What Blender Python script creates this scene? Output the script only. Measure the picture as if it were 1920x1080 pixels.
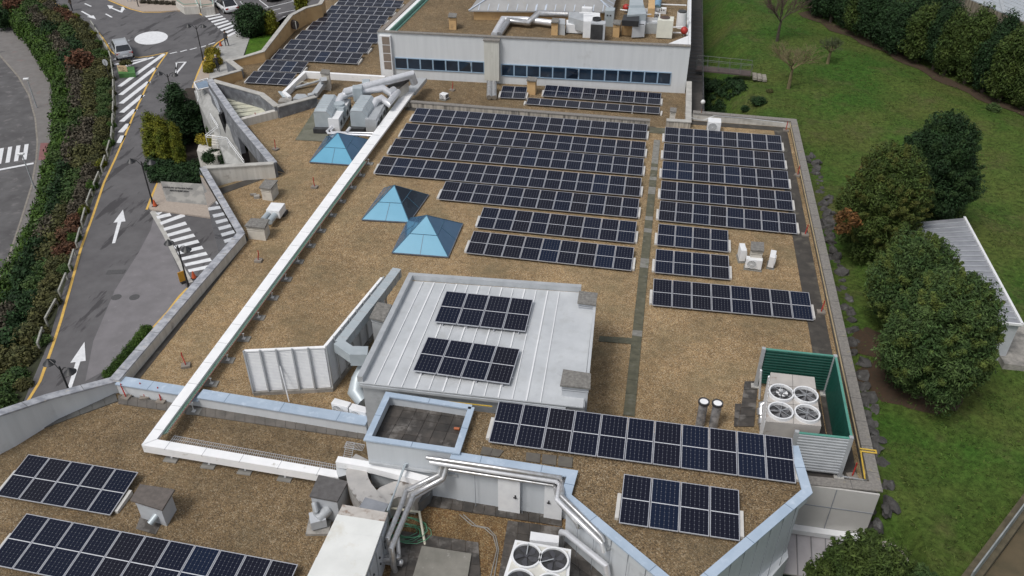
import bpy, bmesh, math, random
from mathutils import Vector, Matrix
random.seed(7)
for o in list(bpy.data.objects): bpy.data.objects.remove(o)
S=bpy.context.scene; COL=S.collection
# ---------------------------------------------------------------- camera
F=1566.06
CAM=Vector((0.36974,-51.69509,26.55741))
RR=((0.98383661,0.17906466,0.00117076),(-0.1045587,0.56914554,0.81556166),(0.14537194,-0.80250184,0.57866899))
cd=bpy.data.cameras.new('camera'); cam=bpy.data.objects.new('camera',cd); COL.objects.link(cam)
cd.sensor_width=36; cd.lens=F/1920*36; cd.clip_end=2000; cd.clip_start=.5
cam.matrix_world=Matrix(((RR[0][0],RR[1][0],RR[2][0],CAM[0]),(RR[0][1],RR[1][1],RR[2][1],CAM[1]),(RR[0][2],RR[1][2],RR[2][2],CAM[2]),(0,0,0,1)))
S.camera=cam
# ---------------------------------------------------------------- light: bright overcast sky
W=bpy.data.worlds.new('World'); S.world=W; W.use_nodes=True; wn=W.node_tree; wn.nodes.clear()
SUN_EL,SUN_AZ=math.radians(58),math.radians(215)
sk=wn.nodes.new('ShaderNodeTexSky'); sk.sky_type='NISHITA'; sk.sun_disc=False; sk.sun_elevation=SUN_EL; sk.sun_rotation=SUN_AZ; sk.air_density=1.2; sk.dust_density=3
hs=wn.nodes.new('ShaderNodeHueSaturation'); hs.inputs['Saturation'].default_value=.34
bg=wn.nodes.new('ShaderNodeBackground'); bg.inputs[1].default_value=.105
tc=wn.nodes.new('ShaderNodeTexCoord'); cn=wn.nodes.new('ShaderNodeTexNoise'); cn.inputs['Scale'].default_value=3.2; cn.inputs['Detail'].default_value=6
cr=wn.nodes.new('ShaderNodeMapRange'); cr.inputs[1].default_value=.3; cr.inputs[2].default_value=.7; cr.inputs[3].default_value=.62; cr.inputs[4].default_value=1.25
ml=wn.nodes.new('ShaderNodeVectorMath'); ml.operation='SCALE'
ou=wn.nodes.new('ShaderNodeOutputWorld')
L=wn.links.new
L(sk.outputs[0],hs.inputs['Color']); L(tc.outputs['Generated'],cn.inputs['Vector']); L(cn.outputs[0],cr.inputs[0]); L(hs.outputs[0],ml.inputs[0]); L(cr.outputs[0],ml.inputs['Scale']); L(ml.outputs[0],bg.inputs[0]); L(bg.outputs[0],ou.inputs[0])
sd=bpy.data.lights.new('sun','SUN'); sd.energy=1.45; sd.angle=math.radians(17); sd.color=(1,.965,.92)
so=bpy.data.objects.new('sun',sd); COL.objects.link(so)
dv=Vector((math.sin(SUN_AZ)*math.cos(SUN_EL),math.cos(SUN_AZ)*math.cos(SUN_EL),math.sin(SUN_EL)))
so.rotation_euler=dv.to_track_quat('Z','Y').to_euler(); so.location=(0,0,60)
S.view_settings.view_transform='Standard'; S.view_settings.look='None'; S.view_settings.exposure=0.30; S.view_settings.gamma=1
S.render.engine='CYCLES'
# ---------------------------------------------------------------- measuring helpers (pixel of the 1920x1080 photo + height -> place on the ground plan)
def ray(px,py):
    a=(px-960)/F; b=-(py-540)/F
    return Vector((RR[0][i]*a+RR[1][i]*b-RR[2][i] for i in range(3)))
def at(px,py,z):
    d=ray(px,py); t=(z-CAM.z)/d.z; return CAM+d*t
def pts(l,z): return [at(x,y,z) for x,y in l]
def aw(px,py,A,B):        # on the upright wall plane through A and B
    n=Vector((-(B.y-A.y),B.x-A.x,0)); d=ray(px,py); t=n.dot(A-CAM)/n.dot(d); return CAM+d*t
# ---------------------------------------------------------------- mesh builder
class MB:
    def __init__(s): s.v=[];s.f=[];s.mi=[];s.cur=0
    def add(s,vs,fs):
        o=len(s.v); s.v+=[Vector(v) for v in vs]; s.f+=[tuple(i+o for i in f) for f in fs]; s.mi+=[s.cur]*len(fs); return s
    def prism(s,p,z0,z1):
        n=len(p); z1s=z1 if isinstance(z1,(list,tuple)) else [z1]*n; z0s=z0 if isinstance(z0,(list,tuple)) else [z0]*n
        a=sum(p[i][0]*p[(i+1)%n][1]-p[(i+1)%n][0]*p[i][1] for i in range(n))
        idx=list(range(n)) if a>0 else list(range(n))[::-1]
        vs=[(p[i][0],p[i][1],z0s[i]) for i in idx]+[(p[i][0],p[i][1],z1s[i]) for i in idx]
        fs=[tuple(range(n-1,-1,-1)),tuple(range(n,2*n))]+[(i,(i+1)%n,n+(i+1)%n,n+i) for i in range(n)]
        return s.add(vs,fs)
    def box(s,c,sx,sy,sz,rot=0,z0=None):   # c centre of the base
        ca,sa=math.cos(rot),math.sin(rot); q=[]
        for dx,dy in ((-1,-1),(1,-1),(1,1),(-1,1)):
            x=dx*sx/2;y=dy*sy/2; q.append((c[0]+x*ca-y*sa,c[1]+x*sa+y*ca))
        return s.prism(q,c[2],c[2]+sz)
    def bar(s,a,b,w,h):                    # beam of width w (sideways) and height h (up), centred on a-b
        a=Vector(a);b=Vector(b);d=(b-a).normalized(); up=Vector((0,0,1))
        if abs(d.z)>.95: up=Vector((0,1,0))
        r=d.cross(up).normalized()*w/2; u=r.cross(d).normalized()*h/2
        return s.add([a-r-u,a+r-u,a+r+u,a-r+u,b-r-u,b+r-u,b+r+u,b-r+u],[(3,2,1,0),(4,5,6,7),(0,1,5,4),(1,2,6,5),(2,3,7,6),(3,0,4,7)])
    def tube(s,p,r,n=10,caps=True,rs=None):
        p=[Vector(q) for q in p]; k=len(p); o=len(s.v); vs=[];fs=[]; ref=None
        for i in range(k):
            if i==0: d=p[1]-p[0]
            elif i==k-1: d=p[-1]-p[-2]
            else: d=(p[i]-p[i-1]).normalized()+(p[i+1]-p[i]).normalized()
            d.normalize()
            if ref is None: ref=Vector((0,0,1)) if abs(d.z)<.9 else Vector((1,0,0))
            x=ref-d*ref.dot(d)
            if x.length<1e-4: x=d.orthogonal()
            x.normalize(); y=d.cross(x); ref=x
            m=1
            if 0<i<k-1:
                c=(p[i]-p[i-1]).normalized().dot((p[i+1]-p[i]).normalized()); m=1/math.sqrt(max(.35,(1+c)/2))
            rr=rs[i] if rs else r
            bis=None
            for j in range(n):
                a=2*math.pi*j/n; w=(x*math.cos(a)+y*math.sin(a))*rr
                if 0<i<k-1:
                    nn=((p[i+1]-p[i]).normalized()-(p[i]-p[i-1]).normalized())
                    if nn.length>1e-3: nn.normalize(); w=w+nn*(w.dot(nn))*(m-1)
                vs.append(p[i]+w)
        for i in range(k-1):
            for j in range(n): fs.append((i*n+j,i*n+(j+1)%n,(i+1)*n+(j+1)%n,(i+1)*n+j))
        if caps: fs.append(tuple(range(n-1,-1,-1))); fs.append(tuple((k-1)*n+j for j in range(n)))
        return s.add(vs,fs)
    def cyl(s,c,r,h,n=16,r2=None):
        r2=r if r2 is None else r2
        return s.tube([c,(c[0],c[1],c[2]+h)],r,n,True,[r,r2])
    def ring(s,c,r1,r2,h,n=24):            # upright open ring (wall thickness r2-r1)
        vs=[];fs=[]
        for r,z in ((r1,0),(r2,0),(r2,h),(r1,h)):
            for j in range(n):
                a=2*math.pi*j/n; vs.append((c[0]+r*math.cos(a),c[1]+r*math.sin(a),c[2]+z))
        for k in range(4):
            for j in range(n): fs.append((k*n+j,k*n+(j+1)%n,((k+1)%4)*n+(j+1)%n,((k+1)%4)*n+j))
        return s.add(vs,fs)
    def quad(s,*q): return s.add(q,[tuple(range(len(q)))])
    def ball(s,c,r,n=10,sz=1):
        vs=[];fs=[];m=n//2+1
        for i in range(m+1):
            t=math.pi*i/m
            for j in range(n): a=2*math.pi*j/n; vs.append((c[0]+r*math.sin(t)*math.cos(a),c[1]+r*math.sin(t)*math.sin(a),c[2]+r*sz*math.cos(t)))
        for i in range(m):
            for j in range(n): fs.append((i*n+j,(i+1)*n+j,(i+1)*n+(j+1)%n,i*n+(j+1)%n))
        return s.add(vs,fs)
    def wall(s,line,t,z0,zt):              # upright wall along a plan line, mitred, per-point top height
        n=len(line); P=[Vector((p[0],p[1],0)) for p in line]; zs=zt if isinstance(zt,(list,tuple)) else [zt]*n; z0s=z0 if isinstance(z0,(list,tuple)) else [z0]*n
        Lp=[];Rp=[]
        for i in range(n):
            d1=(P[i]-P[i-1]).normalized() if i else (P[1]-P[0]).normalized()
            d2=(P[i+1]-P[i]).normalized() if i<n-1 else d1
            n1=Vector((-d1.y,d1.x,0)); n2=Vector((-d2.y,d2.x,0)); b=n1+n2
            if b.length<.3: b=n1
            b.normalize(); m=b*(t/2/max(.35,b.dot(n1)))
            Lp.append(P[i]+m);Rp.append(P[i]-m)
        vs=[]
        for i in range(n): vs+=[(Lp[i].x,Lp[i].y,z0s[i]),(Rp[i].x,Rp[i].y,z0s[i]),(Rp[i].x,Rp[i].y,zs[i]),(Lp[i].x,Lp[i].y,zs[i])]
        fs=[(0,1,2,3),(4*n-1,4*n-2,4*n-3,4*n-4)]
        for i in range(n-1):
            a=4*i;b=4*i+4
            for k in range(4): fs.append((a+k,b+k,b+(k+1)%4,a+(k+1)%4))
        return s.add(vs,fs)
    def build(s,name,mat,parent=None,loc=None,smooth=False,bevel=0):
        off=Vector(parent['_w']) if parent is not None and '_w' in parent else (Vector(loc) if loc is not None else Vector((0,0,0)))
        me=bpy.data.meshes.new(name); me.from_pydata([v-off for v in s.v],[],s.f)
        for m in (mat if isinstance(mat,(list,tuple)) else [mat]): me.materials.append(m)
        me.polygons.foreach_set('material_index',s.mi)
        if smooth:
            me.polygons.foreach_set('use_smooth',[True]*len(me.polygons))
            try: me.set_sharp_from_angle(angle=math.radians(38))
            except Exception: pass
        me.update(); o=bpy.data.objects.new(name,me); COL.objects.link(o)
        if parent is not None:
            o.parent=parent; o['_w']=tuple(off)
        else: o.location=off; o['_w']=tuple(off)
        if bevel:
            b=o.modifiers.new('bevel','BEVEL'); b.width=bevel; b.segments=2; b.limit_method='ANGLE'
        return o
def thing(name,label,cat,loc=(0,0,0),group=None,kind=None):
    o=bpy.data.objects.new(name,None); COL.objects.link(o); o.location=loc; o['_w']=tuple(loc); tag(o,label,cat,group,kind); return o
def tag(o,label=None,cat=None,group=None,kind=None):
    if label: o['label']=label
    if cat: o['category']=cat
    if group: o['group']=group
    if kind: o['kind']=kind
    return o
def dup(root,loc,label=None,rz=None,scale=None,group=None):
    r=root.copy(); COL.objects.link(r); r.location=loc
    if rz is not None: r.rotation_euler=(0,0,rz)
    if scale is not None: r.scale=(scale,)*3 if isinstance(scale,(int,float)) else scale
    if label: r['label']=label
    if group: r['group']=group
    for ch in root.children:
        c=ch.copy(); COL.objects.link(c); c.parent=r
        for g in ch.children:
            d=g.copy(); COL.objects.link(d); d.parent=c
    return r
# ---------------------------------------------------------------- materials
MATS={}
def mat(name,c1,c2=None,map3=None,rough=.7,metal=0,scale=2.5,detail=5,contrast=(.35,.65),bump=0,bscale=40,streak=False,spec=.5,c3=None,s3=.5,t3=(.55,.7),island=None,trans=0):
    if name in MATS: return MATS[name]
    m=bpy.data.materials.new(name); m.use_nodes=True; nt=m.node_tree; N=nt.nodes; Lk=nt.links.new; b=N['Principled BSDF']
    g=N.new('ShaderNodeNewGeometry'); pos=g.outputs['Position']
    if streak:
        mp=N.new('ShaderNodeMapping'); mp.inputs['Scale'].default_value=(3.2,3.2,.22); Lk(pos,mp.inputs[0]); src=mp.outputs[0]
    else: src=pos
    c2=c2 or tuple(x*.82 for x in c1)
    n=N.new('ShaderNodeTexNoise'); n.inputs['Scale'].default_value=scale; n.inputs['Detail'].default_value=detail; n.inputs['Roughness'].default_value=.6; Lk(src,n.inputs['Vector'])
    r=N.new('ShaderNodeMapRange'); r.inputs[1].default_value=contrast[0]; r.inputs[2].default_value=contrast[1]; Lk(n.outputs[0],r.inputs[0])
    mx=N.new('ShaderNodeMix'); mx.data_type='RGBA'; Lk(r.outputs[0],mx.inputs[0]); mx.inputs[6].default_value=(*c1,1); mx.inputs[7].default_value=(*c2,1); out=mx.outputs[2]
    if c3:
        n3=N.new('ShaderNodeTexNoise'); n3.inputs['Scale'].default_value=s3; n3.inputs['Detail'].default_value=7; n3.inputs['Roughness'].default_value=.62; Lk(pos,n3.inputs['Vector'])
        if map3:
            q3=N.new('ShaderNodeMapping'); q3.inputs['Scale'].default_value=map3; q3.inputs['Rotation'].default_value=(0,0,-.35); Lk(pos,q3.inputs[0]); Lk(q3.outputs[0],n3.inputs['Vector'])
        r3=N.new('ShaderNodeMapRange'); r3.inputs[1].default_value=t3[0]; r3.inputs[2].default_value=t3[1]; Lk(n3.outputs[0],r3.inputs[0])
        m3=N.new('ShaderNodeMix'); m3.data_type='RGBA'; Lk(r3.outputs[0],m3.inputs[0]); Lk(out,m3.inputs[6]); m3.inputs[7].default_value=(*c3,1); out=m3.outputs[2]
    if island:
        ri=N.new('ShaderNodeMapRange'); Lk(g.outputs['Random Per Island'],ri.inputs[0]); ri.inputs[3].default_value=1-island; ri.inputs[4].default_value=1+island
        sc=N.new('ShaderNodeVectorMath'); sc.operation='SCALE'; Lk(out,sc.inputs[0]); Lk(ri.outputs[0],sc.inputs['Scale']); out=sc.outputs[0]
    Lk(out,b.inputs['Base Color']); b.inputs['Roughness'].default_value=rough; b.inputs['Metallic'].default_value=metal; b.inputs['Specular IOR Level'].default_value=spec
    if bump:
        nb=N.new('ShaderNodeTexNoise'); nb.inputs['Scale'].default_value=bscale; nb.inputs['Detail'].default_value=4; Lk(pos,nb.inputs['Vector'])
        bp=N.new('ShaderNodeBump'); bp.inputs['Strength'].default_value=bump; bp.inputs['Distance'].default_value=.03; Lk(nb.outputs[0],bp.inputs['Height']); Lk(bp.outputs[0],b.inputs['Normal'])
    MATS[name]=m; return m
def gravel(name,cols,stain,dark=(.07,.06,.045),dirt=.5):
    m=bpy.data.materials.new(name); m.use_nodes=True; nt=m.node_tree; N=nt.nodes; Lk=nt.links.new; b=N['Principled BSDF']
    g=N.new('ShaderNodeNewGeometry'); pos=g.outputs['Position']
    v=N.new('ShaderNodeTexVoronoi'); v.inputs['Scale'].default_value=21; v.inputs['Randomness'].default_value=1; Lk(pos,v.inputs['Vector'])
    sp=N.new('ShaderNodeSeparateColor'); Lk(v.outputs['Color'],sp.inputs[0])
    cr=N.new('ShaderNodeValToRGB'); cr.color_ramp.interpolation='CONSTANT'; e=cr.color_ramp.elements; e[0].position=0; e[0].color=(*cols[0],1); e[1].position=1/len(cols); e[1].color=(*cols[1],1)
    for i,c in enumerate(cols[2:]): q=e.new((i+2)/len(cols)); q.color=(*c,1)
    Lk(sp.outputs[0],cr.inputs[0])
    v2=N.new('ShaderNodeTexNoise'); v2.inputs['Scale'].default_value=30; v2.inputs['Detail'].default_value=2; Lk(pos,v2.inputs['Vector'])
    mr=N.new('ShaderNodeMapRange'); mr.inputs[1].default_value=.3; mr.inputs[2].default_value=.7; mr.inputs[3].default_value=.62; mr.inputs[4].default_value=1.32; Lk(v2.outputs[0],mr.inputs[0])
    sc=N.new('ShaderNodeVectorMath'); sc.operation='SCALE'; Lk(cr.outputs[0],sc.inputs[0]); Lk(mr.outputs[0],sc.inputs['Scale'])
    n=N.new('ShaderNodeTexNoise'); n.inputs['Scale'].default_value=.42; n.inputs['Detail'].default_value=8; n.inputs['Roughness'].default_value=.65; Lk(pos,n.inputs['Vector'])
    r=N.new('ShaderNodeMapRange'); r.inputs[1].default_value=.45; r.inputs[2].default_value=.72; r.inputs[4].default_value=dirt; Lk(n.outputs[0],r.inputs[0])
    mx=N.new('ShaderNodeMix'); mx.data_type='RGBA'; Lk(r.outputs[0],mx.inputs[0]); Lk(sc.outputs[0],mx.inputs[6]); mx.inputs[7].default_value=(*stain,1)
    n2=N.new('ShaderNodeTexNoise'); n2.inputs['Scale'].default_value=2.2; n2.inputs['Detail'].default_value=4; Lk(pos,n2.inputs['Vector'])
    r2=N.new('ShaderNodeMapRange'); r2.inputs[1].default_value=.35; r2.inputs[2].default_value=.7; r2.inputs[3].default_value=1.1; r2.inputs[4].default_value=.82; Lk(n2.outputs[0],r2.inputs[0])
    s2=N.new('ShaderNodeVectorMath'); s2.operation='SCALE'; Lk(mx.outputs[2],s2.inputs[0]); Lk(r2.outputs[0],s2.inputs['Scale'])
    n4=N.new('ShaderNodeTexNoise'); n4.inputs['Scale'].default_value=.16; n4.inputs['Detail'].default_value=10; n4.inputs['Roughness'].default_value=.7; Lk(pos,n4.inputs['Vector'])
    r4=N.new('ShaderNodeMapRange'); r4.inputs[1].default_value=.36; r4.inputs[2].default_value=.62; r4.inputs[3].default_value=1.13; r4.inputs[4].default_value=.80; Lk(n4.outputs[0],r4.inputs[0])
    s4=N.new('ShaderNodeVectorMath'); s4.operation='SCALE'; Lk(s2.outputs[0],s4.inputs[0]); Lk(r4.outputs[0],s4.inputs['Scale'])
    Lk(s4.outputs[0],b.inputs['Base Color']); b.inputs['Roughness'].default_value=.85; b.inputs['Specular IOR Level'].default_value=.25
    bp=N.new('ShaderNodeBump'); bp.inputs['Strength'].default_value=.7; bp.inputs['Distance'].default_value=.05; Lk(v.outputs['Distance'],bp.inputs['Height']); bp.invert=True; Lk(bp.outputs[0],b.inputs['Normal'])
    MATS[name]=m; return m
G_MAIN=gravel('tan_gravel',[(.32,.222,.118),(.38,.268,.145),(.255,.175,.096),(.45,.35,.225),(.34,.232,.123),(.20,.137,.078),(.36,.25,.135)],(.21,.172,.10),dirt=.75)
G_DARK=gravel('brown_gravel',[(.21,.145,.08),(.26,.185,.105),(.15,.107,.062),(.33,.26,.17),(.22,.15,.078),(.12,.085,.05),(.235,.165,.09)],(.125,.10,.062),dirt=.6)
WHITE=mat('white_sheet_metal',(.88,.88,.89),(.80,.81,.82),rough=.42,scale=1.4,c3=(.48,.46,.42),s3=3,t3=(.62,.8))
WPAINT=mat('white_paint',(.78,.79,.80),(.70,.71,.73),rough=.5)
WALLW=mat('white_wall_panel',(.62,.645,.67),(.57,.595,.62),rough=.6,streak=True,scale=.8,c3=(.42,.43,.43),s3=.6,t3=(.6,.85))
WALLG=mat('grey_white_wall_panel',(.54,.57,.60),(.50,.53,.56),rough=.5,streak=True,scale=1.0,c3=(.33,.35,.36),s3=.9,t3=(.62,.85))
BLUEC=mat('pale_blue_coping',(.41,.495,.60),(.34,.425,.53),rough=.4,scale=1.2,c3=(.48,.56,.66),s3=3)
CONC=mat('weathered_concrete',(.36,.34,.31),(.22,.21,.195),rough=.9,scale=2.2,streak=False,c3=(.10,.10,.095),s3=1.3,t3=(.52,.75),bump=.3,bscale=25)
CONCL=mat('light_concrete',(.46,.45,.42),(.36,.35,.33),rough=.85,scale=1.6,c3=(.25,.24,.22),s3=1.1,t3=(.55,.8))
STAIN=mat('streaked_parapet',(.50,.46,.40),(.13,.12,.11),rough=.9,streak=True,scale=1.5,contrast=(.42,.62))
COPE=mat('lichen_coping',(.25,.235,.215),(.17,.16,.15),rough=.9,scale=9,c3=(.33,.28,.17),s3=2.5,t3=(.6,.75),bump=.3)
MARB=mat('marble_coping',(.42,.43,.46),(.25,.26,.29),rough=.5,scale=2.6,contrast=(.4,.6),c3=(.52,.47,.40),s3=4,t3=(.6,.72))
MARBD=mat('grey_marble_cladding',(.20,.21,.23),(.12,.125,.14),rough=.6,scale=1.6,contrast=(.4,.6),c3=(.33,.34,.36),s3=2.2,t3=(.58,.7))
RENDERW=mat('stained_white_render',(.60,.58,.54),(.48,.46,.42),rough=.8,streak=True,scale=1.1,c3=(.22,.20,.18),s3=1.5,t3=(.60,.78))
ORNG=mat('ochre_render',(.56,.38,.19),(.48,.31,.15),rough=.9,scale=1.5,c3=(.25,.17,.10),s3=1.6,t3=(.58,.8))
DARKT=mat('wet_dark_slab',(.070,.060,.052),(.038,.034,.030),rough=.5,scale=2.5,c3=(.13,.12,.11),s3=1.3,t3=(.53,.62),spec=.6,island=.3)  # dark tone is the wet slab; lighter blotches paint in its glints
GREYT=mat('grey_slab',(.24,.235,.215),(.17,.165,.15),rough=.85,scale=5,c3=(.12,.13,.09),s3=2)
MOSS=mat('mossy_slab',(.115,.11,.075),(.075,.075,.052),rough=.9,scale=3,c3=(.15,.15,.12),s3=2)
FLASH=mat('dark_bitumen_and_recess_shade',(.065,.058,.05),(.042,.038,.034),rough=.8,scale=2,c3=(.12,.11,.09),s3=1.2)
GALV=mat('galvanised_metal',(.49,.51,.53),(.41,.43,.45),rough=.42,metal=.25,scale=1.8,c3=(.30,.32,.34),s3=2.5,t3=(.6,.8))
GALVB=mat('blue_grey_duct_metal',(.46,.51,.54),(.39,.44,.47),rough=.42,metal=.2,scale=1.6)
ZINC=mat('zinc_roof_sheet',(.58,.60,.62),(.49,.51,.53),rough=.42,metal=.15,scale=.9,c3=(.42,.43,.43),s3=1.3,t3=(.52,.85))
DULL=mat('dirty_duct_metal',(.50,.48,.46),(.38,.37,.36),rough=.45,metal=.25,scale=1.4,c3=(.13,.11,.095),s3=1.6,t3=(.57,.66))
CHROME=mat('polished_steel',(.55,.56,.58),(.42,.43,.45),rough=.25,metal=.7,scale=3)
PIPE=mat('clad_pipe_metal',(.58,.59,.61),(.44,.43,.42),rough=.3,metal=.75,scale=6)
PIPEW=mat('bright_duct_metal',(.74,.75,.78),(.62,.63,.66),rough=.3,metal=.35,scale=3)
SLABCAP=mat('lichen_slab_cap',(.23,.22,.205),(.14,.135,.125),rough=.95,scale=7,c3=(.36,.35,.32),s3=12,t3=(.6,.7),bump=.5)
VENTW=mat('cream_vent_masonry',(.60,.57,.51),(.50,.47,.42),rough=.85,scale=2,c3=(.36,.33,.28),s3=2,t3=(.6,.8))
VENTG=mat('grey_vent_cladding',(.48,.50,.53),(.42,.44,.47),rough=.5,scale=2)
BLACK=mat('black_metal',(.018,.019,.022),(.028,.028,.03),rough=.45)
DARK=mat('dark_grille',(.03,.03,.033),(.05,.05,.052),rough=.5)
FAN=mat('fan_blade_grey',(.07,.07,.08),(.05,.05,.055),rough=.45)
GREEN=mat('green_cladding',(.006,.065,.048),(.005,.052,.038),rough=.45,scale=2,streak=True)
GREENL=mat('green_edge',(.10,.30,.24),(.08,.25,.2),rough=.4)
RED=mat('red_paint',(.42,.03,.025),(.33,.03,.02),rough=.5)
YEL=mat('yellow_paint',(.62,.42,.06),(.52,.35,.05),rough=.6)
CREAM=mat('cream_paint',(.62,.60,.48),(.52,.50,.40),rough=.6)
WOOD=mat('old_wood',(.30,.28,.24),(.18,.16,.135),rough=.9,scale=4)
ASPH=mat('asphalt',(.120,.116,.120),(.092,.088,.092),rough=.75,scale=.8,c3=(.050,.047,.050),s3=.8,t3=(.565,.60),map3=(1.1,.22,1),bump=.2,bscale=60)
ASPHO=mat('old_asphalt',(.115,.112,.115),(.075,.072,.074),rough=.85,scale=.6,c3=(.17,.16,.16),s3=1,t3=(.55,.7))
ASPHL=mat('worn_light_asphalt',(.19,.18,.19),(.155,.148,.155),rough=.85,scale=1.1,c3=(.24,.23,.235),s3=3,t3=(.6,.8))
RWHITE=mat('road_marking_white',(.74,.75,.77),(.62,.63,.65),rough=.7,scale=4,c3=(.42,.42,.43),s3=7,t3=(.66,.74))
RYEL=mat('road_marking_yellow',(.66,.43,.10),(.55,.34,.08),rough=.7,scale=4)
PAVE=mat('pink_pavement',(.40,.34,.29),(.33,.28,.24),rough=.85,scale=6)
PAVEL=mat('pale_pavement',(.38,.38,.37),(.30,.30,.29),rough=.85,scale=2)
SIDE=mat('grey_brick_pavement',(.19,.18,.175),(.155,.145,.14),rough=.9,scale=1.5,c3=(.20,.12,.11),s3=.8,t3=(.62,.74))
SOIL=mat('dark_soil',(.045,.034,.026),(.03,.023,.018),rough=.95)
def grassmat(name,a,b_,c,scale=.12):
    m=mat(name,a,b_,rough=.95,scale=scale,contrast=(.38,.62),c3=c,s3=.45,t3=(.53,.78),bump=.9,bscale=14,spec=.15)
    nt=m.node_tree; N=nt.nodes; bs=N['Principled BSDF']; src=bs.inputs['Base Color'].links[0].from_socket
    g=[n for n in N if n.type=='NEW_GEOMETRY'][0]
    n=N.new('ShaderNodeTexNoise'); n.inputs['Scale'].default_value=9; n.inputs['Detail'].default_value=6; n.inputs['Roughness'].default_value=.75; nt.links.new(g.outputs['Position'],n.inputs['Vector'])
    n.inputs['Scale'].default_value=3.2; n.inputs['Detail'].default_value=9; n.inputs['Roughness'].default_value=.8; r=N.new('ShaderNodeMapRange'); r.inputs[1].default_value=.33; r.inputs[2].default_value=.67; r.inputs[3].default_value=.38; r.inputs[4].default_value=1.75; nt.links.new(n.outputs[0],r.inputs[0])
    s=N.new('ShaderNodeVectorMath'); s.operation='SCALE'; nt.links.new(src,s.inputs[0]); nt.links.new(r.outputs[0],s.inputs['Scale']); nt.links.new(s.outputs[0],bs.inputs['Base Color'])
    return m
GRASS=grassmat('lawn_grass',(.036,.083,.013),(.068,.088,.021),(.075,.072,.030),.14)
MULCH=mat('red_brown_mulch',(.060,.034,.020),(.042,.030,.017),rough=.95,scale=5)
def leafm(name,a,b_,isl=.55,sc=.9): return mat(name,a,b_,rough=.75,scale=sc,contrast=(.35,.65),island=isl,spec=.25)
LF_DARK=leafm('dark_cypress_leaves',(.012,.030,.010),(.020,.048,.014))
LF_MID=leafm('conifer_leaves',(.028,.060,.016),(.062,.098,.028))
LF_YG=leafm('gold_cypress_leaves',(.15,.15,.012),(.07,.10,.012))
LF_HEDGE=leafm('bright_hedge_leaves',(.055,.105,.014),(.030,.062,.012))
LF_OLIVE=leafm('olive_shrub_leaves',(.085,.082,.028),(.052,.058,.022))
LF_RED=leafm('russet_shrub_leaves',(.12,.050,.028),(.075,.045,.025))
LF_BROWN=leafm('grey_brown_twigs',(.085,.072,.052),(.055,.050,.034))
LF_YEL=leafm('yellow_shrub_leaves',(.30,.23,.02),(.15,.15,.02))
LF_PURP=leafm('purple_shrub_leaves',(.055,.022,.026),(.035,.018,.02))
BARK=mat('bark',(.10,.08,.062),(.06,.05,.04),rough=.95,scale=8)
TWIG=mat('pale_twigs',(.20,.165,.085),(.13,.11,.06),rough=.9)
TWIGR=mat('reddish_twigs',(.10,.055,.05),(.07,.045,.04),rough=.9)
ROCK=mat('grey_rock',(.095,.092,.09),(.05,.047,.045),rough=.95,scale=3,c3=(.17,.17,.165),s3=2,t3=(.6,.72),bump=.6,bscale=8)
def glass(name,c,rough=.06,metal=.0,c2=None,spec=.8):
    return mat(name,c,c2 or c,rough=rough,metal=metal,scale=.7,spec=spec)
WINGL=glass('window_glass',(.012,.022,.04),.04,0,(.02,.04,.07))
SKYBL=mat('blue_glass_bright_reflection',(.12,.34,.49),(.105,.31,.45),rough=.3,metal=.0,scale=.8,spec=.22)  # front faces: brighter reflection put into a paler glass colour
SKYSD=mat('blue_glass_dim_reflection',(.075,.15,.25),(.06,.125,.215),rough=.12,metal=.15,scale=.8,spec=.4)  # same glass, dimmer reflection of the other faces put into the colour
SKYDK=mat('glass_dark_reflection_tint',(.035,.05,.07),(.02,.03,.045),rough=.05,metal=.5,scale=.5,contrast=(.47,.53))  # dark, patchy reflection on one pyramid put into the glass colour
MIRR=glass('mirror_glass',(.55,.58,.62),.03,.9)
CARGL=glass('car_glass',(.012,.014,.018),.05)
CARW=mat('white_car_paint',(.72,.73,.75),(.70,.71,.73),rough=.25)
CARS=mat('silver_car_paint',(.50,.52,.55),(.46,.48,.51),rough=.28,metal=.35)
CARD=mat('dark_car_paint',(.05,.055,.06),(.04,.045,.05),rough=.25)
TYRE=mat('tyre_rubber',(.02,.02,.02),(.025,.025,.025),rough=.9)
TAIL=mat('tail_light_red',(.35,.02,.02),(.3,.02,.02),rough=.3)
FRAMEM=mat('panel_frame',(.52,.53,.57),(.46,.47,.51),rough=.35,metal=.4,scale=3)
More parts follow.
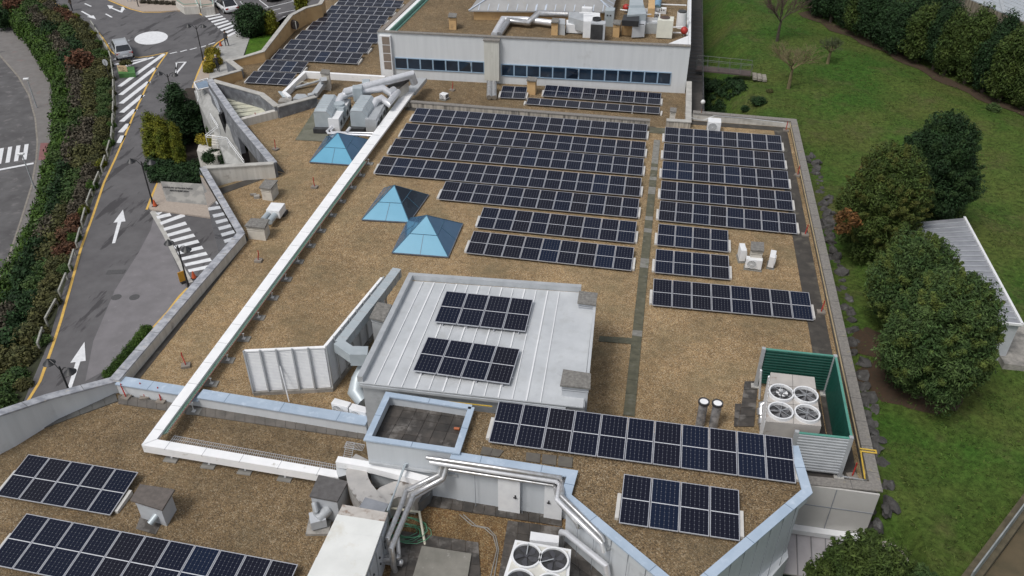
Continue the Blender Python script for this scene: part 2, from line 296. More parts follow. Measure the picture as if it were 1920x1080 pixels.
def panelmat():
    m=bpy.data.materials.new('solar_cells'); m.use_nodes=True; nt=m.node_tree; N=nt.nodes; Lk=nt.links.new; b=N['Principled BSDF']
    t=N.new('ShaderNodeTexCoord'); sx=N.new('ShaderNodeSeparateXYZ'); Lk(t.outputs['UV'],sx.inputs[0])
    def mth(op,a,bv=None,c=None):
        n=N.new('ShaderNodeMath'); n.operation=op
        for i,q in enumerate((a,bv,c)):
            if q is None: continue
            if isinstance(q,(int,float)): n.inputs[i].default_value=q
            else: Lk(q,n.inputs[i])
        return n.outputs[0]
    def lines(src,k,w):
        f=mth('FRACT',mth('MULTIPLY',src,k)); d=mth('ABSOLUTE',mth('SUBTRACT',f,.5)); return mth('GREATER_THAN',d,.5-w)
    cu=lines(sx.outputs[0],6,.024); cv=lines(sx.outputs[1],24,.035)
    mid=mth('LESS_THAN',mth('ABSOLUTE',mth('SUBTRACT',sx.outputs[1],.5)),.0085)
    corner=mth('MULTIPLY',lines(sx.outputs[0],6,.075),lines(sx.outputs[1],12,.07))
    oi=N.new('ShaderNodeObjectInfo'); cr=N.new('ShaderNodeValToRGB'); e=cr.color_ramp.elements; e[0].position=0; e[0].color=(.006,.009,.022,1); e[1].position=.55; e[1].color=(.008,.009,.018,1)
    for p,c in ((.74,(.0095,.0095,.0155)),(.9,(.008,.010,.022)),(1,(.006,.013,.034))): q=e.new(p); q.color=(*c,1)
    Lk(oi.outputs['Random'],cr.inputs[0])
    def mix(f,a,c):
        x=N.new('ShaderNodeMix'); x.data_type='RGBA'; Lk(f,x.inputs[0]); Lk(a,x.inputs[6]); x.inputs[7].default_value=(*c,1); return x.outputs[2]
    c=mix(cv,cr.outputs[0],(.028,.030,.042)); c=mix(cu,c,(.085,.09,.11)); c=mix(corner,c,(.20,.21,.23)); c=mix(mid,c,(.55,.56,.60))
    Lk(c,b.inputs['Base Color']); b.inputs['Roughness'].default_value=.11; b.inputs['Specular IOR Level'].default_value=.20
    return m
PANEL=panelmat()
# ---------------------------------------------------------------- levels (m, 0 = gravel of the main roof)
ZY=.22
ZD,ZH,ZB,ZP,ZW,ZG,ZR,ZL=-.2,-.5,2.62,3.1,3.2,-1.0,-5.6,-9.0
def V2(x,y): return (x,y)
XY=lambda l,z:[(p.x,p.y) for p in pts(l,z)]
import numpy as np
# ================================================================ TERRAIN AND ROADS
def smooth(a,b,x): t=min(1,max(0,(x-a)/(b-a))); return t*t*(3-2*t)
def gz(x,y):
    if x<-8 and y<60: return ZL-.2
    z=ZG+.25*math.sin(x*.23+1)*math.sin(y*.19)+.12*math.sin(x*.7+y*.5)
    # ditch beside the rear building and pit beside the front corner
    d=(1-smooth(4.6,8.6+1.2*math.sin(y*.5),x))*smooth(9.8,11.5,y); z-=3.2*d
    p=(1-smooth(11.2,12.6+.05*(-26-y),x))*(1-smooth(-27.2,-26,y)); z-=3.2*p
    if x<10.6 and -27<y<9.8: z=-4
    if x<3.4: z=-4.2
    return z
def grid(x0,x1,y0,y1,s,fn):
    nx=int((x1-x0)/s)+1; ny=int((y1-y0)/s)+1; m=MB()
    vs=[(x0+i*s,y0+j*s,fn(x0+i*s,y0+j*s)) for j in range(ny) for i in range(nx)]
    m.add(vs,[(j*nx+i,j*nx+i+1,(j+1)*nx+i+1,(j+1)*nx+i) for j in range(ny-1) for i in range(nx-1)]); return m
m=grid(-8,112,-64,130,.8,gz); o=m.build('lawn',GRASS,smooth=True); tag(o,kind='structure')
m=MB(); m.quad((-900,-900,ZL-.3),(900,-900,ZL-.3),(900,1500,ZL-.3),(-900,1500,ZL-.3)); tag(m.build('ground',GRASS),kind='structure')
RL=[(-140,1010),(-60,900),(0,815),(43,756),(90,645),(120,540),(142,465),(165,400),(185,342),(203,300),(214,262),(218,200),(215,150),(208,108),(190,80),(172,52),(148,30),(95,0),(60,-25),(0,-70)]
RLw=XY(RL,ZR)
m=MB(); m.prism(RLw[::-1]+[(-26,-45),(-12,-45),(-12,95),(-60,120)],ZL-.1,ZR); tag(m.build('upper_road',ASPH),kind='structure')
LRl=[(0,-90),(-60,60),(-60,700)]
CUR=[(-60,20),(0,105),(35,145),(55,180),(67,225),(71,268),(69,300),(60,352),(40,417),(20,477),(0,530),(-40,640)]
SW=[(-90,-40),(0,28),(54,88),(107,165),(113,230),(108,290),(95,350),(85,410),(65,470),(40,520),(0,585),(-60,700),(-130,860),(-160,1010)]
def resample(w,n):
    w=[Vector((p[0],p[1],0)) for p in w]; d=[0]
    for i in range(1,len(w)): d.append(d[-1]+(w[i]-w[i-1]).length)
    out=[]
    for k in range(n):
        t=d[-1]*k/(n-1); i=1
        while i<len(d)-1 and d[i]<t: i+=1
        f=(t-d[i-1])/(d[i]-d[i-1]) if d[i]>d[i-1] else 0; out.append(w[i-1].lerp(w[i],min(1,max(0,f))))
    return out
cw=XY(CUR,ZL); m=MB(); m.prism([(-140,cw[0][1]+30)]+cw+[(-70,-45),(-140,-45)],ZL-.15,ZL+.004); tag(m.build('lower_road',ASPHO),kind='structure')
sww=XY(SW,ZL); m=MB(); m.prism(cw+sww[::-1],ZL-.1,ZL+.13); tag(m.build('lower_pavement',SIDE),kind='structure')
m=MB(); m.wall(cw,.16,ZL-.1,ZL+.145); tag(m.build('lower_kerb',mat('kerb_stone',(.27,.25,.22),(.19,.17,.15),rough=.9)),kind='structure')
m=MB(); m.wall([(p.x,p.y) for p in resample([(a+.9,b) for a,b in cw],40)],.5,ZL+.132,ZL+.136)
NS=60; RLr=resample(RLw[::-1],NS); SWr=resample(sww,NS)
def slope(s,t):
    i=min(NS-2,int(s*(NS-1))); f=s*(NS-1)-i; a=SWr[i].lerp(SWr[i+1],f); b=RLr[i].lerp(RLr[i+1],f); p=a.lerp(b,t); k=t*t*(3-2*t)*.6+t*.4; p.z=ZL+.1+(ZR-ZL-.12)*k; return p
m=MB(); nt=10; m.add([slope(i/(NS-1),j/nt) for i in range(NS) for j in range(nt+1)],[(i*(nt+1)+j,(i+1)*(nt+1)+j,(i+1)*(nt+1)+j+1,i*(nt+1)+j+1) for i in range(NS-1) for j in range(nt)])
tag(m.build('planted_bank',mat('bank_soil',(.035,.040,.018),(.022,.026,.012),rough=.95,scale=3)),kind='structure')
# --- markings
def flat(name,pl,z,mt,kind='structure',th=.004):
    m=MB()
    for q in pl: m.prism(XY(q,z),z-.0,z+th)
    o=m.build(name,mt); tag(o,kind=kind); return o
def stripe(a,b,w,z):   # a,b px centreline, w metres
    A=at(*a,z);B=at(*b,z);d=(B-A);d.z=0;d.normalize();n=Vector((-d.y,d.x,0))*w/2
    return [(p.x,p.y) for p in (A+n,B+n,B-n,A-n)]
def strips(name,segs,z,mt,w,th=.004):
    m=MB()
    for s in segs: m.prism(stripe(s[0],s[1],s[2] if len(s)>2 else w,z),z,z+th)
    return tag(m.build(name,mt),kind='structure')
def pline(name,l,w,z,mt,th=.004):
    m=MB(); m.wall(XY(l,z),w,z,z+th); return tag(m.build(name,mt),kind='structure')
z1=ZR+.004
# pale worn patch of road and paved zones
flat('worn_road_patch',[[(290,400),(345,530),(352,545),(300,610),(262,628),(205,690),(160,715),(175,640),(215,545),(262,470),(283,430)]],z1,ASPHL)
z2=ZR+.009
pline('yellow_line',[(52,752),(75,715),(100,645),(115,598),(132,538),(152,465),(175,402),(195,342),(215,300),(228,270),(252,212),(275,162),(295,125),(314,98)],.17,z2,RYEL)
pline('yellow_line',[(314,98.5),(300,101),(282,105),(262,107.5),(218,104),(208,96),(197,77),(184,60)],.17,z2+.006,RYEL)
pline('yellow_line',[(357,181),(363,160),(372,135),(382,112),(393,95),(408,80),(427,69)],.2,z2,RYEL)
pline('yellow_line',[(203,0),(222,8),(245,17),(268,23),(300,23),(330,20.5),(352,20.5),(370,23),(381,29.5)],.2,z2,RYEL)
pline('yellow_line',[(275,393),(286,364),(296,341)],.17,z2,RYEL)
pline('yellow_line',[(357,402.5),(402,408)],.17,z2,RYEL)
pline('yellow_line',[(280,622),(315,584),(336,556),(352,540)],.17,z2,RYEL)
strips('edge_dashes',[((97,3),(104,7)),((108,9),(117,13)),((123,16),(130,20))],z2,RYEL,.16)
strips('lane_dashes',[((159,6.5),(171,12)),((198,26),(210,32.5)),((318.5,100.5),(332,97.5)),((338,97),(350.5,93.5)),((356,93),(369,89.5)),((375,89),(387,85.5)),((391,83.5),(403,79.5))],z2,RWHITE,.2)
# hatched area
hs_=[((213,111),(253,108)),((214,121),(277,109)),((226,127),(288,107),.42),((224,162),(308,101),.5),((226,178),(292,127),.5),((227,194),(279,153),.5),((228,211),(268,178),.5),((228,228),(254,205),.5),((226,248),(241,232),.5),((223,268),(231,254),.5)]
strips('hatch_stripes',hs_,z2,RWHITE,.32)
# arrows
def arrow(tail,tip,w=.13,hl=1.9,hw=.85):
    A=at(*tail,z2);B=at(*tip,z2);d=(B-A);Ln=d.length;d.normalize();n=Vector((-d.y,d.x,0));C=B-d*hl
    return [(p.x,p.y) for p in (A-n*w/1.2,C-n*w,C-n*hw/2,B,C+n*hw/2,C+n*w,A+n*w/1.2)]
m=MB(); m.prism(arrow((213,456),(230.5,393)),z2,z2+.004); m.prism(arrow((128,735),(158.5,641)),z2,z2+.004)
m.prism(arrow((153,21),(180,36),.13,1.7,.8),z2,z2+.004)
for q in ([(201,9.5),(213,11),(210,14),(226,20.5),(228,14),(224,14.5),(231,12.5),(235.5,18.5),(233,17.5),(229,23.5),(224,22.5),(208,15.5),(206,17)],): m.prism(XY(q,z2),z2,z2+.004)
tag(m.build('direction_arrows',RWHITE),kind='structure')
c0=at(283.5,71,z2); m=MB(); e1=at(314,66,z2)-c0; e2=at(290,82.5,z2)-c0
m.prism([(c0.x+e1.x*math.cos(a)+e2.x*math.sin(a),c0.y+e1.y*math.cos(a)+e2.y*math.sin(a)) for a in [2*math.pi*k/40 for k in range(40)]],z2,z2+.004); tag(m.build('mini_roundabout',RWHITE),kind='structure')
m=MB(); m.wall(XY([(331,117),(348,116.5),(329.5,139),(331,117)],z2),.22,z2,z2+.004); tag(m.build('give_way_triangle',RWHITE),kind='structure')
def zebra(name,a0,a1,b0,b1,n,z,frac=.52):   # a0->b0 left ends, a1->b1 right ends
    m=MB(); A0,A1,B0,B1=[at(*q,z) for q in (a0,a1,b0,b1)]
    for k in range(n):
        t=k/n; t2=(k+frac)/n
        m.prism([(p.x,p.y) for p in (A0.lerp(B0,t),A1.lerp(B1,t),A1.lerp(B1,t2),A0.lerp(B0,t2))],z,z+.004)
    return tag(m.build(name,RWHITE),kind='structure')
zebra('zebra_crossing',(384,30),(411,25),(431,72),(455,60),8,z2)
m=MB()
for q in (((292,399),(305,397),(297,404)),): m.prism(XY(q,z2),z2,z2+.004)
A0=at(291,404,z2);B0=at(358,520,z2)
for k in range(10):
    l0=(293+k*6.55,405.5+k*11.1); r0=(332+k*7.7 if k else 333,400+k*10.9) if k<2 else (339.5+(k-1)*7.75,404+(k-1)*11.35)
    if k<2: r0=((318,399),(344,400))[k]
    l1=(l0[0]+2.6,l0[1]+5.2); r1=(r0[0]+3.6,r0[1]+5.6)
    m.prism(XY((l0,r0,r1,l1),z2),z2,z2+.004)
tag(m.build('zebra_crossing',RWHITE),kind='structure')
flat('pale_gutter',[[(281,398),(286,394.5),(293,397),(306,423),(322,455),(340,492),(358,522),(362,528),(350,532),(341,512),(322,475),(304,438)]],z1+.002,CONCL)
zebra('zebra_crossing',(-22,311),(-16,281),(57.5,297.5),(61.5,268.5),5,ZL+.006,.5)
strips('stop_line',[((-10,320),(63,306))],ZL+.006,RWHITE,.35)
flat('red_tactile_paving',[[(72,300),(76,268),(97,268),(92,300)]],ZL+.132,mat('red_paving',(.24,.11,.11),(.20,.09,.09),rough=.9))
strips('parking_lines',[((450,3),(470,20.5),),((486,0),(503,13)),((547,0),(556,3)),((489,17),(560,0)),((505,21),(526,16)),((522,25.5),(560,17)),((530,32),(545,29)),((440,31),(466,23)),((444,42.5),(452,40))],z2,RWHITE,.13)
# raised pavements with kerbs
def kerbed(name,pl,mt,h=.12,z=ZR):
    m=MB(); m.prism(XY(pl,z+h),z-.1,z+h); return tag(m.build(name,mt),kind='structure')
kerbed('pavement',[(297,341),(385,346),(396,372),(404,409),(356,402),(281,392),(279,388)],PAVE)
kerbed('pavement',[(202,-3),(245,15),(268,21),(300,21),(345,18.5),(370,21),(383,28),(411,23),(402,8),(385,-6),(340,-30),(180,-30)],PAVE)
kerbed('pavement',[(428,69),(452,60),(468,71.5),(455,108),(430,118),(428,146),(380,150),(362,181),(359,178),(374,136),(395,97)],PAVEL)
kerbed('pavement',[(362,160),(384,112),(395,103),(392,145),(372,182),(358,182)],PAVE,.125)
kerbed('lawn_patch',[(468,73),(520,60),(545,25),(490,95),(459,104)],grassmat('bright_lawn',(.05,.13,.012),(.06,.11,.014),(.04,.09,.01)),.14)
kerbed('planting_bed',[(283,300),(290,240),(330,180),(350,165),(375,165),(395,230),(430,300),(380,343),(287,340)],SOIL,.14)
# ================================================================ BUILDINGS
def coping(m,line,t,zt,h=.07): m.wall(line,t,[z-0 for z in zt] if isinstance(zt,list) else zt,[z+h for z in zt] if isinstance(zt,list) else zt+h)
def slabstrip(name,cs,z,mt,parent,th=.045,gap=.02,seam=True,n=None):
    """row of square slabs between two px polylines (left ends list, right ends list)"""
    m=MB(); 
    for q in cs: m.prism([(p.x,p.y) for p in q],z,z+th+random.uniform(-.006,.006))
    return m.build(name,mt,parent)
def tiles(a0,a1,b0,b1,n,z,gap=.03,nu=1):
    A0,A1,B0,B1=[at(*q,z) for q in (a0,a1,b0,b1)]; out=[]
    for k in range(n):
        for u in range(nu):
            f=lambda s,t:A0.lerp(B0,t).lerp(A1.lerp(B1,t),s)
            g=gap/2
            out.append([f((u+g)/nu,(k+g)/n),f((u+1-g)/nu,(k+g)/n),f((u+1-g)/nu,(k+1-g)/n),f((u+g)/nu,(k+1-g)/n)])
    return out
# ---- main block
MAIN=thing('clinic_building','large flat roofed building covered in tan gravel and long rows of solar panels','building',(0,-8,0))
W1c=[at(214,712,.6),at(356,547,.6),at(451,438,.6)]
P2=at(452,437,.65);P3=at(380,313.5,1.15);P4=at(513,305,1.1);P5=at(444,223,1.0);P6=at(392,148,1.0);P7=at(519,199,.95);P8=at(592,180.5,.8)
main_poly=[(10.55,9.5),(10.5,-26.3),(-23.3,-25.9)]+[(p.x,p.y) for p in (at(222,715,0),at(452,445,0),at(398,352,0),at(512,320,0),at(455,238,0),at(520,211,0),at(596,193,0))]+[(-18.9,7.9),(.5,7.8),(3.1,8.2),(3.1,9.5)]
m=MB(); m.prism(main_poly,-.35,0); m.build('gravel_roof',G_MAIN,MAIN)
# bulk of the building under the roof
body=[(10.75,9.7),(10.75,-26.75),(-23.2,-26.2)]+[(p.x,p.y) for p in (W1c[0],P2,P3,P4+Vector((.4,0,0)),P5+Vector((1.2,.9,0)),P7,P8)]+[(-18.9,8.1),(2.7,8.1),(2.9,9.7)]
m=MB(); m.prism(body,-7,-.36); m.build('outer_wall',WALLW,MAIN)
# left parapet
l1=[(p.x,p.y) for p in W1c]; m=MB(); m.wall([(p[0]+.1,p[1]) for p in l1],.34,-.3,[.55,.55,.58]); m.build('parapet_wall',RENDERW,MAIN)
m=MB(); m.wall([(l1[0][0],l1[0][1]),(l1[1][0],l1[1][1]),(P2.x,P2.y)],.5,[.552,.552,.6],[.62,.62,.67]); m.build('parapet_coping',MARB,MAIN)
m=MB(); a=[(p.x,p.y) for p in (P2,P3)]; m.wall(a,.3,-.3,[.58,1.08]); m.build('parapet_wall',RENDERW,MAIN)
m=MB(); m.wall(a,.42,[.582,1.082],[.655,1.155]); m.build('parapet_coping',MARB,MAIN)
m=MB(); a=[(p.x,p.y) for p in (P3,P4)]; m.wall(a,.26,-5,[1.08,1.03]); m.build('parapet_wall',RENDERW,MAIN)
m=MB(); m.wall(a,.4,[1.082,1.032],[1.15,1.1]); m.build('parapet_coping',CONCL,MAIN)
# mirrored facade of the left front
n=(P3-P2).cross(Vector((0,0,1))).normalized()
if n.x>0: n=-n
a=[(P2+n*.28),(P3+n*.28)]; m=MB(); m.quad((a[0].x,a[0].y,.55),(a[1].x,a[1].y,1.05),(a[1].x,a[1].y,ZR),(a[0].x,a[0].y,ZR)); m.build('mirror_glass_facade',MIRR,MAIN)
# courtyard wall and recess walls
m=MB(); a=[(p.x,p.y) for p in (P4,P5,P6)]; m.wall(a[:2],.34,[-.3,-.35],[1.03,.93]); m.wall(a[1:],.34,-1.8,.93); m.build('courtyard_wall',MARBD,MAIN); m=MB(); m.wall([(p[0]+.35,p[1]+.25) for p in a[:2]],.15,-5.6,-.32); m.build('recess_shade_panel',FLASH,MAIN)  # dark panel added to stand for the shade in the void below
m=MB(); m.wall(a,.5,[1.032,.932,.932],[1.1,1,1]); m.build('courtyard_wall_coping',MARB,MAIN)
m=MB(); a=[(p.x,p.y) for p in (P6+Vector((.35,-.1,0)),at(490,175,1.0),P7)]; m.wall(a,.34,-1.6,.9); m.build('courtyard_wall',MARBD,MAIN)
m=MB(); m.wall(a,.46,.902,.97); m.build('courtyard_wall_coping',CONCL,MAIN)
m=MB(); P5b=at(446,224,.6);P7b=at(518,206,.6); a=[(p.x,p.y) for p in (P5b,P7b)]; m.wall(a,.4,-1.5,.6); m.build('parapet_wall',RENDERW,MAIN)
m=MB(); a=[(p.x,p.y) for p in (P7,P8,at(640,183,.4),at(768,193,.4))]; m.wall(a[:2],.36,-.3,[.88,.74]); m.build('parapet_wall',MARBD,MAIN)
m=MB(); m.wall(a[:2],.44,[.882,.742],[.95,.81]); m.build('parapet_coping',CONCL,MAIN)
m=MB(); m.wall(a[1:3],.34,-.5,.35); m.wall([(-18.95,8.25),(.15,8.05)],.34,-.3,.33); m.build('parapet_wall',STAIN,MAIN)
m=MB(); m.wall(a[1:3],.42,.352,.42); m.wall([(-18.95,8.25),(.15,8.05)],.42,.332,.40); m.build('parapet_coping',COPE,MAIN)
# recess with cream slatted cover
Q=pts([(420,183),(510,195),(512,205),(446,222),(398,162)],0); m=MB(); m.prism([(p.x,p.y) for p in Q],-1.55,-1.5); m.build('recess_floor',CONC,MAIN)
m=MB()
for k in range(5):
    t=k/5; A=at(418+k*6,186+k*7.5,-.2); B=at(500+k*2.5,186+k*5,-.2); m.bar((A.x,A.y,-.25),(B.x,B.y,-.25),.62,.06)
m.build('slatted_cover',mat('cream_slats',(.60,.60,.47),(.46,.46,.38),rough=.7,scale=2,c3=(.30,.30,.26),s3=2,t3=(.55,.7)),MAIN)
# rear right parapet, right parapet, front right parapet
NE=(10.95,9.75); SE=(10.95,-26.75)
m=MB(); m.wall([(3.3,9.85),(10.75,9.6)],.3,-1.6,.5); m.build('parapet_wall',RENDERW,MAIN)
m=MB(); m.wall([(10.75,9.75),(10.75,-26.55),(6.9,-26.75)],.28,-.3,.5); m.build('parapet_wall',CONC,MAIN)
m=MB(); m.wall([(3.3,9.85),(10.75,9.62),(10.75,-26.6),(6.9,-26.8)],.46,.502,.57); m.build('parapet_coping',COPE,MAIN)
m=MB(); m.wall([(10.45,9.3),(10.45,-25.9)],.05,.44,.5); m.build('lightning_conductor_rail',mat('ochre_strip',(.42,.33,.19),(.34,.27,.16)),MAIN)
# east wall of the step at the rear, low returns
m=MB(); m.wall([(2.95,16.2),(2.98,8.15),(1.35,8.1)],.34,-.6,.45); m.build('parapet_wall',STAIN,MAIN)
m=MB(); m.wall([(2.95,16.2),(2.98,8.15),(1.35,8.1)],.44,.452,.52); m.build('parapet_coping',CONCL,MAIN)
# flashings / dark walkway bands on the gravel
m=MB()
m.prism([(9.35,9.2),(10.3,9.2),(10.3,-26.3),(9.35,-26.3)],.001,.03)
m.prism([(3.2,8.7),(10.3,8.7),(10.3,9.4),(3.2,9.4)],.001,.026)
m.prism(XY([(228,716),(358,560),(452,448),(466,450),(382,560),(258,715)],.0),.001,.02)
m.prism(XY([(398,350),(405,344),(452,447),(466,450)],.0),.001,.022)
m.prism(XY([(404,356),(512,322),(530,326),(500,334),(412,366)],.0),.001,.024)
m.prism(XY([(512,318),(455,238),(468,240),(534,324)],.0),.001,.018)
m.prism([(-18.9,7.9),(.6,7.75),(.6,7.15),(-18.9,7.35)],.001,.02)
m.build('roof_edge_flashing',FLASH,MAIN)
m=MB(); m.prism([(.15,7.6),(3,7.6),(3,6.6),(.15,6.6)],.003,.034); m.build('roof_edge_flashing',MOSS,MAIN)
# ---- paving paths on the main roof
PT=thing('paving_path','narrow path of grey and mossy paving slabs running back across the gravel roof','path',(.7,-8,0))
allt=tiles((1179,778),(1196,780),(1237,262),(1226,262),58,.03)
allt=tiles((1168,778),(1190,781),(1226,262),(1238,263),60,.03)
g1=[t for i,t in enumerate(allt) if i in (12,25,26,33,36,43,44,47,50,52,53,54,55,56,57,58,59)]; g2=[t for i,t in enumerate(allt) if t not in g1]
slabstrip('grey_slabs',g1,.001,GREYT,PT); slabstrip('mossy_slabs',g2,.001,MOSS,PT)
slabstrip('branch_slabs',tiles((1124,630),(1122,640),(1185,634),(1184,645),5,.03),.001,MOSS,PT)
PT=thing('paving_slabs','dark wet paving slabs laid beside the green screened chiller','path',(5.8,-22,0))
slabstrip('slabs',tiles((1384,800),(1414,800),(1396,715),(1422,715),5,.03),.002,DARKT,PT)
slabstrip('slabs',tiles((1376,800),(1384,800),(1378,757),(1390,757),3,.03),.002,DARKT,PT)
m=MB(); m.prism([(6.9,-20.7),(9.3,-20.7),(9.3,-26.2),(6.9,-26.2)],.002,.034); m.build('slabs',DARKT,PT)
# ---- front left gravel roof and its walls
LOW=thing('lower_wing','lower front wing with brown gravel roof behind a white parapet','building',(-14,-32,ZD))
B0=at(216,712,.45); lw=[(B0.x,B0.y),]+[(p.x,p.y) for p in (at(90,744,1.1),at(0,773,1.7),at(-120,812,2.2))]
m=MB(); m.prism([(-7.7,-27.6),(-7.2,-41),(-34,-41)]+[(p.x,p.y) for p in (at(-120,862,ZD),at(0,815,ZD),at(216,735,ZD))]+[(-22,-26.6),(-9.3,-27)],-.7,ZD); m.build('gravel_roof',G_DARK,LOW)
m=MB(); m.prism([(-9.3,-27.1),(7.3,-27.1),(7.3,-29.7),(3,-36),(3,-42),(-33.5,-41.5)]+[(p[0],p[1]) for p in lw[::-1]],-7,-.72); m.build('outer_wall',WALLW,LOW)
m=MB(); m.wall(lw,.3,ZD-.4,[.42,1.04,1.62,2.1]); m.build('parapet_wall',WALLW,LOW)
m=MB(); m.wall(lw,.46,[.422,1.042,1.622,2.102],[.5,1.12,1.7,2.18]); m.build('parapet_coping',MARB,LOW)
wa=at(222,712,.5); wb=at(689,788,.5)
m=MB(); bw=[Vector((wa.x,wa.y,0)).lerp(Vector((wb.x,wb.y,0)),t) for t in (0,.27,.34,1)]
m.wall([(p.x,p.y) for p in bw[:2]],.42,-.6,.42);m.wall([(p.x,p.y) for p in bw[1:3]],.4,-.6,.18);m.wall([(p.x,p.y) for p in bw[2:]],.42,-.6,.42); m.build('dividing_wall',WALLW,LOW)
m=MB()
for s,e,z in ((bw[0],bw[1],.422),(bw[1],bw[2],.182),(bw[2],bw[3],.422)): m.wall([(s.x,s.y),(e.x,e.y)],.58,z,z+.06)
m.build('dividing_wall_coping',BLUEC,LOW)
PT=thing('paving_slabs','row of square grey slabs along the foot of the blue topped dividing wall','path',(-16,-27.5,ZD))
slabstrip('slabs',tiles((222,742),(222,758),(690,807),(690,826),25,ZD),ZD+.002,mat('brown_grey_slab',(.15,.135,.12),(.10,.092,.083),rough=.7,scale=2),PT)
PT=thing('paving_slabs','row of square dark slabs along the foot of the white parapet','path',(-26,-29,ZD))
slabstrip('slabs',tiles((216,737),(222,753),(0,812),(0,834),9,ZD)+tiles((0,812),(0,834),(-75,842),(-75,864),3,ZD),ZD+.002,mat('dark_grey_slab',(.11,.11,.105),(.075,.075,.072),rough=.7,scale=2),PT)
m=MB(); m.prism(XY([(690,865),(870,930),(1057,965),(1062,1120),(700,1120)],.0),.0,.012)
# ---- raised front block with blue coping
BB=thing('front_block','raised front block with brown gravel roof edged in pale blue coping','building',(2,-30,ZB))
bo=[(-5.75,-27.35),(7.05,-27.25),(7.32,-29.5),(3.0,-34.7),(-1.32,-31.3),(-1.22,-30.2),(-5.9,-30.1)]
m=MB(); m.prism(bo,ZB-.3,ZB); m.build('gravel_roof',G_DARK,BB)
m=MB(); m.prism([(p[0]*.985+.02,p[1]*.995-.12) for p in bo],-6,ZB-.31); m.build('outer_wall',WALLG,BB)
m=MB(); m.wall(bo[1:]+[],.18,ZB-.3,ZB+.18); m.build('parapet_wall',WALLG,BB)
m=MB(); m.wall(bo[1:],.36,ZB+.182,ZB+.25); m.build('parapet_coping',BLUEC,BB)
m=MB()   # vertical panel joints on the visible walls
for (a,b,n,zb) in ((bo[2],bo[3],9,-5),(bo[3],bo[4],7,-.2),(bo[5],bo[6],5,-.2)):
    A=Vector((*a,0));B=Vector((*b,0)); nn=(B-A).cross(Vector((0,0,1))).normalized(); c=Vector((2,-29.5,0)); nn=nn if nn.dot(A-c)>0 else -nn
    for k in range(1,n):
        p=A.lerp(B,k/n)+nn*.115; m=MB(); m.bar((p.x,p.y,zb),(p.x,p.y,ZB+.17),.02,.02); m.build('panel_joint',mat('joint_grey',(.24,.26,.29),(.2,.22,.25)),BB)
# doors in the recess wall (white steel doors)
for (x0,x1) in ((934,975),(1021,1055)):
    A,B=Vector((bo[6][0],bo[6][1]-.1,0)),Vector((bo[5][0],bo[5][1]-.1,0)); a=aw(x0,925,A,B); b=aw(x1,930,A,B); m=MB(); m.prism([(a.x,a.y-.03),(b.x,b.y-.03),(b.x,b.y+.1),(a.x,a.y+.1)],ZY+.03,ZY+1.95); d=m.build('door',WPAINT,BB)
    h=Vector((b.x-.18,b.y-.05,1.2)) if x0<1000 else Vector((a.x+.18,a.y-.05,1.2)); m=MB(); m.bar(h-Vector((.07,.03,0)),h+Vector((.07,-.03,0)),.03,.04); m.bar(h-Vector((0,-.02,.1)),h+Vector((0,.02,.1)),.05,.03); m.build('handle',BLACK,d)
PT=thing('paving_slabs','few worn grey slabs lying between the solar panels and the blue coping','path',(-2,-29,ZB))
slabstrip('slabs',tiles((905,838),(900,853),(945,846),(936,858),2,ZB)+tiles((985,848),(984,866),(1076,858),(1074,880),3,ZB,.12),ZB+.002,mat('brown_slab',(.13,.12,.10),(.10,.09,.08),rough=.6,scale=3),PT)
# ---- square terrace of dark slabs
TB=thing('roof_terrace','small sunken square terrace of wet dark slabs framed in pale blue coping','terrace',(-7.5,-28.5,2.4))
tq=XY([(727,739),(884,763),(857,845),(689,821)],3.0)
m=MB(); m.prism(tq,1.6,2.45); m.build('terrace_bed',FLASH,TB)
slabstrip('slabs',tiles((740,752),(880,772),(700,822),(852,842),5,2.5,.03,6),2.452,DARKT,TB)
m=MB(); m.wall(tq+[tq[0]],.12,ZD,2.93); m.build('terrace_wall',WALLG,TB)
m=MB(); m.wall([tq[1],tq[0],tq[3],tq[2],tq[1]],.26,2.932,3.0); m.build('terrace_coping',BLUEC,TB)
sw=[Vector((*tq[3],0)),Vector((*tq[2],0))]
m=MB(); m.bar((sw[0].x,sw[0].y-.12,1.75),(sw[1].x,sw[1].y-.12,1.75),.1,.1); m.build('wall_rail',GALV,TB)
# ---- metal roofed plant room
PR=thing('plant_room','block with pale standing seam metal roof carrying two small solar arrays','building',(-6,-23,0))
pq=[(-10.5,-19.4),(-1.5,-18.85),(-1.15,-26.75),(-10.5,-26.95)]
m=MB(); m.prism(pq,-.1,ZP-.06); m.build('outer_wall',GALV,PR)
m=MB(); m.prism([(-10.45,-19.45),(-1.55,-18.9),(-1.2,-26.85),(-10.55,-27.05)],ZP-.06,ZP); m.build('metal_roof',ZINC,PR)
m=MB(); NSM=16
for k in range(1,NSM):
    t=k/NSM; a=Vector((-10.45,-19.5,ZP+.02)).lerp(Vector((-1.55,-19.0,ZP+.02)),t); b=Vector((-10.5,-27.05,ZP+.02)).lerp(Vector((-1.2,-26.85,ZP+.02)),t)
    if t>.86: continue
    m.bar(a,b,.035 if k%2 else .06,.05)
m.build('roof_seams',WPAINT,PR)
m=MB(); m.wall([(-10.55,-27.0),(-10.55,-19.3),(-2.2,-18.8)],.24,ZP,ZP+.3); m.build('upstand',GALV,PR)
m=MB(); m.wall([(-1.45,-19.3),(-1.2,-25.2)],.12,ZP-.5,ZP+.3); m.prism([(-2.7,-19.6),(-1.5,-19.5),(-1.3,-25.1),(-2.55,-25.1)],ZP+.001,ZP+.05); m.build('roof_gutter',ZINC,PR)
m=MB(); m.bar((-10.55,-27.12,ZP-.1),(-1.9,-26.95,ZP-.1),.06,.12); m.build('gutter',GALV,PR)
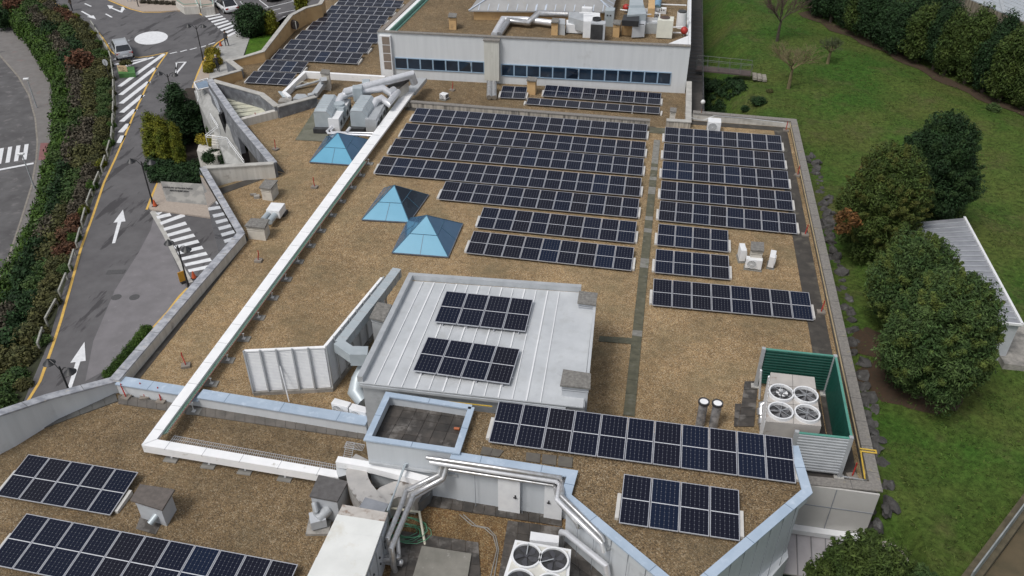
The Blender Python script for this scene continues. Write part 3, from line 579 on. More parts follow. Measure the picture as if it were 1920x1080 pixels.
m=MB(); m.bar((-9.4,-27.22,ZP-.34),(-4.9,-27.1,ZP-.34),.04,.03); m.build('yellow_cable',YEL,PR)
# ---- rear white building
RB=thing('rear_building','long white rear building with a ribbon of blue framed windows','building',(-10,16,ZH))
wA=Vector((-23.25,14.93,0)); wB=Vector((2.72,16.02,0)); wd=(wB-wA).normalized(); wn_=Vector((wd.y,-wd.x,0))
wC=wB+Vector((-.1,42,0)); wD=wA+Vector((1.6,42,0))
m=MB(); m.prism([(p.x,p.y) for p in (wA,wB,wC,wD)],-5,ZW-.01); m.build('wall',WALLW,RB)
ins=[(p.x,p.y) for p in (wA+Vector((1.35,.3,0)),wB+Vector((-.35,.3,0)),wC+Vector((-.3,0,0)),wD+Vector((1.3,0,0)))]
m=MB(); m.prism(ins,ZW-.005,ZW+.02); m.build('gravel_roof',G_DARK,RB)
fr=[(wA+wd*.0),(wB)]; m=MB(); m.wall([(p.x+.0,p.y+.14) for p in fr],.28,ZW-.008,3.46); m.build('parapet_wall',WALLW,RB)
m=MB(); m.wall([(p.x,p.y+.12) for p in fr],.42,3.462,3.53); m.build('parapet_coping',COPE,RB)
m=MB(); m.wall([(wB.x-.1,wB.y+.35),(wC.x-.1,wC.y)],.2,-1,3.5); m.build('parapet_wall',WPAINT,RB)
m=MB(); m.prism([(wB.x-1.8,wB.y+.33),(wB.x-.22,wB.y+.33),(wB.x-.22,wB.y+2.6)],ZW+.02,3.5); m.build('parapet_corner_plate',WPAINT,RB)
m=MB(); m.wall([(wA.x+.2,wA.y+.35),(wD.x+.2,wD.y)],.4,ZW-.3,3.5); m.build('parapet_coping',mat('brown_coping',(.26,.22,.19),(.19,.165,.145)),RB)
m=MB(); m.wall([(wA.x+.62,wA.y+.35),(wD.x+.62,wD.y)],.4,ZW-.3,3.42); m.build('white_gutter',WHITE,RB)
m=MB(); m.wall([(wA.x+1.02,wA.y+.35),(wD.x+1.02,wD.y)],.12,ZW-.3,3.6); m.wall([(wA.x+1.25,wA.y+.35),(wD.x+1.25,wD.y)],.12,ZW-.3,3.3); m.build('green_glass_edge',mat('green_glass_strip',(.10,.25,.20),(.16,.32,.27),rough=.2),RB)
def winrow(pts4,n):
    TLp,TRp,BLp,BRp=[aw(*q,wA,wB) for q in pts4]
    zt=(TLp.z+TRp.z)/2; zb=(BLp.z+BRp.z)/2
    for k in range(n):
        a=TLp.lerp(TRp,k/n);b=TLp.lerp(TRp,(k+1)/n); a.z=b.z=0; f=.05
        m=MB(); o1=wn_*.04
        for (u,v,z0,z1) in ((0,1,zb,zb+.07),(0,1,zt-.07,zt),(0,f,zb+.07,zt-.07),(1-f,1,zb+.07,zt-.07)):
            p=a.lerp(b,u)+wn_*-.02;q=a.lerp(b,v)+wn_*-.02
            m.prism([(p.x,p.y),(q.x,q.y),((q+o1*2.2).x,(q+o1*2.2).y),((p+o1*2.2).x,(p+o1*2.2).y)],z0,z1)
        w=m.build('window',mat('blue_window_frame',(.30,.42,.55),(.26,.37,.5),rough=.4),RB)
        m=MB(); p=a.lerp(b,f)+o1*.6;q=a.lerp(b,1-f)+o1*.6
        tilt=.0 if k!=5 else .25
        m.quad((p.x,p.y,zb+.07),(q.x,q.y,zb+.07),(q.x+wn_.x*tilt,q.y+wn_.y*tilt,zt-.07),(p.x,p.y,zt-.07)); m.build('pane',WINGL,w)
winrow(((740,108),(908,114.5),(741,129),(909,137)),7)
winrow(((940,117.5),(1259,137.5),(941,139.5),(1257,161.5)),13)
a=aw(909,70,wA,wB);b=aw(937,70,wA,wB)
m=MB(); m.prism([(a.x,a.y+.05),(b.x,b.y+.05),((b+wn_*.5).x,(b+wn_*.5).y),((a+wn_*.5).x,(a+wn_*.5).y)],-.1,3.3); m.build('pilaster',mat('pale_render',(.58,.58,.54),(.50,.50,.46),streak=True,c3=(.30,.29,.25),s3=.8,t3=(.6,.75)),RB)
m=MB(); m.prism([(a.x-.06,a.y+.05),(b.x+.06,b.y+.05),((b+wn_*.58).x+.06,(b+wn_*.58).y),((a+wn_*.58).x-.06,(a+wn_*.58).y)],3.302,3.4); m.build('pilaster_cap',COPE,RB)
# brown shaft at its left end
a=aw(712,64,wA,wB);b=aw(733,66,wA,wB); m=MB(); m.prism([(a.x,a.y+.05),(b.x,b.y+.05),((b+wn_*.3).x,(b+wn_*.3).y),((a+wn_*.3).x,(a+wn_*.3).y)],ZH,3.25); sh=m.build('corner_shaft',WPAINT,RB)
m=MB()
for k in range(4):
    z0=.35+k*.72; p=a.lerp(b,.25)+wn_*.31;q=a.lerp(b,.92)+wn_*.31; m.quad((p.x,p.y,z0),(q.x,q.y,z0),(q.x,q.y,z0+.66),(p.x,p.y,z0+.66))
m.build('brown_louvre',mat('brown_louvre',(.25,.20,.165),(.20,.165,.14),rough=.7,scale=3),sh)
# penthouse hipped roof
HP=thing('roof_pavilion','low ochre pavilion with hipped grey standing seam roof on the white building','pavilion',(-10,24,ZW))
e0=at(879,20,4.1);e1=at(1148,22.5,4.1)
m=MB(); m.prism([(e0.x+.35,e0.y+.35),(e1.x-.35,e1.y+.35),(e1.x-.35,e1.y+14),(e0.x+.35,e0.y+14)],ZW,4.02); m.build('wall',ORNG,HP)
hz_=3.1; r0=Vector((e0.x+6.2,e0.y+6.6,4.1+hz_));r1=Vector((e1.x-6.2,e1.y+6.6,4.1+hz_)); b0=Vector((e0.x,e0.y+13.4,4.1));b1=Vector((e1.x,e1.y+13.4,4.1))
m=MB(); m.add([e0,e1,b1,b0,r0,r1],[(0,1,5,4),(1,2,5),(2,3,4,5),(3,0,4)]); m.prism([(e0.x,e0.y),(e1.x,e1.y),(b1.x,b1.y),(b0.x,b0.y)],4.0,4.095)
m.build('hipped_roof',mat('warm_grey_zinc',(.37,.37,.37),(.30,.30,.30),rough=.5,metal=.2,scale=.8,c3=(.36,.33,.27),s3=.7,t3=(.55,.8)),HP)
m=MB()
for k in range(1,15):
    t=k/15; a=e0.lerp(e1,t); s=min(1,min(t,1-t)*(e1.x-e0.x)/6.2); top=Vector((a.x,a.y+6.6*s,4.1+hz_*s)); m.bar(a+Vector((0,0,.03)),top+Vector((0,0,.03)),.07 if k not in (7,8) else .16,.05)
for k in range(1,12):
    t=k/12; a=e1.lerp(b1,t); s=min(1,min(t,1-t)*13.4/6.6); m.bar(a+Vector((0,0,.03)),Vector((a.x-6.2*s,a.y,4.1+hz_*s+.03)),.07,.05)
for p,q in ((e0,r0),(e1,r1)): m.bar(p+Vector((0,0,.04)),q+Vector((0,0,.04)),.14,.06)
m.build('roof_seams',mat('pale_seam',(.50,.56,.64),(.45,.50,.58),rough=.4),HP)
# ---- rear left roof (between the road and the white building)
FB=thing('rear_left_wing','low rear left wing with brown gravel roof behind an ochre curved parapet','building',(-30,16,ZH))
fp=XY([(392,148),(438,158),(456,140),(440,121),(498,104),(560,40),(607,6),(640,-60)],ZH)+[(-22,60),(-22,15.5),(2.8,16.4),(2.8,8.2),(-18.9,8.2)]+XY([(600,185),(520,205),(490,185)],ZH)
m=MB(); m.prism(fp,ZH-.4,ZH); m.build('gravel_roof',G_DARK,FB)
m=MB(); m.prism(fp,-7,ZH-.41); m.build('outer_wall',ORNG,FB)
def owall(l,zt,base=None):
    a=[(p.x,p.y) for p in [at(x,y,z) for (x,y),z in zip(l,zt)]]
    m=MB(); m.wall(a,.3,-5.6,[z-.06 for z in zt]); w=m.build('ochre_parapet',ORNG,FB)
    m=MB(); m.wall(a,.42,[z-.058 for z in zt],zt); m.build('parapet_coping',CONCL,FB); return a
owall([(428,113),(450,108),(493,95),(545,28),(572,14),(600,7),(606,-3)],[.15,.2,.5,1.1,1.1,1.1,1.1])
owall([(395,146),(451,130.5)],[.3,.3])
m=MB(); a=[(p.x,p.y) for p in (at(426,110,.3),at(451,129,.3))]; m.wall(a,.36,-5.6,.2); m.build('parapet_wall',MARBD,FB); m=MB(); m.wall(a,.5,.202,.28); m.build('parapet_coping',CONCL,FB)
m=MB(); p=at(553,46,.4); q=at(551,50,.2)
P_=at(552,46,.3); m.tube([P_+Vector((-.25,.12,0)),P_+Vector((.18,-.16,0))],.42,20); rw=m.build('round_window',mat('dark_brown',(.07,.05,.045),(.05,.04,.035)),FB)
m=MB(); P_=at(552.5,46,.3)+Vector((.2,-.18,0)); m.bar(P_-Vector((0,0,.4)),P_+Vector((0,0,.4)),.09,.05); m.build('frame_bar',CONCL,rw)
for (x,y,z) in ((516,69,.35),(586,16,.75),(428,143,-.0)):
    m=MB(); c=at(x,y,z); dx=Vector((.62,.55,0)).normalized()*.16 if x<560 else Vector((.85,.3,0)).normalized()*.16
    m.tube([c-dx-Vector((0,0,.12)),c+dx-Vector((0,0,.12)),c+Vector((0,0,.16)),c-dx-Vector((0,0,.12))],.02,5); m.build('triangle_emblem',BLACK,FB)

# ---- lapped joints across copings and covers
def seams(line,w,z,step,mt,parent,name='coping_joint',sw=.018):
    m=MB(); P=[Vector((p[0],p[1],0)) for p in line]; n=len(P); zz=z if isinstance(z,(list,tuple)) else [z]*n
    for i in range(n-1):
        d=P[i+1]-P[i]; Ln=d.length; k=max(1,int(Ln/step)); d.normalize(); q=Vector((-d.y,d.x,0))*(w/2+.004)
        for j in range(1,k+1):
            t=(j-.5)/k; c=P[i].lerp(P[i+1],t); h=zz[i]*(1-t)+zz[i+1]*t; m.bar((c-q).to_tuple()[:2]+(h,),(c+q).to_tuple()[:2]+(h,),sw,.012)
    return m.build(name,mt,parent)
JB=mat('joint_blue',(.16,.22,.30),(.13,.18,.25)); JD=mat('joint_dark',(.10,.10,.10),(.08,.08,.08))
seams(bo[1:],.36,ZB+.252,1.9,JB,BB); seams([tq[1],tq[0],tq[3],tq[2],tq[1]],.26,3.002,1.8,JB,TB)
for s_,e_,z_ in ((bw[0],bw[1],.482),(bw[2],bw[3],.482)): seams([s_,e_],.58,z_,2.1,JB,LOW)
seams([l1[0],l1[1],P2],.5,[.622,.622,.672],1.3,JD,MAIN); seams([P2,P3],.42,[.657,1.157],1.2,JD,MAIN); seams(lw,.46,[.502,1.122,1.702,2.182],1.5,JD,LOW)
seams([(3.3,9.85),(10.75,9.62),(10.75,-26.6),(6.9,-26.8)],.46,.572,1.5,JD,MAIN); seams([wA,wB],.42,3.532,1.2,JD,RB); seams([P4,P5,P6],.5,[1.102,1.002,1.002],1.5,JD,MAIN)
# ================================================================ SOLAR ARRAYS
def panel_meshes(w,l):
    me=bpy.data.meshes.new('solar_panel'); x=w/2-.012; y=l/2-.012; f=.028
    me.from_pydata([(-x+f,-y+f,.036),(x-f,-y+f,.036),(x-f,y-f,.036),(-x+f,y-f,.036)],[],[(0,1,2,3)])
    uv=me.uv_layers.new(name='UVMap')
    for i,c in enumerate(((0,0),(1,0),(1,1),(0,1)) if l>w else ((0,0),(0,1),(1,1),(1,0))): uv.data[i].uv=c
    me.materials.append(PANEL); me.update()
    m=MB()
    for (a,b,c,d) in ((-x,-y,x,-y+f),(-x,y-f,x,y),(-x,-y+f,-x+f,y-f),(x-f,-y+f,x,y-f)): m.prism([(a,b),(c,b),(c,d),(a,d)],0,.04)
    fr=bpy.data.meshes.new('frame'); fr.from_pydata(m.v,[],m.f); fr.materials.append(FRAMEM); fr.update()
    return me,fr
PM=panel_meshes(1.0,2.06); PML=panel_meshes(2.06,1.0)
BALM=mat('ballast_block',(.58,.57,.55),(.48,.47,.45),rough=.8)
def array(c,n,zr,label,group,land=False,rails=False):
    zf=zr+.15; L_=2.06*1.05 if not land else 1.05
    tl=at(*c[0],zf);bl=at(*c[1],zf)
    zb=zf+ (L_*math.sin(math.radians(5.4)) if not rails else 0.05)
    TL,BL,TR,BR=at(*c[0],zb),at(*c[1],zf),at(*c[2],zb),at(*c[3],zf)
    base=(BL+BR)/2; base.z=zr
    R=thing('solar_array',label,'solar panels',tuple(base),group)
    U=((TR-TL)+(BR-BL))/(2*n); D=((TL-BL)+(TR-BR))/2
    X=U.normalized(); Z=X.cross(D).normalized(); Y=Z.cross(X); sx=U.length/(1.0 if not land else 2.06); sy=D.length/(2.06 if not land else 1.0)
    pm=PM if not land else PML
    k=D.dot(X)/D.length
    for i in range(n):
        t=(i+.5)/n; P=(TL.lerp(TR,t)+BL.lerp(BR,t))/2; P.z+=-.0
        o=bpy.data.objects.new('solar_panel',pm[0]); f=bpy.data.objects.new('frame',pm[1])
        M_=Matrix(((X.x*sx,Y.x*sy+0,Z.x,P.x-base.x),(X.y*sx,Y.y*sy,Z.y,P.y-base.y),(X.z*sx,Y.z*sy,Z.z,P.z-base.z),(0,0,0,1)))
        COL.objects.link(o); o.parent=R; o.matrix_local=M_; COL.objects.link(f); f.parent=o
    if rails:
        m=MB()
        for t in (.22,.78): m.bar(BL.lerp(TL,t)-Vector((0,0,.05))-U*.02,BR.lerp(TR,t)-Vector((0,0,.05))+U*.02,.04,.06)
        for t in (0.08,.35,.65,.92): m.bar(BL.lerp(BR,t)-Vector((0,0,.1)),TL.lerp(TR,t)-Vector((0,0,.1)),.05,.09)
        m.build('mounting_rail',FRAMEM,R)
    else:
        for i in range(n+1):
            B_=BL.lerp(BR,i/n);T_=TL.lerp(TR,i/n); ex=U*(-.07 if i==0 else .07 if i==n else 0)
            a=B_.lerp(T_,.08 if land else .12)+ex;b=B_.lerp(T_,.62)+ex; m=MB()
            if 0<i<n and i%2: continue
            d=(b-a); d.z=0; nn=Vector((-d.y,d.x,0)).normalized()*.07
            za=a.z-.045; zb_=b.z-.06
            m.add([(a+nn).to_tuple()[:2]+(zr,),(a-nn).to_tuple()[:2]+(zr,),(b-nn).to_tuple()[:2]+(zr,),(b+nn).to_tuple()[:2]+(zr,),(a+nn).to_tuple()[:2]+(za,),(a-nn).to_tuple()[:2]+(za,),(b-nn).to_tuple()[:2]+(zb_,),(b+nn).to_tuple()[:2]+(zb_,)],[(0,1,2,3),(7,6,5,4),(0,4,5,1),(1,5,6,2),(2,6,7,3),(3,7,4,0)])
            m.build('ballast_block',BALM,R)
    return R
Ldat=[((781.7,203.3),(768.3,227.5),(1214.7,233.8),(1211.3,262),17),((761.7,231.7),(747.5,257.5),(1211.3,266.7),(1208,295.3),17),((741.3,260.3),(726.2,289.5),(1207.8,297.5),(1204.2,330),17),((717.5,293.3),(701.7,326.7),(1203.7,335),(1199.5,368.8),17),((836,340.4),(820.4,374.2),(1199.2,373.3),(1195,409.6),12),((905.8,388.8),(893.3,427.3),(1194.4,416.5),(1189.6,457),9),((888,433.5),(872.5,475.4),(1189.2,465),(1184.4,508.5),9)]
ords=['rearmost','second','third','fourth','fifth','sixth','seventh','frontmost']
for i,q in enumerate(Ldat): array(q[:4],q[4],0,['rearmost row of seventeen panels, against the streaked parapet left of the slab path','second of the seventeen panel rows behind the slab path, counted from the rear','third of the four seventeen panel rows left of the slab path','frontmost seventeen panel row, reaching furthest left beside the bright metal duct','row of twelve panels left of the slab path, just in front of the long rows','rear one of the two nine panel rows, with several bluer panels on its right','front one of the two nine panel rows, nearest the blue glass pyramids'][i],'solar rows left of the slab path')
Rdat=[((1246.7,238.7),(1245.3,266.3),(1463.7,255),(1467.5,284.2),8),((1244.5,269.5),(1242.8,298.7),(1469.2,287.5),(1473.3,318.3),8),((1242,302.5),(1240,334.2),(1476.7,321.3),(1480.3,355.3),8),((1239.5,339.5),(1237.5,373.3),(1483.3,360),(1487.5,396.3),8),((1237,377),(1234,413.4),(1490.7,401.2),(1495.8,439.9),8),((1234,420),(1231.4,460.3),(1364.8,432.8),(1366.4,473.5),4),((1229.8,467.8),(1226.7,511.6),(1366.9,480),(1367.9,525.5),4),((1225.3,522.4),(1222.2,573.7),(1517.2,549.9),(1525.3,601.4),8)]
for i,q in enumerate(Rdat): array(q[:4],q[4],0,['rearmost eight panel row right of the slab path, below the white cooling box','second eight panel row from the rear, right of the slab path','middle one of five stacked eight panel rows right of the slab path','fourth eight panel row from the rear, right of the slab path','fifth eight panel row from the rear, just behind the small condensers','rear one of the two short four panel rows right of the slab path','front one of the two short four panel rows, left of the condensers','eight panel row standing alone at the front right of the tan gravel'][i],'solar rows right of the slab path')
array(((935.3,752.5),(915,829.7),(1485.5,822),(1492.5,908)),11,ZB,'long eleven panel row on the blue edged front block','solar rows on the front block')
array(((1170,889.5),(1158.8,981.3),(1385.8,919.3),(1388,1016.3)),4,ZB,'four panel row in the pointed corner of the blue edged front block','solar rows on the front block')
array(((55.6,851.8),(-9.5,930.5),(260.5,887),(206.8,966.8)),5,ZD,'five panel row at the left of the lower front roof','solar rows on the lower front roof')
array(((51.6,963.3),(-24,1058.5),(554.5,1058),(517,1168)),11,ZD,'long panel row running out of the bottom left corner of the photo','solar rows on the lower front roof')
array(((834.5,546.3),(815.8,604.5),(1000,562.5),(985.8,623.3)),4,ZP+.02,'rear four panel array on the pale metal roof','arrays on the metal roof',rails=True)
array(((800,632),(775,696.3),(974.3,655),(957,722)),4,ZP+.02,'front four panel array on the pale metal roof','arrays on the metal roof',rails=True)
array(((1022,160),(1018.3,180.5),(1240,175),(1238.3,197.5)),9,ZH,'nine panel row right under the ribbon window of the white building','solar rows under the white building')
array(((989.5,183.8),(986.3,195.5),(1238.3,201.3),(1235.8,214.5)),5,ZH,'low row of panels laid lengthwise in front of the ribbon window row','solar rows under the white building',land=True)
array(((942.5,161.3),(936.3,183.8),(989.5,163.8),(984.3,185.8)),2,ZH,'pair of panels beside the double pipe below the white pilaster','solar rows under the white building')
Fd=[((476.7,133.8),(457.5,155.5),(557.5,138.3),(540,160.3),4),((500.3,112.5),(483.3,132.8),(580.5,117.2),(562.5,136.7),4),((524.2,92.5),(508,111.3),(682,100.8),(668.3,120.5),8),((546.2,74.5),(531.3,92),(700.3,81.7),(686,100.5),8),((567.5,57.5),(553,73.3),(718,64),(705,82),8),((588.7,40.8),(573.3,56.3),(718,46),(705,63),7),((606.7,25),(592,40),(731,30.5),(719,46.5),7),((623.3,10.8),(610,24.5),(746,16),(733,30.5),7),((640,-3),(627,9.5),(761,1.5),(747,15.5),7)]
for i,q in enumerate(Fd): array(q[:4],q[4],ZH,['frontmost of the four panel rows on the rear left roof, by the stone recess','four panel row second from the front on the rear left roof','eight panel row with exposed right end, third on the rear left roof','eight panel row fourth from the front on the rear left roof','fifth row from the front, meeting the brown shaft of the white building','sixth row from the front on the rear left roof, level with the round wall window','seventh row from the front beside the left edge of the white building','second row from the top edge of the photo on the rear left roof','topmost row, cut by the top edge of the photo on the rear left roof'][i],'solar rows on the rear left roof')
# ================================================================ ROOFTOP OBJECTS
def inset(p,f):
    c=sum((Vector((q[0],q[1],0)) for q in p),Vector())/len(p); return [((q[0]-c.x)*f+c.x,(q[1]-c.y)*f+c.y) for q in p]
def vent(c4,zc,zb,label,cap=SLABCAP,body=VENTW,louv=True,f=.86,grp='slab capped roof vents'):
    p=XY(c4,zc); a=inset(p,f); c=inset(p,.0)[0]
    T=thing('roof_vent',label,'vent',(c[0],c[1],zb),grp)
    m=MB(); m.prism(p,zc-.08,zc); m.build('cap_slab',cap,T)
    m=MB(); m.prism(a,zb,zc-.34 if louv else zc-.081); m.build('body',body,T)
    if louv:
        m=MB(); m.prism(inset(p,f*.82),zc-.339,zc-.081); m.build('opening',DARK,T)
        for z in (zc-.30,zc-.19): m=MB(); m.prism(inset(p,f*1.04),z,z+.05); m.build('louvre_slat',body,T)
    return T
vent([(485.4,351),(497,336),(521,337.5),(507.4,354.3)],.95,0,'square cream vent with lichen slab cap, the rear one by the folded white parapet')
vent([(458,423),(470.5,408.8),(504.8,410.7),(495.7,427.5)],.95,0,'cream vent linked by two round ducts to a white box unit')
vent([(243.8,937.5),(262.5,907.5),(327.5,917.5),(303.8,956)],.95,ZD,'white vent with brown cap and a short pipe, beside the five panel row',cap=mat('brown_cap',(.14,.12,.11),(.10,.088,.08),rough=.9,scale=6),body=VENTG,f=.8)
vent([(580,930),(597.5,890),(652.5,902.5),(632.5,940)],1.15,ZD,'grey metal clad vent with dark flat lid beside the big air handling unit',cap=mat('dark_lid',(.12,.115,.115),(.085,.08,.08),rough=.8,scale=5),body=VENTG,louv=False,f=.93)
vent([(692.5,595),(707.5,566),(735,571),(720,602.5)],2.75,0,'tall vent with worn slab cap at the left side of the metal roof',body=GALV,f=.85)
vent([(1082.5,567),(1086,545),(1121,549),(1117,571)],3.55,2.9,'slab capped vent on the rear right corner of the metal roof',body=VENTG)
vent([(1050,722),(1056,692),(1108,700),(1107,728)],3.75,2.3,'large slab capped vent on the front right corner of the metal roof',body=VENTG)
vent([(1407.5,468.5),(1408.5,452.5),(1432.5,454),(1433,471)],1.25,0,'slab capped vent standing between three small condensers')
vent([(840,31),(842,23.5),(857,25),(855.5,32)],4.35,ZW,'ochre vent on the white building, alone on the gravel left of the round ducts',body=ORNG)
vent([(1033,41),(1036,33),(1049,34),(1047,42)],4.35,ZW,'ochre vent on the white building, in front of the round ducts',body=ORNG)
vent([(1149,44),(1152,36.5),(1166,38),(1163,46)],4.35,ZW,'ochre vent on the white building, among the cooling machines',body=ORNG)
vent([(987,150),(990,143),(1008,145),(1005,152)],.75,ZH,'small ochre vent behind the low lengthwise panel row',body=ORNG)
vent([(1256,208),(1257,201),(1269,202),(1268,210)],.7,ZH,'small cream vent at the end of the streaked parapet, near the slab path')
vent([(600,136),(604,129),(619,131),(617,139)],1.0,ZH,'concrete vent on the rear left roof with a grey duct leaning against it',body=VENTW)
# ---- pyramids
def pyramid(b4,apex,label,zb=.12,dark=False):
    P=[at(*q,zb) for q in b4]; c=sum(P,Vector())/4
    # apex height from the photo along the plumb line over the centre
    best=min([zb+.02*k for k in range(30,160)],key=lambda z:abs((lambda q:(RR[1][0]*q[0]+RR[1][1]*q[1]+RR[1][2]*q[2])/-(RR[2][0]*q[0]+RR[2][1]*q[1]+RR[2][2]*q[2]))(Vector((c.x,c.y,z))-CAM)*-F+540-apex[1]))
    A=Vector((c.x,c.y,best)); T=thing('skylight',label,'skylight',(c.x,c.y,0),'blue glass pyramid skylights')
    m=MB(); m.prism([(p.x,p.y) for p in P],.0,zb); m.prism(inset([(p.x,p.y) for p in P],1.03),zb-.05,zb-.005); m.build('kerb_frame',mat('dark_frame',(.14,.16,.19),(.11,.12,.15),rough=.5),T)
    for i in range(4):
        a,b=P[i],P[(i+1)%4]; h=.5; la=a.lerp(A,h);lb=b.lerp(A,h)
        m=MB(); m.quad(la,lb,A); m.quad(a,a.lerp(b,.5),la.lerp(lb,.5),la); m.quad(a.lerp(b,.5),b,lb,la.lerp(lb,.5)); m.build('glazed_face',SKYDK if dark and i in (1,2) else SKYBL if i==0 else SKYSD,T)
        m=MB(); m.bar(a,A,.045,.03); m.bar(la,lb,.03,.03); m.bar(a.lerp(b,.5),la.lerp(lb,.5),.03,.03); m.build('glazing_bar',mat('blue_bar',(.05,.13,.2),(.04,.1,.16),rough=.4),T)
pyramid([(679,411),(767,416),(803,365),(721,352)],(740,347),'blue glass pyramid skylight, the middle one of three with dark reflections coloured into two sides',dark=True)
pyramid([(736,473),(840,481),(867,419),(767,409)],(798,403),'frontmost blue glass pyramid skylight, touching the corner of its neighbour')
pyramid([(581,303),(664,309),(694,262),(612,256)],(632,249),'rearmost blue glass pyramid skylight, behind the bright metal duct by the air units')
# ---- bright duct cover with cable tray
DC=thing('duct_cover','long bright white sheet metal duct cover running the length of the roof and turning right','duct cover',(-18,-20,0))
o1=[(772,163),(265,834),(634,893)]; i1=[(790,163),(294,823),(634,884)]
m=MB(); m.prism(XY([(757,172),(265,834),(294,823),(777,172)],.62),.48,.62); m.build('cover_long_run',WHITE,DC)
m=MB(); m.prism(XY([(265.5,834.5),(634,896),(634,882),(294.5,823.5)],.62),.2,.618); m.build('cover_short_run',WHITE,DC)
m=MB(); m.prism(XY([(757,171.5),(779,171.5),(800,146),(783,146)],.62),.3,.615); m.build('cover_end',GALV,DC)
c0_,c1_=at(768,172,.62),at(280,829,.62); seams([c0_,c1_],.52,.621,1.5,mat('joint_pale',(.45,.46,.48)),DC,'cover_joint'); c2_=at(634,889,.62); seams([c1_,c2_],.52,.62,1.5,MATS['joint_pale'],DC,'cover_joint')
CT=thing('cable_tray','green wire mesh cable tray with red rope edge beside the white duct cover','cable tray',(-18,-20,0))
A0,A1,B0_,B1_=at(793,172,.42),at(802,172,.42),at(306,822,.42),at(327,817,.42)
A0,A1=at(681.5,303,.5),at(688,303,.5); B0_,B1_=at(299,816,.5),at(316,810,.5)
m=MB(); N_=150
for k in range(N_+1):
    t=k/N_; a=A0.lerp(B0_,t);b=A1.lerp(B1_,t); m.bar(a,b,.018,.012)
for s in (0,.33,.66,1): m.bar(A0.lerp(A1,s),B0_.lerp(B1_,s),.018,.018)
C0,C1=at(327,817,.42),at(318,829,.42); D0,D1=at(632,872,.42),at(631,882,.42)
for k in range(80): t=k/79; m.bar(C0.lerp(D0,t),C1.lerp(D1,t),.016,.012)
for s in (0,.5,1): m.bar(C0.lerp(C1,s),D0.lerp(D1,s),.016,.016)
m.build('wire_mesh',GALV,CT)
m=MB()
for s in (.15,.3,.45,.6,.75):
    pl=[A0.lerp(A1,s+random.uniform(-.05,.05)).lerp(B0_.lerp(B1_,s+random.uniform(-.05,.05)),t/9)-Vector((0,0,.02)) for t in range(10)]; m.tube(pl,.04,5)
m.build('green_cable',mat('green_cable',(.09,.20,.14),(.16,.24,.20),rough=.6,scale=4),CT)
m=MB(); m.tube([A1+Vector((.03,0,.05)),B1_+Vector((.03,0,.05))],.014,5); m.build('red_rope',mat('red_rope',(.35,.12,.10),(.30,.10,.08)),CT)
pads=[(690,307.5),(674.5,329),(658,352),(638,378),(620,404),(600,433),(580,461),(557.5,491),(535,524),(509.5,559),(484,596),(456,636),(426,676),(395,720),(362,772)]
for (x,y) in pads:
    zb=0 if y<730 else ZD
    c=at(x,y,zb); m=MB(); m.box((c.x+.05,c.y,zb),.62,.42,.05,.1); p=m.build('rubber_pad',mat('grey_pad',(.26,.255,.24),(.20,.195,.18),rough=.9),CT)
    m=MB(); m.tube([(c.x+.05,c.y,zb+.05),(c.x+.05,c.y,.36)],.02,6); m.bar((c.x-.55,c.y,.37),(c.x+.12,c.y,.37),.05,.03); m.box((c.x+.05,c.y,zb+.05),.16,.16,.03); m.build('support_leg',WPAINT,p)
for (x,y) in ((322,861),(392,873),(460,884),(535,897)):
    c=at(x,y,ZD); m=MB(); m.box((c.x,c.y,ZD),.6,.4,.05); p=m.build('rubber_pad',MATS['grey_pad'],CT); m=MB(); m.bar((c.x,c.y,ZD+.06),(c.x,c.y+.3,ZD+.3),.08,.04); m.build('support_leg',WPAINT,p)
# ---- low white duct line on the rear left roof
T=thing('roof_duct','white low boxed duct bending across the rear left gravel roof','duct',tuple(at(600,150,ZH)),'white boxed ducts')
m=MB(); q=[at(x,y,.05) for x,y in ((722,143),(571,134),(532,172),(543,181))]; m.wall([(p.x,p.y) for p in q],.3,ZH,.05); m.build('duct_run',WHITE,T)
T=thing('pipe_bundle','bundle of short grey pipes at the end of the white boxed duct','pipes',tuple(at(530,178,ZH)))
m=MB()
for k in range(4): a=at(523+k*2.5,172+k*.3,-.1);b=at(532+k*2.5,183+k*.3,-.2); m.tube([a,b],.07,7)
m.build('pipes',GALVB,T)
T=thing('duct_elbow','grey rectangular duct leaning on the concrete vent of the rear left roof','duct',tuple(at(600,165,ZH)))
m=MB(); pl=[at(607,148,.7),at(606,156,.1),at(590,178,-.2),at(578,181,-.3)]
for a,b in zip(pl,pl[1:]): m.bar(a,b,.5,.34)
m.build('duct_body',GALV,T)
T=thing('cable_ladder','dark cable ladder lying on the rear left gravel roof','cable ladder',tuple(at(575,160,ZH)))
m=MB(); m.bar(at(546,167,-.35),at(603,150,-.1),.28,.12); m.build('ladder_body',GALV,T)
m=MB(); m.tube([at(556,160,-.1),at(565,153,.1),at(580,155,0),at(598,149,.1)],.03,5); m.build('loose_cable',CREAM,T)
T=thing('roof_box','low grey box on the ledge of the rear left roof','box',tuple(at(540,185,ZH))); m=MB(); m.prism(XY([(521,190),(526,183),(548,183),(545,192)],-.1),ZH,-.1); m.build('lid',CONC,T); m=MB(); m.prism(XY([(549,184),(556,176),(572,176),(578,181),(560,186)],0),ZH,.0); m.build('plate',GALV,T)
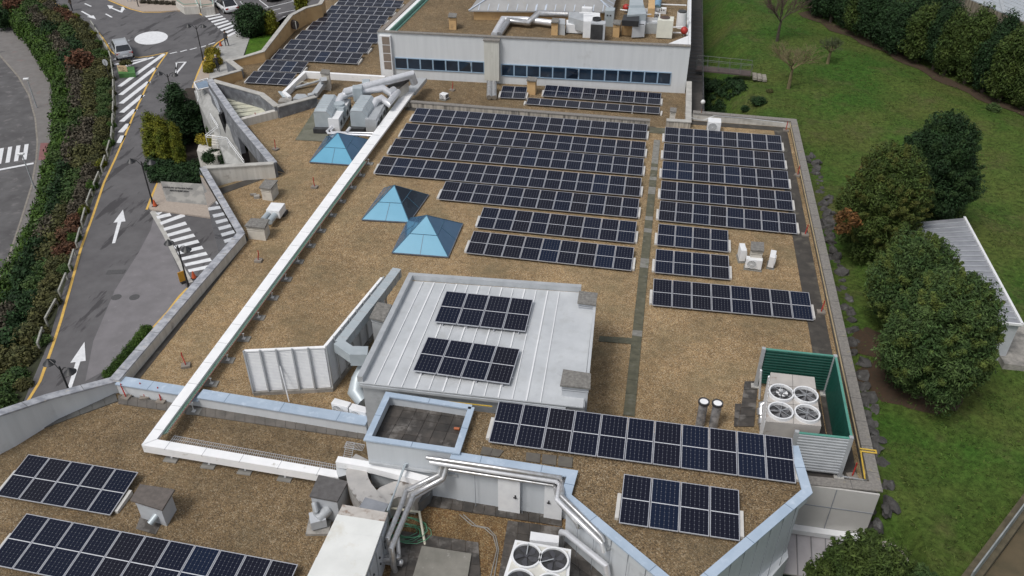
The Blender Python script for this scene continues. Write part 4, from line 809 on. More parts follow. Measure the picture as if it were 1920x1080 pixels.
# ---- twin air handlers
PAD=thing('equipment_pad','mossy concrete pad under the twin air handlers','concrete pad',tuple(at(610,240,0)))
m=MB(); m.prism(XY([(554,263),(608,266),(655,195),(600,192)],0),.002,.06); m.prism(XY([(640,268),(690,250),(740,200),(668,196)],0),.002,.055); m.build('pad',mat('green_grey_concrete',(.17,.17,.13),(.13,.13,.10),rough=.9,scale=1.5,c3=(.09,.095,.06),s3=1,t3=(.5,.7)),PAD)
def hood(name_label,f0,f1,w,h0,h1,loc,extra):
    T=thing('air_handler',name_label,'air handler',loc,'twin air handlers by the rear pyramid')
    return T
def boxaxis(a,b,w,z0,z1):
    a=Vector((a.x,a.y,0));b=Vector((b.x,b.y,0)); d=(b-a).normalized(); n=Vector((-d.y,d.x,0))*w/2
    return [(p.x,p.y) for p in (a+n,b+n,b-n,a-n)]
for k,(fa,fb,ga,gb,lab) in enumerate((((605,248),(622,218),(628,250),(651,211),'left one of the twin air handlers, grey segmented hood and white cabinet'),((672,247),(690,219),(697,251),(719,211),'right one of the twin air handlers, grey hood and open grilled cabinet by green rail'))):
    A,B=at(*fa,0),at(*fb,0); C_,D_=at(*ga,0),at(*gb,0)
    T=thing('air_handler',lab,'air handler',(A.x,A.y,0.06),'twin air handlers by the rear pyramid')
    m=MB(); d=(B-A).normalized(); n=Vector((-d.y,d.x,0)); 
    prof=[(-.78,.5),(-.86,.85),(-.8,1.35),(-.45,1.75),(.35,1.75),(.5,1.6),(.5,.45)]
    segs=7; Ln=(B-A).length; L1=[]
    for i in range(segs+1):
        s=i/segs; dy=.0
        L1.append([A+d*(Ln*s)-n*-0+n*(-x)+Vector((0,0,z-(.0 if i else .12))) for x,z in [(-q[0],q[1]) for q in prof]])
    vs=[v for r in L1 for v in r]; k7=len(prof); fs=[]
    for i in range(segs):
        for j in range(k7): fs.append((i*k7+j,i*k7+(j+1)%k7,(i+1)*k7+(j+1)%k7,(i+1)*k7+j))
    fs+= [tuple(range(k7))[::-1],tuple(segs*k7+j for j in range(k7))]
    m.add(vs,fs); hd=m.build('duct_hood',GALVB,T)
    m=MB()
    for i in range(0,segs+1):
        r=L1[i]; c=sum(r,Vector())/len(r)
        for j in range(1,5): m.bar(c+(r[j]-c)*1.015,c+(r[j+1]-c)*1.015,.03,.03)
    m.build('flange',GALV,hd)
    m=MB(); a=A-d*.05; m.prism(boxaxis(a-d*.35,a+d*.15,1.15,0,0),.1,.42); m.build('intake_mouth',DARK,T)
    m=MB(); m.prism(boxaxis(C_,D_,.8,0,0),.12,1.15); cb=m.build('cabinet',WPAINT if k==0 else GALV,T)
    nn=n if n.x>0 else -n
    if k==0:
        m=MB(); c=C_.lerp(D_,.52); m.tube([c+Vector((0,0,1.1)),c+Vector((0,0,1.55))],.42,14); m.box((c.x+.25,c.y-.3,.6),.5,.4,.8); m.build('fan_housing',GALVB,T)
    for i in range(4):
        c=C_.lerp(D_,.12+.25*i)+nn*.41; m=MB(); m.bar(c-d*.32+Vector((0,0,.62)),c+d*.32+Vector((0,0,.62)),.03,.7); m.build('grille_panel',GALV if i%2 else WPAINT,T)
        m=MB()
        for jx in (-.18,.05,.2): m.bar(c+d*jx+nn*.03+Vector((0,0,.45)),c+d*(jx+.04)+nn*.03+Vector((0,0,.8)),.02,.09)
        m.build('dark_slot',DARK,T)
    if k==1:
        m=MB(); c=C_+nn*.6;e=D_+nn*.6; m.bar(c+Vector((0,0,.12)),e+Vector((0,0,.12)),.16,.08); m.build('green_rail',mat('rail_green',(.05,.25,.10),(.04,.2,.08)),T)
# big round bright ducts
def ducts(label,lines,r,mt,loc,name='round_duct',cat='duct',grp=None):
    T=thing(name,label,cat,loc,grp)
    for pl,rr in [(l,r) if not isinstance(l,tuple) else l for l in lines]:
        m=MB(); m.tube(pl,rr,14); m.build('duct_pipe',mt,T,smooth=True)
    return T
D=ducts('fat bright foil clad duct rising from the left air handler towards the white building',[([at(644,184,1.1),at(650,172,1.9),at(771,140,2.2),at(777,156,1.4)],.3)],.3,PIPEW,tuple(at(640,200,0)))
ducts('second foil clad duct under the fat one, ending at the dark roofed box',[([at(628,204,1.1),at(640,181,1.6),at(654,176,1.7),at(718,166,1.7),at(730,174,1.4),at(739,168,1.4)],.27)],.3,PIPEW,tuple(at(690,180,0)))
ducts('bright zigzag duct from the right air handler to the dark roofed box',[([at(695,206,1.0),at(706,188,1.5),at(715,184,1.5),at(728,194,1.2),at(746,172,1.2)],.25)],.25,PIPEW,tuple(at(710,200,0)))
ducts('thin bright pipes looping in front of the twin air handlers to the duct cover',[([at(643,219,.5),at(613,246,.5),at(616,250,.5),at(710,255,.55)],.085),([at(640,226,.4),at(620,245,.42),at(622,248,.42),at(712,250,.5)],.07),([at(650,248,.5),at(656,240,.6)],.12)],.1,PIPEW,tuple(at(650,250,0)),'pipe_loop','pipes')
for (x,y,w_,h_,lab) in ((671,171,.75,1.1,'grey angular duct junction standing on the fat foil duct, nearer the camera'),(687,160,.6,1.2,'grey angular duct junction standing on the fat foil duct, further back')):
    c=at(x,y,1.9); T=thing('duct_junction',lab,'duct',(c.x,c.y,.2)); m=MB(); m.box((c.x,c.y,1.2),w_,.7,1.1,.3); m.build('junction_box',GALVB,T,bevel=.06)
    m=MB(); m.box((c.x,c.y,.0),w_*.8,.5,1.2,.3); m.build('lower_duct',GALV,T)
T=thing('roof_box','whitish masonry duct box with sloping dark roof behind the air handlers','duct house',tuple(at(750,185,0)))
q=XY([(722,163),(748,163),(768,148),(742,147)],1.6); m=MB(); m.prism(inset(q,.9),ZH,1.45); m.build('walls',VENTW,T); m=MB(); m.prism(q,[1.45]*4,[1.5,1.5,1.75,1.75]); m.build('sloping_roof',FLASH,T)
# ---- white louvred screen
SC=thing('louvre_screen','folded white louvred screen with grey posts around the grey duct','screen',tuple(at(620,735,0)))
s0,s1,s2=at(458,658,2.58),at(608,651,2.58),at(716,521,2.58); s0.z=s1.z=s2.z=0
HS=2.55
def louvre(a,b,name='louvre_panel'):
    m=MB(); d=(b-a); n=d.cross(Vector((0,0,1))).normalized(); 
    if n.y>0: n=-n
    k=26
    for i in range(k):
        z=.22+(HS-.25)*i/k; m.add([(a+n*.05+Vector((0,0,z))),(b+n*.05+Vector((0,0,z))),(b-n*.02+Vector((0,0,z+.075))),(a-n*.02+Vector((0,0,z+.075))),(b-n*.03+Vector((0,0,z+.09))),(a-n*.03+Vector((0,0,z+.09)))],[(0,1,2,3),(3,2,4,5)])
    m.prism([(p.x,p.y) for p in (a-n*.05,b-n*.05,b-n*.09,a-n*.09)],.2,HS); return m.build(name,WPAINT,SC)
louvre(s0,s1); louvre(s1,s2)
m=MB(); m.wall([(s0.x,s0.y),(s1.x,s1.y),(s2.x,s2.y)],.14,HS,HS+.06); m.build('top_rail',WHITE,SC)
m=MB(); m.wall([(s0.x,s0.y),(s1.x,s1.y),(s2.x,s2.y)],.3,0,.2); m.build('concrete_kerb',CONC,SC)
for a,b,k in ((s0,s1,5),(s1,s2,8)):
    for i in range(k+(1 if b is s2 else 0)):
        if i==0 and a is s0: pass
        p=a.lerp(b,i/k); d=(b-a).cross(Vector((0,0,1))).normalized(); d=d if d.y<0 else -d
        sgn=1 if a is s0 else 1
        m=MB(); m.bar(p+d*.1*sgn+Vector((0,0,.1)),p+d*.1*sgn+Vector((0,0,HS+.12)),.07,.07); m.build('post',GALV,SC)
m=MB(); p=s0.lerp(s1,.42)+Vector((0,-.12,1.7)); m.tube([p,at(542,753,.1)],.03,6); m.build('brace',WPAINT,SC)
# grey rectangular duct
T=thing('rectangular_duct','long blue grey rectangular duct bending behind the louvred screen into the plant room','duct',tuple(at(690,620,0)))
pl=[at(745,510,2.45),at(722,541,2.45),at(638,648,2.35),at(664,668,2.3),at(686,667,2.25),at(690,687,1.4)]
for a,b in zip(pl[:3],pl[1:3]): m=MB(); m.bar(a,b,.46,.46); m.build('duct_length',GALVB,T)
m=MB(); m.bar(pl[2]+Vector((-.1,0,0)),pl[3],.48,.5); m.build('duct_length',GALVB,T)
m=MB(); m.bar(pl[3]-Vector((.15,0,0)),pl[4]+Vector((.1,0,0)),.6,.65); m.build('duct_length',GALVB,T)
m=MB(); 
for a,b,k in ((pl[0],pl[1],3),(pl[1],pl[2],7)):
    for i in range(k): p=a.lerp(b,(i+.5)/k); q=(b-a).normalized()*.02; m=MB(); m.bar(p-q,p+q,.50,.50); m.build('flange',GALV,T)
m=MB(); m.bar(pl[5]+Vector((0,0,.5)),pl[5]-Vector((0,0,.3)),.6,.6); m.build('vertical_duct',GALVB,T)
m=MB(); m.tube([at(684,690,1.4),at(672,712,1.1),at(666,735,.7),at(682,755,.5)],.33,12); m.build('duct_elbow',GALVB,T,smooth=True)
# small condensers
def condenser(c,sx,sy,sz,rot,label,front=1,grp='small white air conditioners'):
    T=thing('air_conditioner',label,'air conditioner',c,grp); T.rotation_euler=(0,0,rot)
    def B(name,mb,mt,par=None,bev=0):
        o=mb.build(name,mt); o.parent=par or T; o.location=(0,0,0); return o
    m=MB(); m.box((0,0,.1),sx,sy,sz); b=B('casing',m,WPAINT); bv=b.modifiers.new('bevel','BEVEL'); bv.width=.025; bv.segments=2
    m=MB(); m.box((0,0,0),sx*1.1,sy*1.4,.04); m.box((-sx*.35,0,.04),.08,sy*1.2,.06); m.box((sx*.35,0,.04),.08,sy*1.2,.06); B('base_slab',m,GREYT)
    y=-sy/2-.012; r=min(sx*.36,sz*.4); cx=-sx*.12; m=MB(); m.tube([(cx,y+.02,.1+sz/2),(cx,y-.01,.1+sz/2)],r,20); g=B('fan_grille',m,mat('grille_grey',(.38,.39,.40),(.30,.31,.32)))
    m=MB(); m.ring((0,0,0),r,r*1.07,.03,20); vs=[(v.x+cx,-v.z+y-.0,v.y+.1+sz/2) for v in m.v]; m.v=[Vector(v) for v in vs]
    for k in range(6): a=math.pi*k/6; m.bar((cx-math.cos(a)*r,y-.02,.1+sz/2-math.sin(a)*r),(cx+math.cos(a)*r,y-.02,.1+sz/2+math.sin(a)*r),.012,.012)
    B('fan_ring',m,WPAINT,g)
    m=MB()
    for i in range(7): m.box((sx/2+.006,0,.2+i*sz*.11),.01,sy*.8,.03)
    B('side_slots',m,DARK)
    return T
def gp(x,y,z=0): p=at(x,y,z); return (p.x,p.y,z)
condenser(gp(1389,486),.8,.32,.75,math.radians(96),'small white air conditioner left of the slab capped vent, seen from its side')
condenser(gp(1411,504),.9,.35,.62,math.radians(-4),'small white air conditioner in front of the slab capped vent, fan towards camera')
condenser(gp(1445,498),.8,.32,.72,math.radians(80),'small white air conditioner right of the slab capped vent, on a dark pad')
condenser(gp(643,776,0),.85,.35,.6,math.radians(-10),'small white air conditioner behind the blue topped wall, left one of a pair')
condenser(gp(676,786,0),.85,.35,.6,math.radians(-10),'small white air conditioner by the plant room wall, right one of a pair')
condenser(gp(1337,246,0),.95,.8,.8,math.radians(0),'white cube shaped cooling unit against the rear right parapet')
condenser(gp(833,186,ZH),.6,.5,.4,math.radians(-20),'small white unit alone on the gravel under the white building')
# box unit with two round ducts near front left vent
T=thing('ventilation_unit','white ventilation box joined by two round ducts to the cream vent','ventilation unit',gp(517,405))
m=MB(); m.prism(XY([(498.7,394),(508.5,379.5),(534,381),(523,396.5)],.75),.25,.75); m.build('casing',WPAINT,T)
m=MB(); m.tube([at(506,397,.5),at(493,412,.5)],.17,10); m.tube([at(519,399,.45),at(505,416,.45)],.2,10); m.build('round_ducts',GALVB,T,smooth=True)
m=MB(); m.box((at(518,402,0)[0]+.1,at(518,402,0)[1]+.1,0),1.1,.6,.2); m.build('dark_feet',DARK,T)
T=thing('drain_outlet','small rusty dark outlet box on the gravel beside the rear cream vent','outlet',gp(482,371)); m=MB(); c=at(482,371,0); m.box((c.x,c.y,0),.35,.3,.18,.4); m.box((c.x-.3,c.y+.15,.1),.4,.1,.1,.3); m.build('body',CONC,T)
# ---- chrome flues
for (x,y,lab) in ((1312,797,'polished steel flue, left one of the pair on the tan gravel'),(1337,800,'polished steel flue, right one of the pair on the tan gravel')):
    c=at(x,y,0); T=thing('flue',lab,'flue',(c.x,c.y,0),'polished steel flues'); m=MB(); m.cyl((c.x,c.y,0),.2,1.35,20); m.build('pipe',mat('flue_steel',(.42,.43,.46),(.22,.23,.25),rough=.25,metal=.35,scale=4,contrast=(.4,.6)),T,smooth=True); m=MB(); m.ring((c.x,c.y,1.35),.19,.25,.1,24); m.build('rim',DARK,T,smooth=True); m=MB(); m.cyl((c.x,c.y,1.36),.19,.06,20); m.build('cap_disc',WHITE,T)
c=at(1447,812,0); T=thing('flue','polished steel flue standing in front of the four fan chiller','flue',(c.x,c.y,0),'polished steel flues'); m=MB(); m.cyl((c.x,c.y,0),.26,2.3,20); m.build('pipe',mat('flue_steel',(.42,.43,.46),(.22,.23,.25),rough=.25,metal=.35,scale=4,contrast=(.4,.6)),T,smooth=True); m=MB(); m.ring((c.x,c.y,2.3),.25,.32,.12,24); m.build('rim',DARK,T,smooth=True); m=MB(); m.cyl((c.x,c.y,2.32),.25,.07,20); m.build('cap_disc',WHITE,T)
# ---- chillers
def fans(T,P,nx,ny,z,r,white=True,fr=.72):
    """fan units on the top face given by its 4 xy corners"""
    a,b,c,d=[Vector((p[0],p[1],0)) for p in P]
    for j in range(ny):
        for i in range(nx):
            u=(i+.5)/nx; v=1-((j+.5)/ny)*fr
            q=a.lerp(b,u).lerp(d.lerp(c,u),1-v) ; q=Vector((q.x,q.y,z))
            m=MB(); m.ring((q.x,q.y,z),r,r*1.13,.16 if white else .1,28); s=m.build('fan_shroud',WPAINT,T,smooth=True)
            m=MB(); m.cyl((q.x,q.y,z+.003),r,.01,24); m.build('fan_well',DARK,s)
            m=MB(); m.cyl((q.x,q.y,z+.02),r*.16,.07,12)
            for k in range(5):
                t=2*math.pi*k/5+i+j*1.7; p1=Vector((math.cos(t),math.sin(t),0));p2=Vector((math.cos(t+.75),math.sin(t+.75),0)); p3=Vector((math.cos(t+.4),math.sin(t+.4),0))
                m.add([q+p1*r*.15+Vector((0,0,.03)),q+p1*r*.62+Vector((0,0,.03)),q+p3*r*.93+Vector((0,0,.045)),q+p2*r*.9+Vector((0,0,.07)),q+p2*r*.5+Vector((0,0,.065)),q+p2*r*.15+Vector((0,0,.05))],[(0,1,2,3,4,5)])
            m.build('fan_blades',FAN if not white else mat('fan_light',(.20,.20,.21),(.08,.08,.085)),s)
            m=MB(); t=i*2+j+.6; e=Vector((math.cos(t),math.sin(t),0))*r; m.bar(q+Vector((0,0,.12)),q+e+Vector((0,0,.12)),.03,.02)
            if white:
                for k in range(3): t=math.pi*k/3+.3; e=Vector((math.cos(t),math.sin(t),0))*r; m.bar(q-e+Vector((0,0,.17)),q+e+Vector((0,0,.17)),.012,.012)
            m.build('fan_guard',GALV,s)
CH=thing('chiller','grey four fan rooftop chiller inside the green lined screen','chiller',gp(1480,800))
zc=2.35; P=XY([(1436,790),(1540,799),(1527,707),(1445,698)],zc)
m=MB(); m.prism(P,.35,zc); m.build('casing',mat('chiller_grey',(.47,.44,.41),(.38,.36,.34),rough=.6,scale=1.2,c3=(.22,.15,.11),s3=2,t3=(.62,.75)),CH)
m=MB(); m.prism(inset(P,.95),.1,.35); m.build('base_frame',DARK,CH)
fans(CH,P,2,2,zc,.46,True,.74)
m=MB()
for k in (.5,): a=Vector((*P[0],zc+.006)).lerp(Vector((*P[1],zc+.006)),k); b=Vector((*P[3],zc+.006)).lerp(Vector((*P[2],zc+.006)),k); m.bar(a,b,.02,.01)
for k in (.37,.74): a=Vector((*P[0],zc+.006)).lerp(Vector((*P[3],zc+.006)),k); b=Vector((*P[1],zc+.006)).lerp(Vector((*P[2],zc+.006)),k); m.bar(a,b,.02,.01)
m.build('panel_seams',mat('seam_grey',(.2,.19,.18)),CH)
a=Vector((*P[0],0));b=Vector((*P[3],0)); m=MB()
for i in range(14): p=a.lerp(b,.04+i*.07); m.bar((p.x-.02,p.y,.5),(p.x-.02,p.y,zc-.1),.02,.12)
m.build('side_fins',WPAINT,CH)
T=thing('pipework','insulated grey pipe with valves along the left side of the screened chiller','pipes',gp(1428,780))
m=MB(); m.tube([at(1436,755,1.1),at(1427,758,1.0),at(1427,775,.8),at(1428,800,.5),at(1430,815,.3)],.12,10); m.tube([at(1427,765,1.0),at(1427,778,.8)],.19,10); m.tube([at(1428,786,.7),at(1428,796,.6)],.17,10); m.build('pipe_run',PIPE,T,smooth=True)
m=MB(); m.tube([at(1424,748,.3),at(1427,694,2.3)],.05,6); m.tube([at(1434,745,.2),at(1442,706,2.2)],.05,6); m.build('white_poles',WPAINT,T)
# green screen
GS=thing('corrugated_screen','three sided corrugated screen, green inside and grey outside, with grey corner posts','screen',gp(1500,700))
HG=2.3; g0,g1,g2,g3=[Vector((p.x,p.y,0)) for p in (at(1432,655,HG),at(1566,669,HG),at(1596,822,HG),at(1494,811,HG))]
def corr(a,b,side,n_=13):
    d=b-a; n=d.cross(Vector((0,0,1))).normalized()*side; mi=MB(); mo=MB()
    for i in range(n_):
        z=.25+(HG-.25)*i/n_; dz=(HG-.25)/n_
        for q,off,sg in ((mi,.0,1),(mo,-.05,-1)):
            q.add([a+n*off+Vector((0,0,z)),b+n*off+Vector((0,0,z)),b+n*(off+.03*sg)+Vector((0,0,z+dz*.3)),a+n*(off+.03*sg)+Vector((0,0,z+dz*.3)),b+n*(off+.03*sg)+Vector((0,0,z+dz*.7)),a+n*(off+.03*sg)+Vector((0,0,z+dz*.7)),b+n*off+Vector((0,0,z+dz)),a+n*off+Vector((0,0,z+dz))],[(0,1,2,3),(3,2,4,5),(5,4,6,7)])
    mi.build('green_cladding',GREEN,GS); mo.build('grey_cladding',GALV,GS)
    m=MB(); m.bar(a-n*.02+Vector((0,0,HG+.02)),b-n*.02+Vector((0,0,HG+.02)),.1,.04); m.build('top_edge',GREENL,GS)
corr(g0,g1,1);corr(g1,g2,1);corr(g2,g3,1)
for g in (g0,g1,g2,g3): m=MB(); m.bar(g,g+Vector((0,0,HG+.08)),.16,.16); p=m.build('corner_post',GALV,GS); m=MB(); m.box((g.x,g.y,0),.4,.3,.1); m.build('foot_block',CONCL,p)
m=MB(); m.bar(g2+Vector((0,0,.1)),g2+Vector((1.1,-.05,.1)),.06,.06); m.build('tie_bar',GALV,GS)
T=thing('gas_pipe','yellow gas pipe rising over the right parapet at its front end','pipe',gp(1610,870)); m=MB(); m.tube([(10.4,-24.6,.62),(11.05,-24.6,.62),(11.05,-24.75,.62),(10.42,-24.75,.62),(10.4,-26.2,.5)],.035,6); m.build('pipe',YEL,T)
# ---- red anchors
REDP=mat('concrete_block',(.25,.22,.19),(.18,.16,.14),rough=.95)
def anchor(x,y,z,dx,dy,lab,h=.75,big=.0):
    c=at(x,y,z); T=thing('roof_anchor',lab,'roof anchor',(c.x,c.y,z),'red bent roof anchors'); m=MB(); m.box((c.x,c.y,z),.42+big,.34+big,.12,random.uniform(-.5,.5)); m.build('concrete_block',REDP,T)
    m=MB(); m.tube([(c.x,c.y,z+.1),(c.x,c.y,z+.2),(c.x+dx*.6,c.y+dy*.6,z+h*.75),(c.x+dx*.55,c.y+dy*.6,z+h)],.03,6); m.build('bent_rod',RED,T)
for q in ((590,352,0,-.05,.1,'red anchor between the rear vents and the duct cover'),(485,490,0,.15,.0,'red anchor on the left gravel near the marble coping'),(349,687,0,-.25,.2,'red anchor left of the duct cover, front left of the tan roof'),(237,747,ZD,-.3,.25,'left one of three red anchors at the foot of the blue topped wall'),(272,746,ZD,-.3,.3,'middle one of three red anchors at the foot of the blue topped wall'),(303,754,ZD,-.2,.3,'right one of three red anchors, nearest the duct cover'),(1509,442,0,.1,.1,'red anchor on the dark edge strip, second from the rear right corner'),(1539,587,0,.1,.15,'red anchor on the dark edge strip beside the lone eight panel row'),(1495,330,0,.05,.1,'red anchor on the dark edge strip beside the middle eight panel row'),(1473,246,0,.05,.1,'red anchor in the rear right corner of the roof'),(517,281,0,-.05,.2,'red anchor on the gravel left of the rear pyramid'),(482,229,0,-.1,.1,'red anchor by the stained wall of the stone recess'),(1597,895,0,.1,.2,'red anchor in the front right corner by the corrugated screen'),(848,170,ZH,.1,.1,'red anchor in front of the ribbon window of the white building')):
    anchor(*q[:5],q[5])
T=thing('orange_fitting','small orange pipe end lying on the dark terrace slabs','pipe end',gp(857,803,2.5)); m=MB(); m.tube([at(852,803,2.55),at(862,804,2.6)],.06,6); m.build('body',mat('orange_plastic',(.4,.12,.05)),T)
# ---- front courtyard
YF=.0
CY=thing('yard_floor','stained gravel and dark slabs of the sunken equipment yard behind the front block','yard',gp(900,1000,ZY))
m=MB(); m.prism([(-9.35,-30.0),(-1.3,-30.2),(-1.35,-31.3),(3.2,-35),(3,-41),(-8.8,-41)],ZD-.3,ZY); m.build('rusty_gravel',gravel('rusty_gravel',[(.20,.12,.05),(.26,.17,.08),(.15,.09,.045),(.30,.22,.12),(.19,.11,.05)],(.10,.07,.035),dirt=.7),CY)
z=ZY+.003
slabstrip('slabs',tiles((790,925),(784,947),(1054,965),(1054,988),13,z),z,DARKT,CY)
slabstrip('slabs',tiles((952,977),(925,1140),(1056,990),(1060,1170),5,z,.02,7),z,DARKT,CY)
slabstrip('slabs',tiles((750,996),(722,1120),(897,1018),(905,1130),6,z,.02,5),z,DARKT,CY)
slabstrip('slabs',tiles((1056,1011),(1070,1130),(1130,1080),(1150,1150),3,z,.02,3),z,DARKT,CY)
T=thing('concrete_slab','large plain concrete slab lying in the equipment yard','slab',gp(830,1050,ZY)); m=MB(); m.prism(XY([(791,1023),(884,1038),(872,1110),(765,1110)],ZY+.13),ZY+.04,ZY+.13); m.build('slab',mat('slab_concrete',(.23,.22,.195),(.17,.165,.145),rough=.9,scale=1.4,c3=(.30,.29,.27),s3=3,t3=(.6,.72)),T)
# air handling unit
AH=thing('air_handling_unit','long white cabinet air handling unit with rust stained lid in the front yard','air handling unit',gp(680,1040,ZD))
za=2.0; P=XY([(643,947),(727,962),(668,1130),(555,1130)],za)
m=MB(); m.prism(P,ZD+.25,za); m.build('casing',GALV,AH)
LID=mat('white_lid',(.73,.74,.72),(.66,.67,.65),rough=.5,scale=1.1,c3=(.52,.46,.34),s3=.8,t3=(.55,.8))
ST=mat('rust_stained_lid',(.50,.47,.44),(.42,.39,.36),rough=.6,scale=3,c3=(.20,.13,.09),s3=2.2,t3=(.48,.62))
a,b,c,d=[Vector((*p,0)) for p in P]
for i,(t0,t1,mt,h) in enumerate(((0,.115,ST,.03),(.118,.30,LID,.06),(.302,.485,LID,.06),(.487,.575,LID,.06),(.58,1,LID,.09))):
    m=MB(); q=[a.lerp(d,t0),b.lerp(c,t0),b.lerp(c,t1),a.lerp(d,t1)]; q=inset([(p.x,p.y) for p in q],1.015); m.prism(q,za+.001,za+h); m.build('lid_panel',mt,AH)
for i in range(5):
    p=b.lerp(c,.08+i*.19);q=b.lerp(c,.24+i*.19); m=MB(); o_=Vector((.02,0,0)); m.bar(p+o_+Vector((0,0,1.0)),q+o_+Vector((0,0,1.0)),.03,1.7); dd=m.build('door_panel',VENTG,AH); m=MB(); e=p.lerp(q,.7)+Vector((.05,0,1.3)); m.ball(e,.05,6); m.ball(e-Vector((0,0,.35)),.05,6); m.build('handle',BLACK,dd)
# fat rusty ducts
DD=thing('large_duct','large weathered duct bending round from the wall to the white air handling unit','duct',gp(740,930,ZD))
def flatduct(pl,w,h,mt,nm='duct_bend'):
    """rectangular duct swept along pl, seams at the bends"""
    m=MB(); m.wall([(p[0],p[1]) for p in pl],w,[p[2]-h for p in pl],[p[2] for p in pl]); return m.build(nm,mt,DD)
zt=1.35
arc=[at(x,y,zt) for x,y in ((682,858),(672,868),(668,885),(671,900),(678,915),(690,930),(702,943),(708,955))]
flatduct([(p.x,p.y,p.z) for p in arc],.82,.9,DULL)
arc2=[at(x,y,zt-.05) for x,y in ((704,954),(711,938),(724,925),(742,917),(763,916),(784,922))]
flatduct([(p.x,p.y,p.z) for p in arc2],.8,.9,DULL)
m=MB(); c=at(770,910,.6); m.prism(XY([(716,946),(722,934),(735,924),(760,918),(800,910),(812,916),(806,932),(790,946),(765,954),(740,956),(728,952)],.6),ZD+.2,.75); m.build('dark_plenum',mat('dark_galvanised',(.20,.21,.22),(.16,.165,.17),rough=.45,metal=.4,scale=1.5),DD)
m=MB(); c=at(702,952,1.45); m.box((c.x,c.y,1.3),1.0,.5,.28,-.15); m.build('foil_patch',CHROME,DD)
m=MB(); q=XY([(629,866),(634,855),(700,866),(698,878)],1.6); m.prism(q,1.28,1.6); m.prism(XY([(700,866),(698,878),(800,905),(805,893)],1.6),1.28,1.598); m.build('white_box_duct',WHITE,DD)
m=MB(); m.bar(at(645,880,1.2),at(646,895,.2),.55,.5); m.build('duct_foot',GALV,DD)
T=thing('cable_tray','short grey mesh cable tray dropping beside the white wall into the front yard','cable tray',gp(665,845,ZD)); m=MB(); a=at(650,828,.3);b=at(684,834,.3);c=at(643,862,.3)
for k in range(14): m.bar(a.lerp(b,k/13),a.lerp(b,k/13)+Vector((0,-.35,0)),.015,.015)
for k in range(10): p=a.lerp(c,k/9); m.bar(p,p+Vector((.35,0,0)),.015,.015)
for o_ in (0,.35): m.bar(a-Vector((0,o_,0)),b-Vector((0,o_,0)),.02,.02); m.bar(a+Vector((o_,0,0)),c+Vector((o_,0,0)),.02,.02)
m.build('wire_mesh',GALV,T)
# long metal pipes
T=thing('pipe_run','bundle of metal clad pipes along the front block wall dropping to the air handling unit','pipes',gp(900,900,ZD))
def pt(l,r,mt=PIPE,nm='clad_pipe'): m=MB(); m.tube([at(*q) for q in l],r,10); return m.build(nm,mt,T,smooth=True)
WA_,WB_=Vector((-5.9,-30.32,0)),Vector((-1.22,-30.42,0)); DA_,DB_=Vector((-1.48,-31.5,0)),Vector((2.85,-34.9,0))
def run(l,r,mt=PIPE,nm='clad_pipe'):
    m=MB(); m.tube([aw(x,y,WA_,WB_) if k=='w' else aw(x,y,DA_,DB_) if k=='d' else at(x,y,k) for x,y,k in l],r,10); return m.build(nm,mt,T,smooth=True)
run([(800,858,'w'),(925,876,'w'),(1050,895,'w'),(1056,903,'w'),(1054,931,'d'),(1128,1005,'d'),(1133,1015,'d')],.09)
run([(806,866,'w'),(1043,902,'w'),(1050,908,'w'),(1045,937,'d'),(1128,1018,'d'),(1132,1034,'d')],.1,PIPEW)
run([(842,880,'w'),(1040,910,'w'),(1046,940,'d'),(1082,982,'d'),(1084,990,'d')],.075)
pt([(829,868,2.5),(824,890,2.0),(762,920,1.7),(752,948,1.7),(727,1008,1.6),(729,1030,1.0)],.1)
pt([(838,873,2.4),(831,897,1.9),(774,928,1.6),(766,950,1.6),(734,1028,1.5),(738,1062,.6),(742,1072,.2)],.11)
pt([(832,900,1.4),(776,934,1.4),(745,1000,1.3),(748,1045,.4)],.08,PIPEW)
pt([(848,875,1.5),(852,935,0),(850,941,0),(808,930,0)],.035,WPAINT,'thin_pipe')
pt([(838,862,1.9),(764,865,1.9),(758,872,1.9),(729,955,1.8),(733,970,.8)],.035,GALVB,'thin_pipe')
pt([(790,862,1.95),(761,870,1.95),(726,958,1.85)],.03,GALVB,'thin_pipe')
run([(1052,998,'d'),(1062,1000,'d'),(1136,1060,'d'),(1139,1078,'d')],.12,PIPEW)
run([(1053,1000,'d'),(1051,1030,'d')],.12)
for (x,y,z) in ((731,1046,.6),(737,1056,.4),(722,1050,.7)): m=MB(); c=at(x,y,z); m.tube([c-Vector((.3,0,0)),c+Vector((.35,0,.05))],.1,8); m.ball(c+Vector((.3,0,.12)),.13,8); m.build('valve',PIPE,T,smooth=True)
m=MB(); c=at(818,880,1.4); m.box((c.x,c.y,.9),.9,.6,.5,-.2); m.build('pipe_support',CONCL,T)
for q in ((1132,1034),(1085,990)): c=aw(*q,DA_,DB_); m=MB(); m.bar(c,c+Vector((.35,.3,-.05)),.06,.1); m.build('wall_bracket',GALV,T)
T=thing('yellow_frame','thin cream painted steel frame standing over the coiled green cable','frame',gp(790,990,ZY)); m=MB()
m.tube([at(729,952,.9),at(786,960,.9),at(797,1022,ZY)],.05,6); m.tube([at(729,952,.9),at(731,975,0)],.05,6); m.build('frame_tube',CREAM,T)
T=thing('cable_coil','tangled coil of green cable on the gravel','cable',gp(768,1000,ZY)); m=MB(); c=at(768,998,ZY)
for k in range(9):
    r=.35+random.random()*.55; ph=random.random()*6; cx,cy=random.uniform(-.3,.3),random.uniform(-.2,.2)
    m.tube([(c.x+cx+r*math.cos(ph+t*.5)*1.2,c.y+cy+r*math.sin(ph+t*.5)*.7,ZY+.04+.03*k+.05*math.sin(t*1.7+k)) for t in range(13)],.014,5)
m.build('coil',mat('green_wire',(.06,.25,.13),(.12,.28,.18)),T)
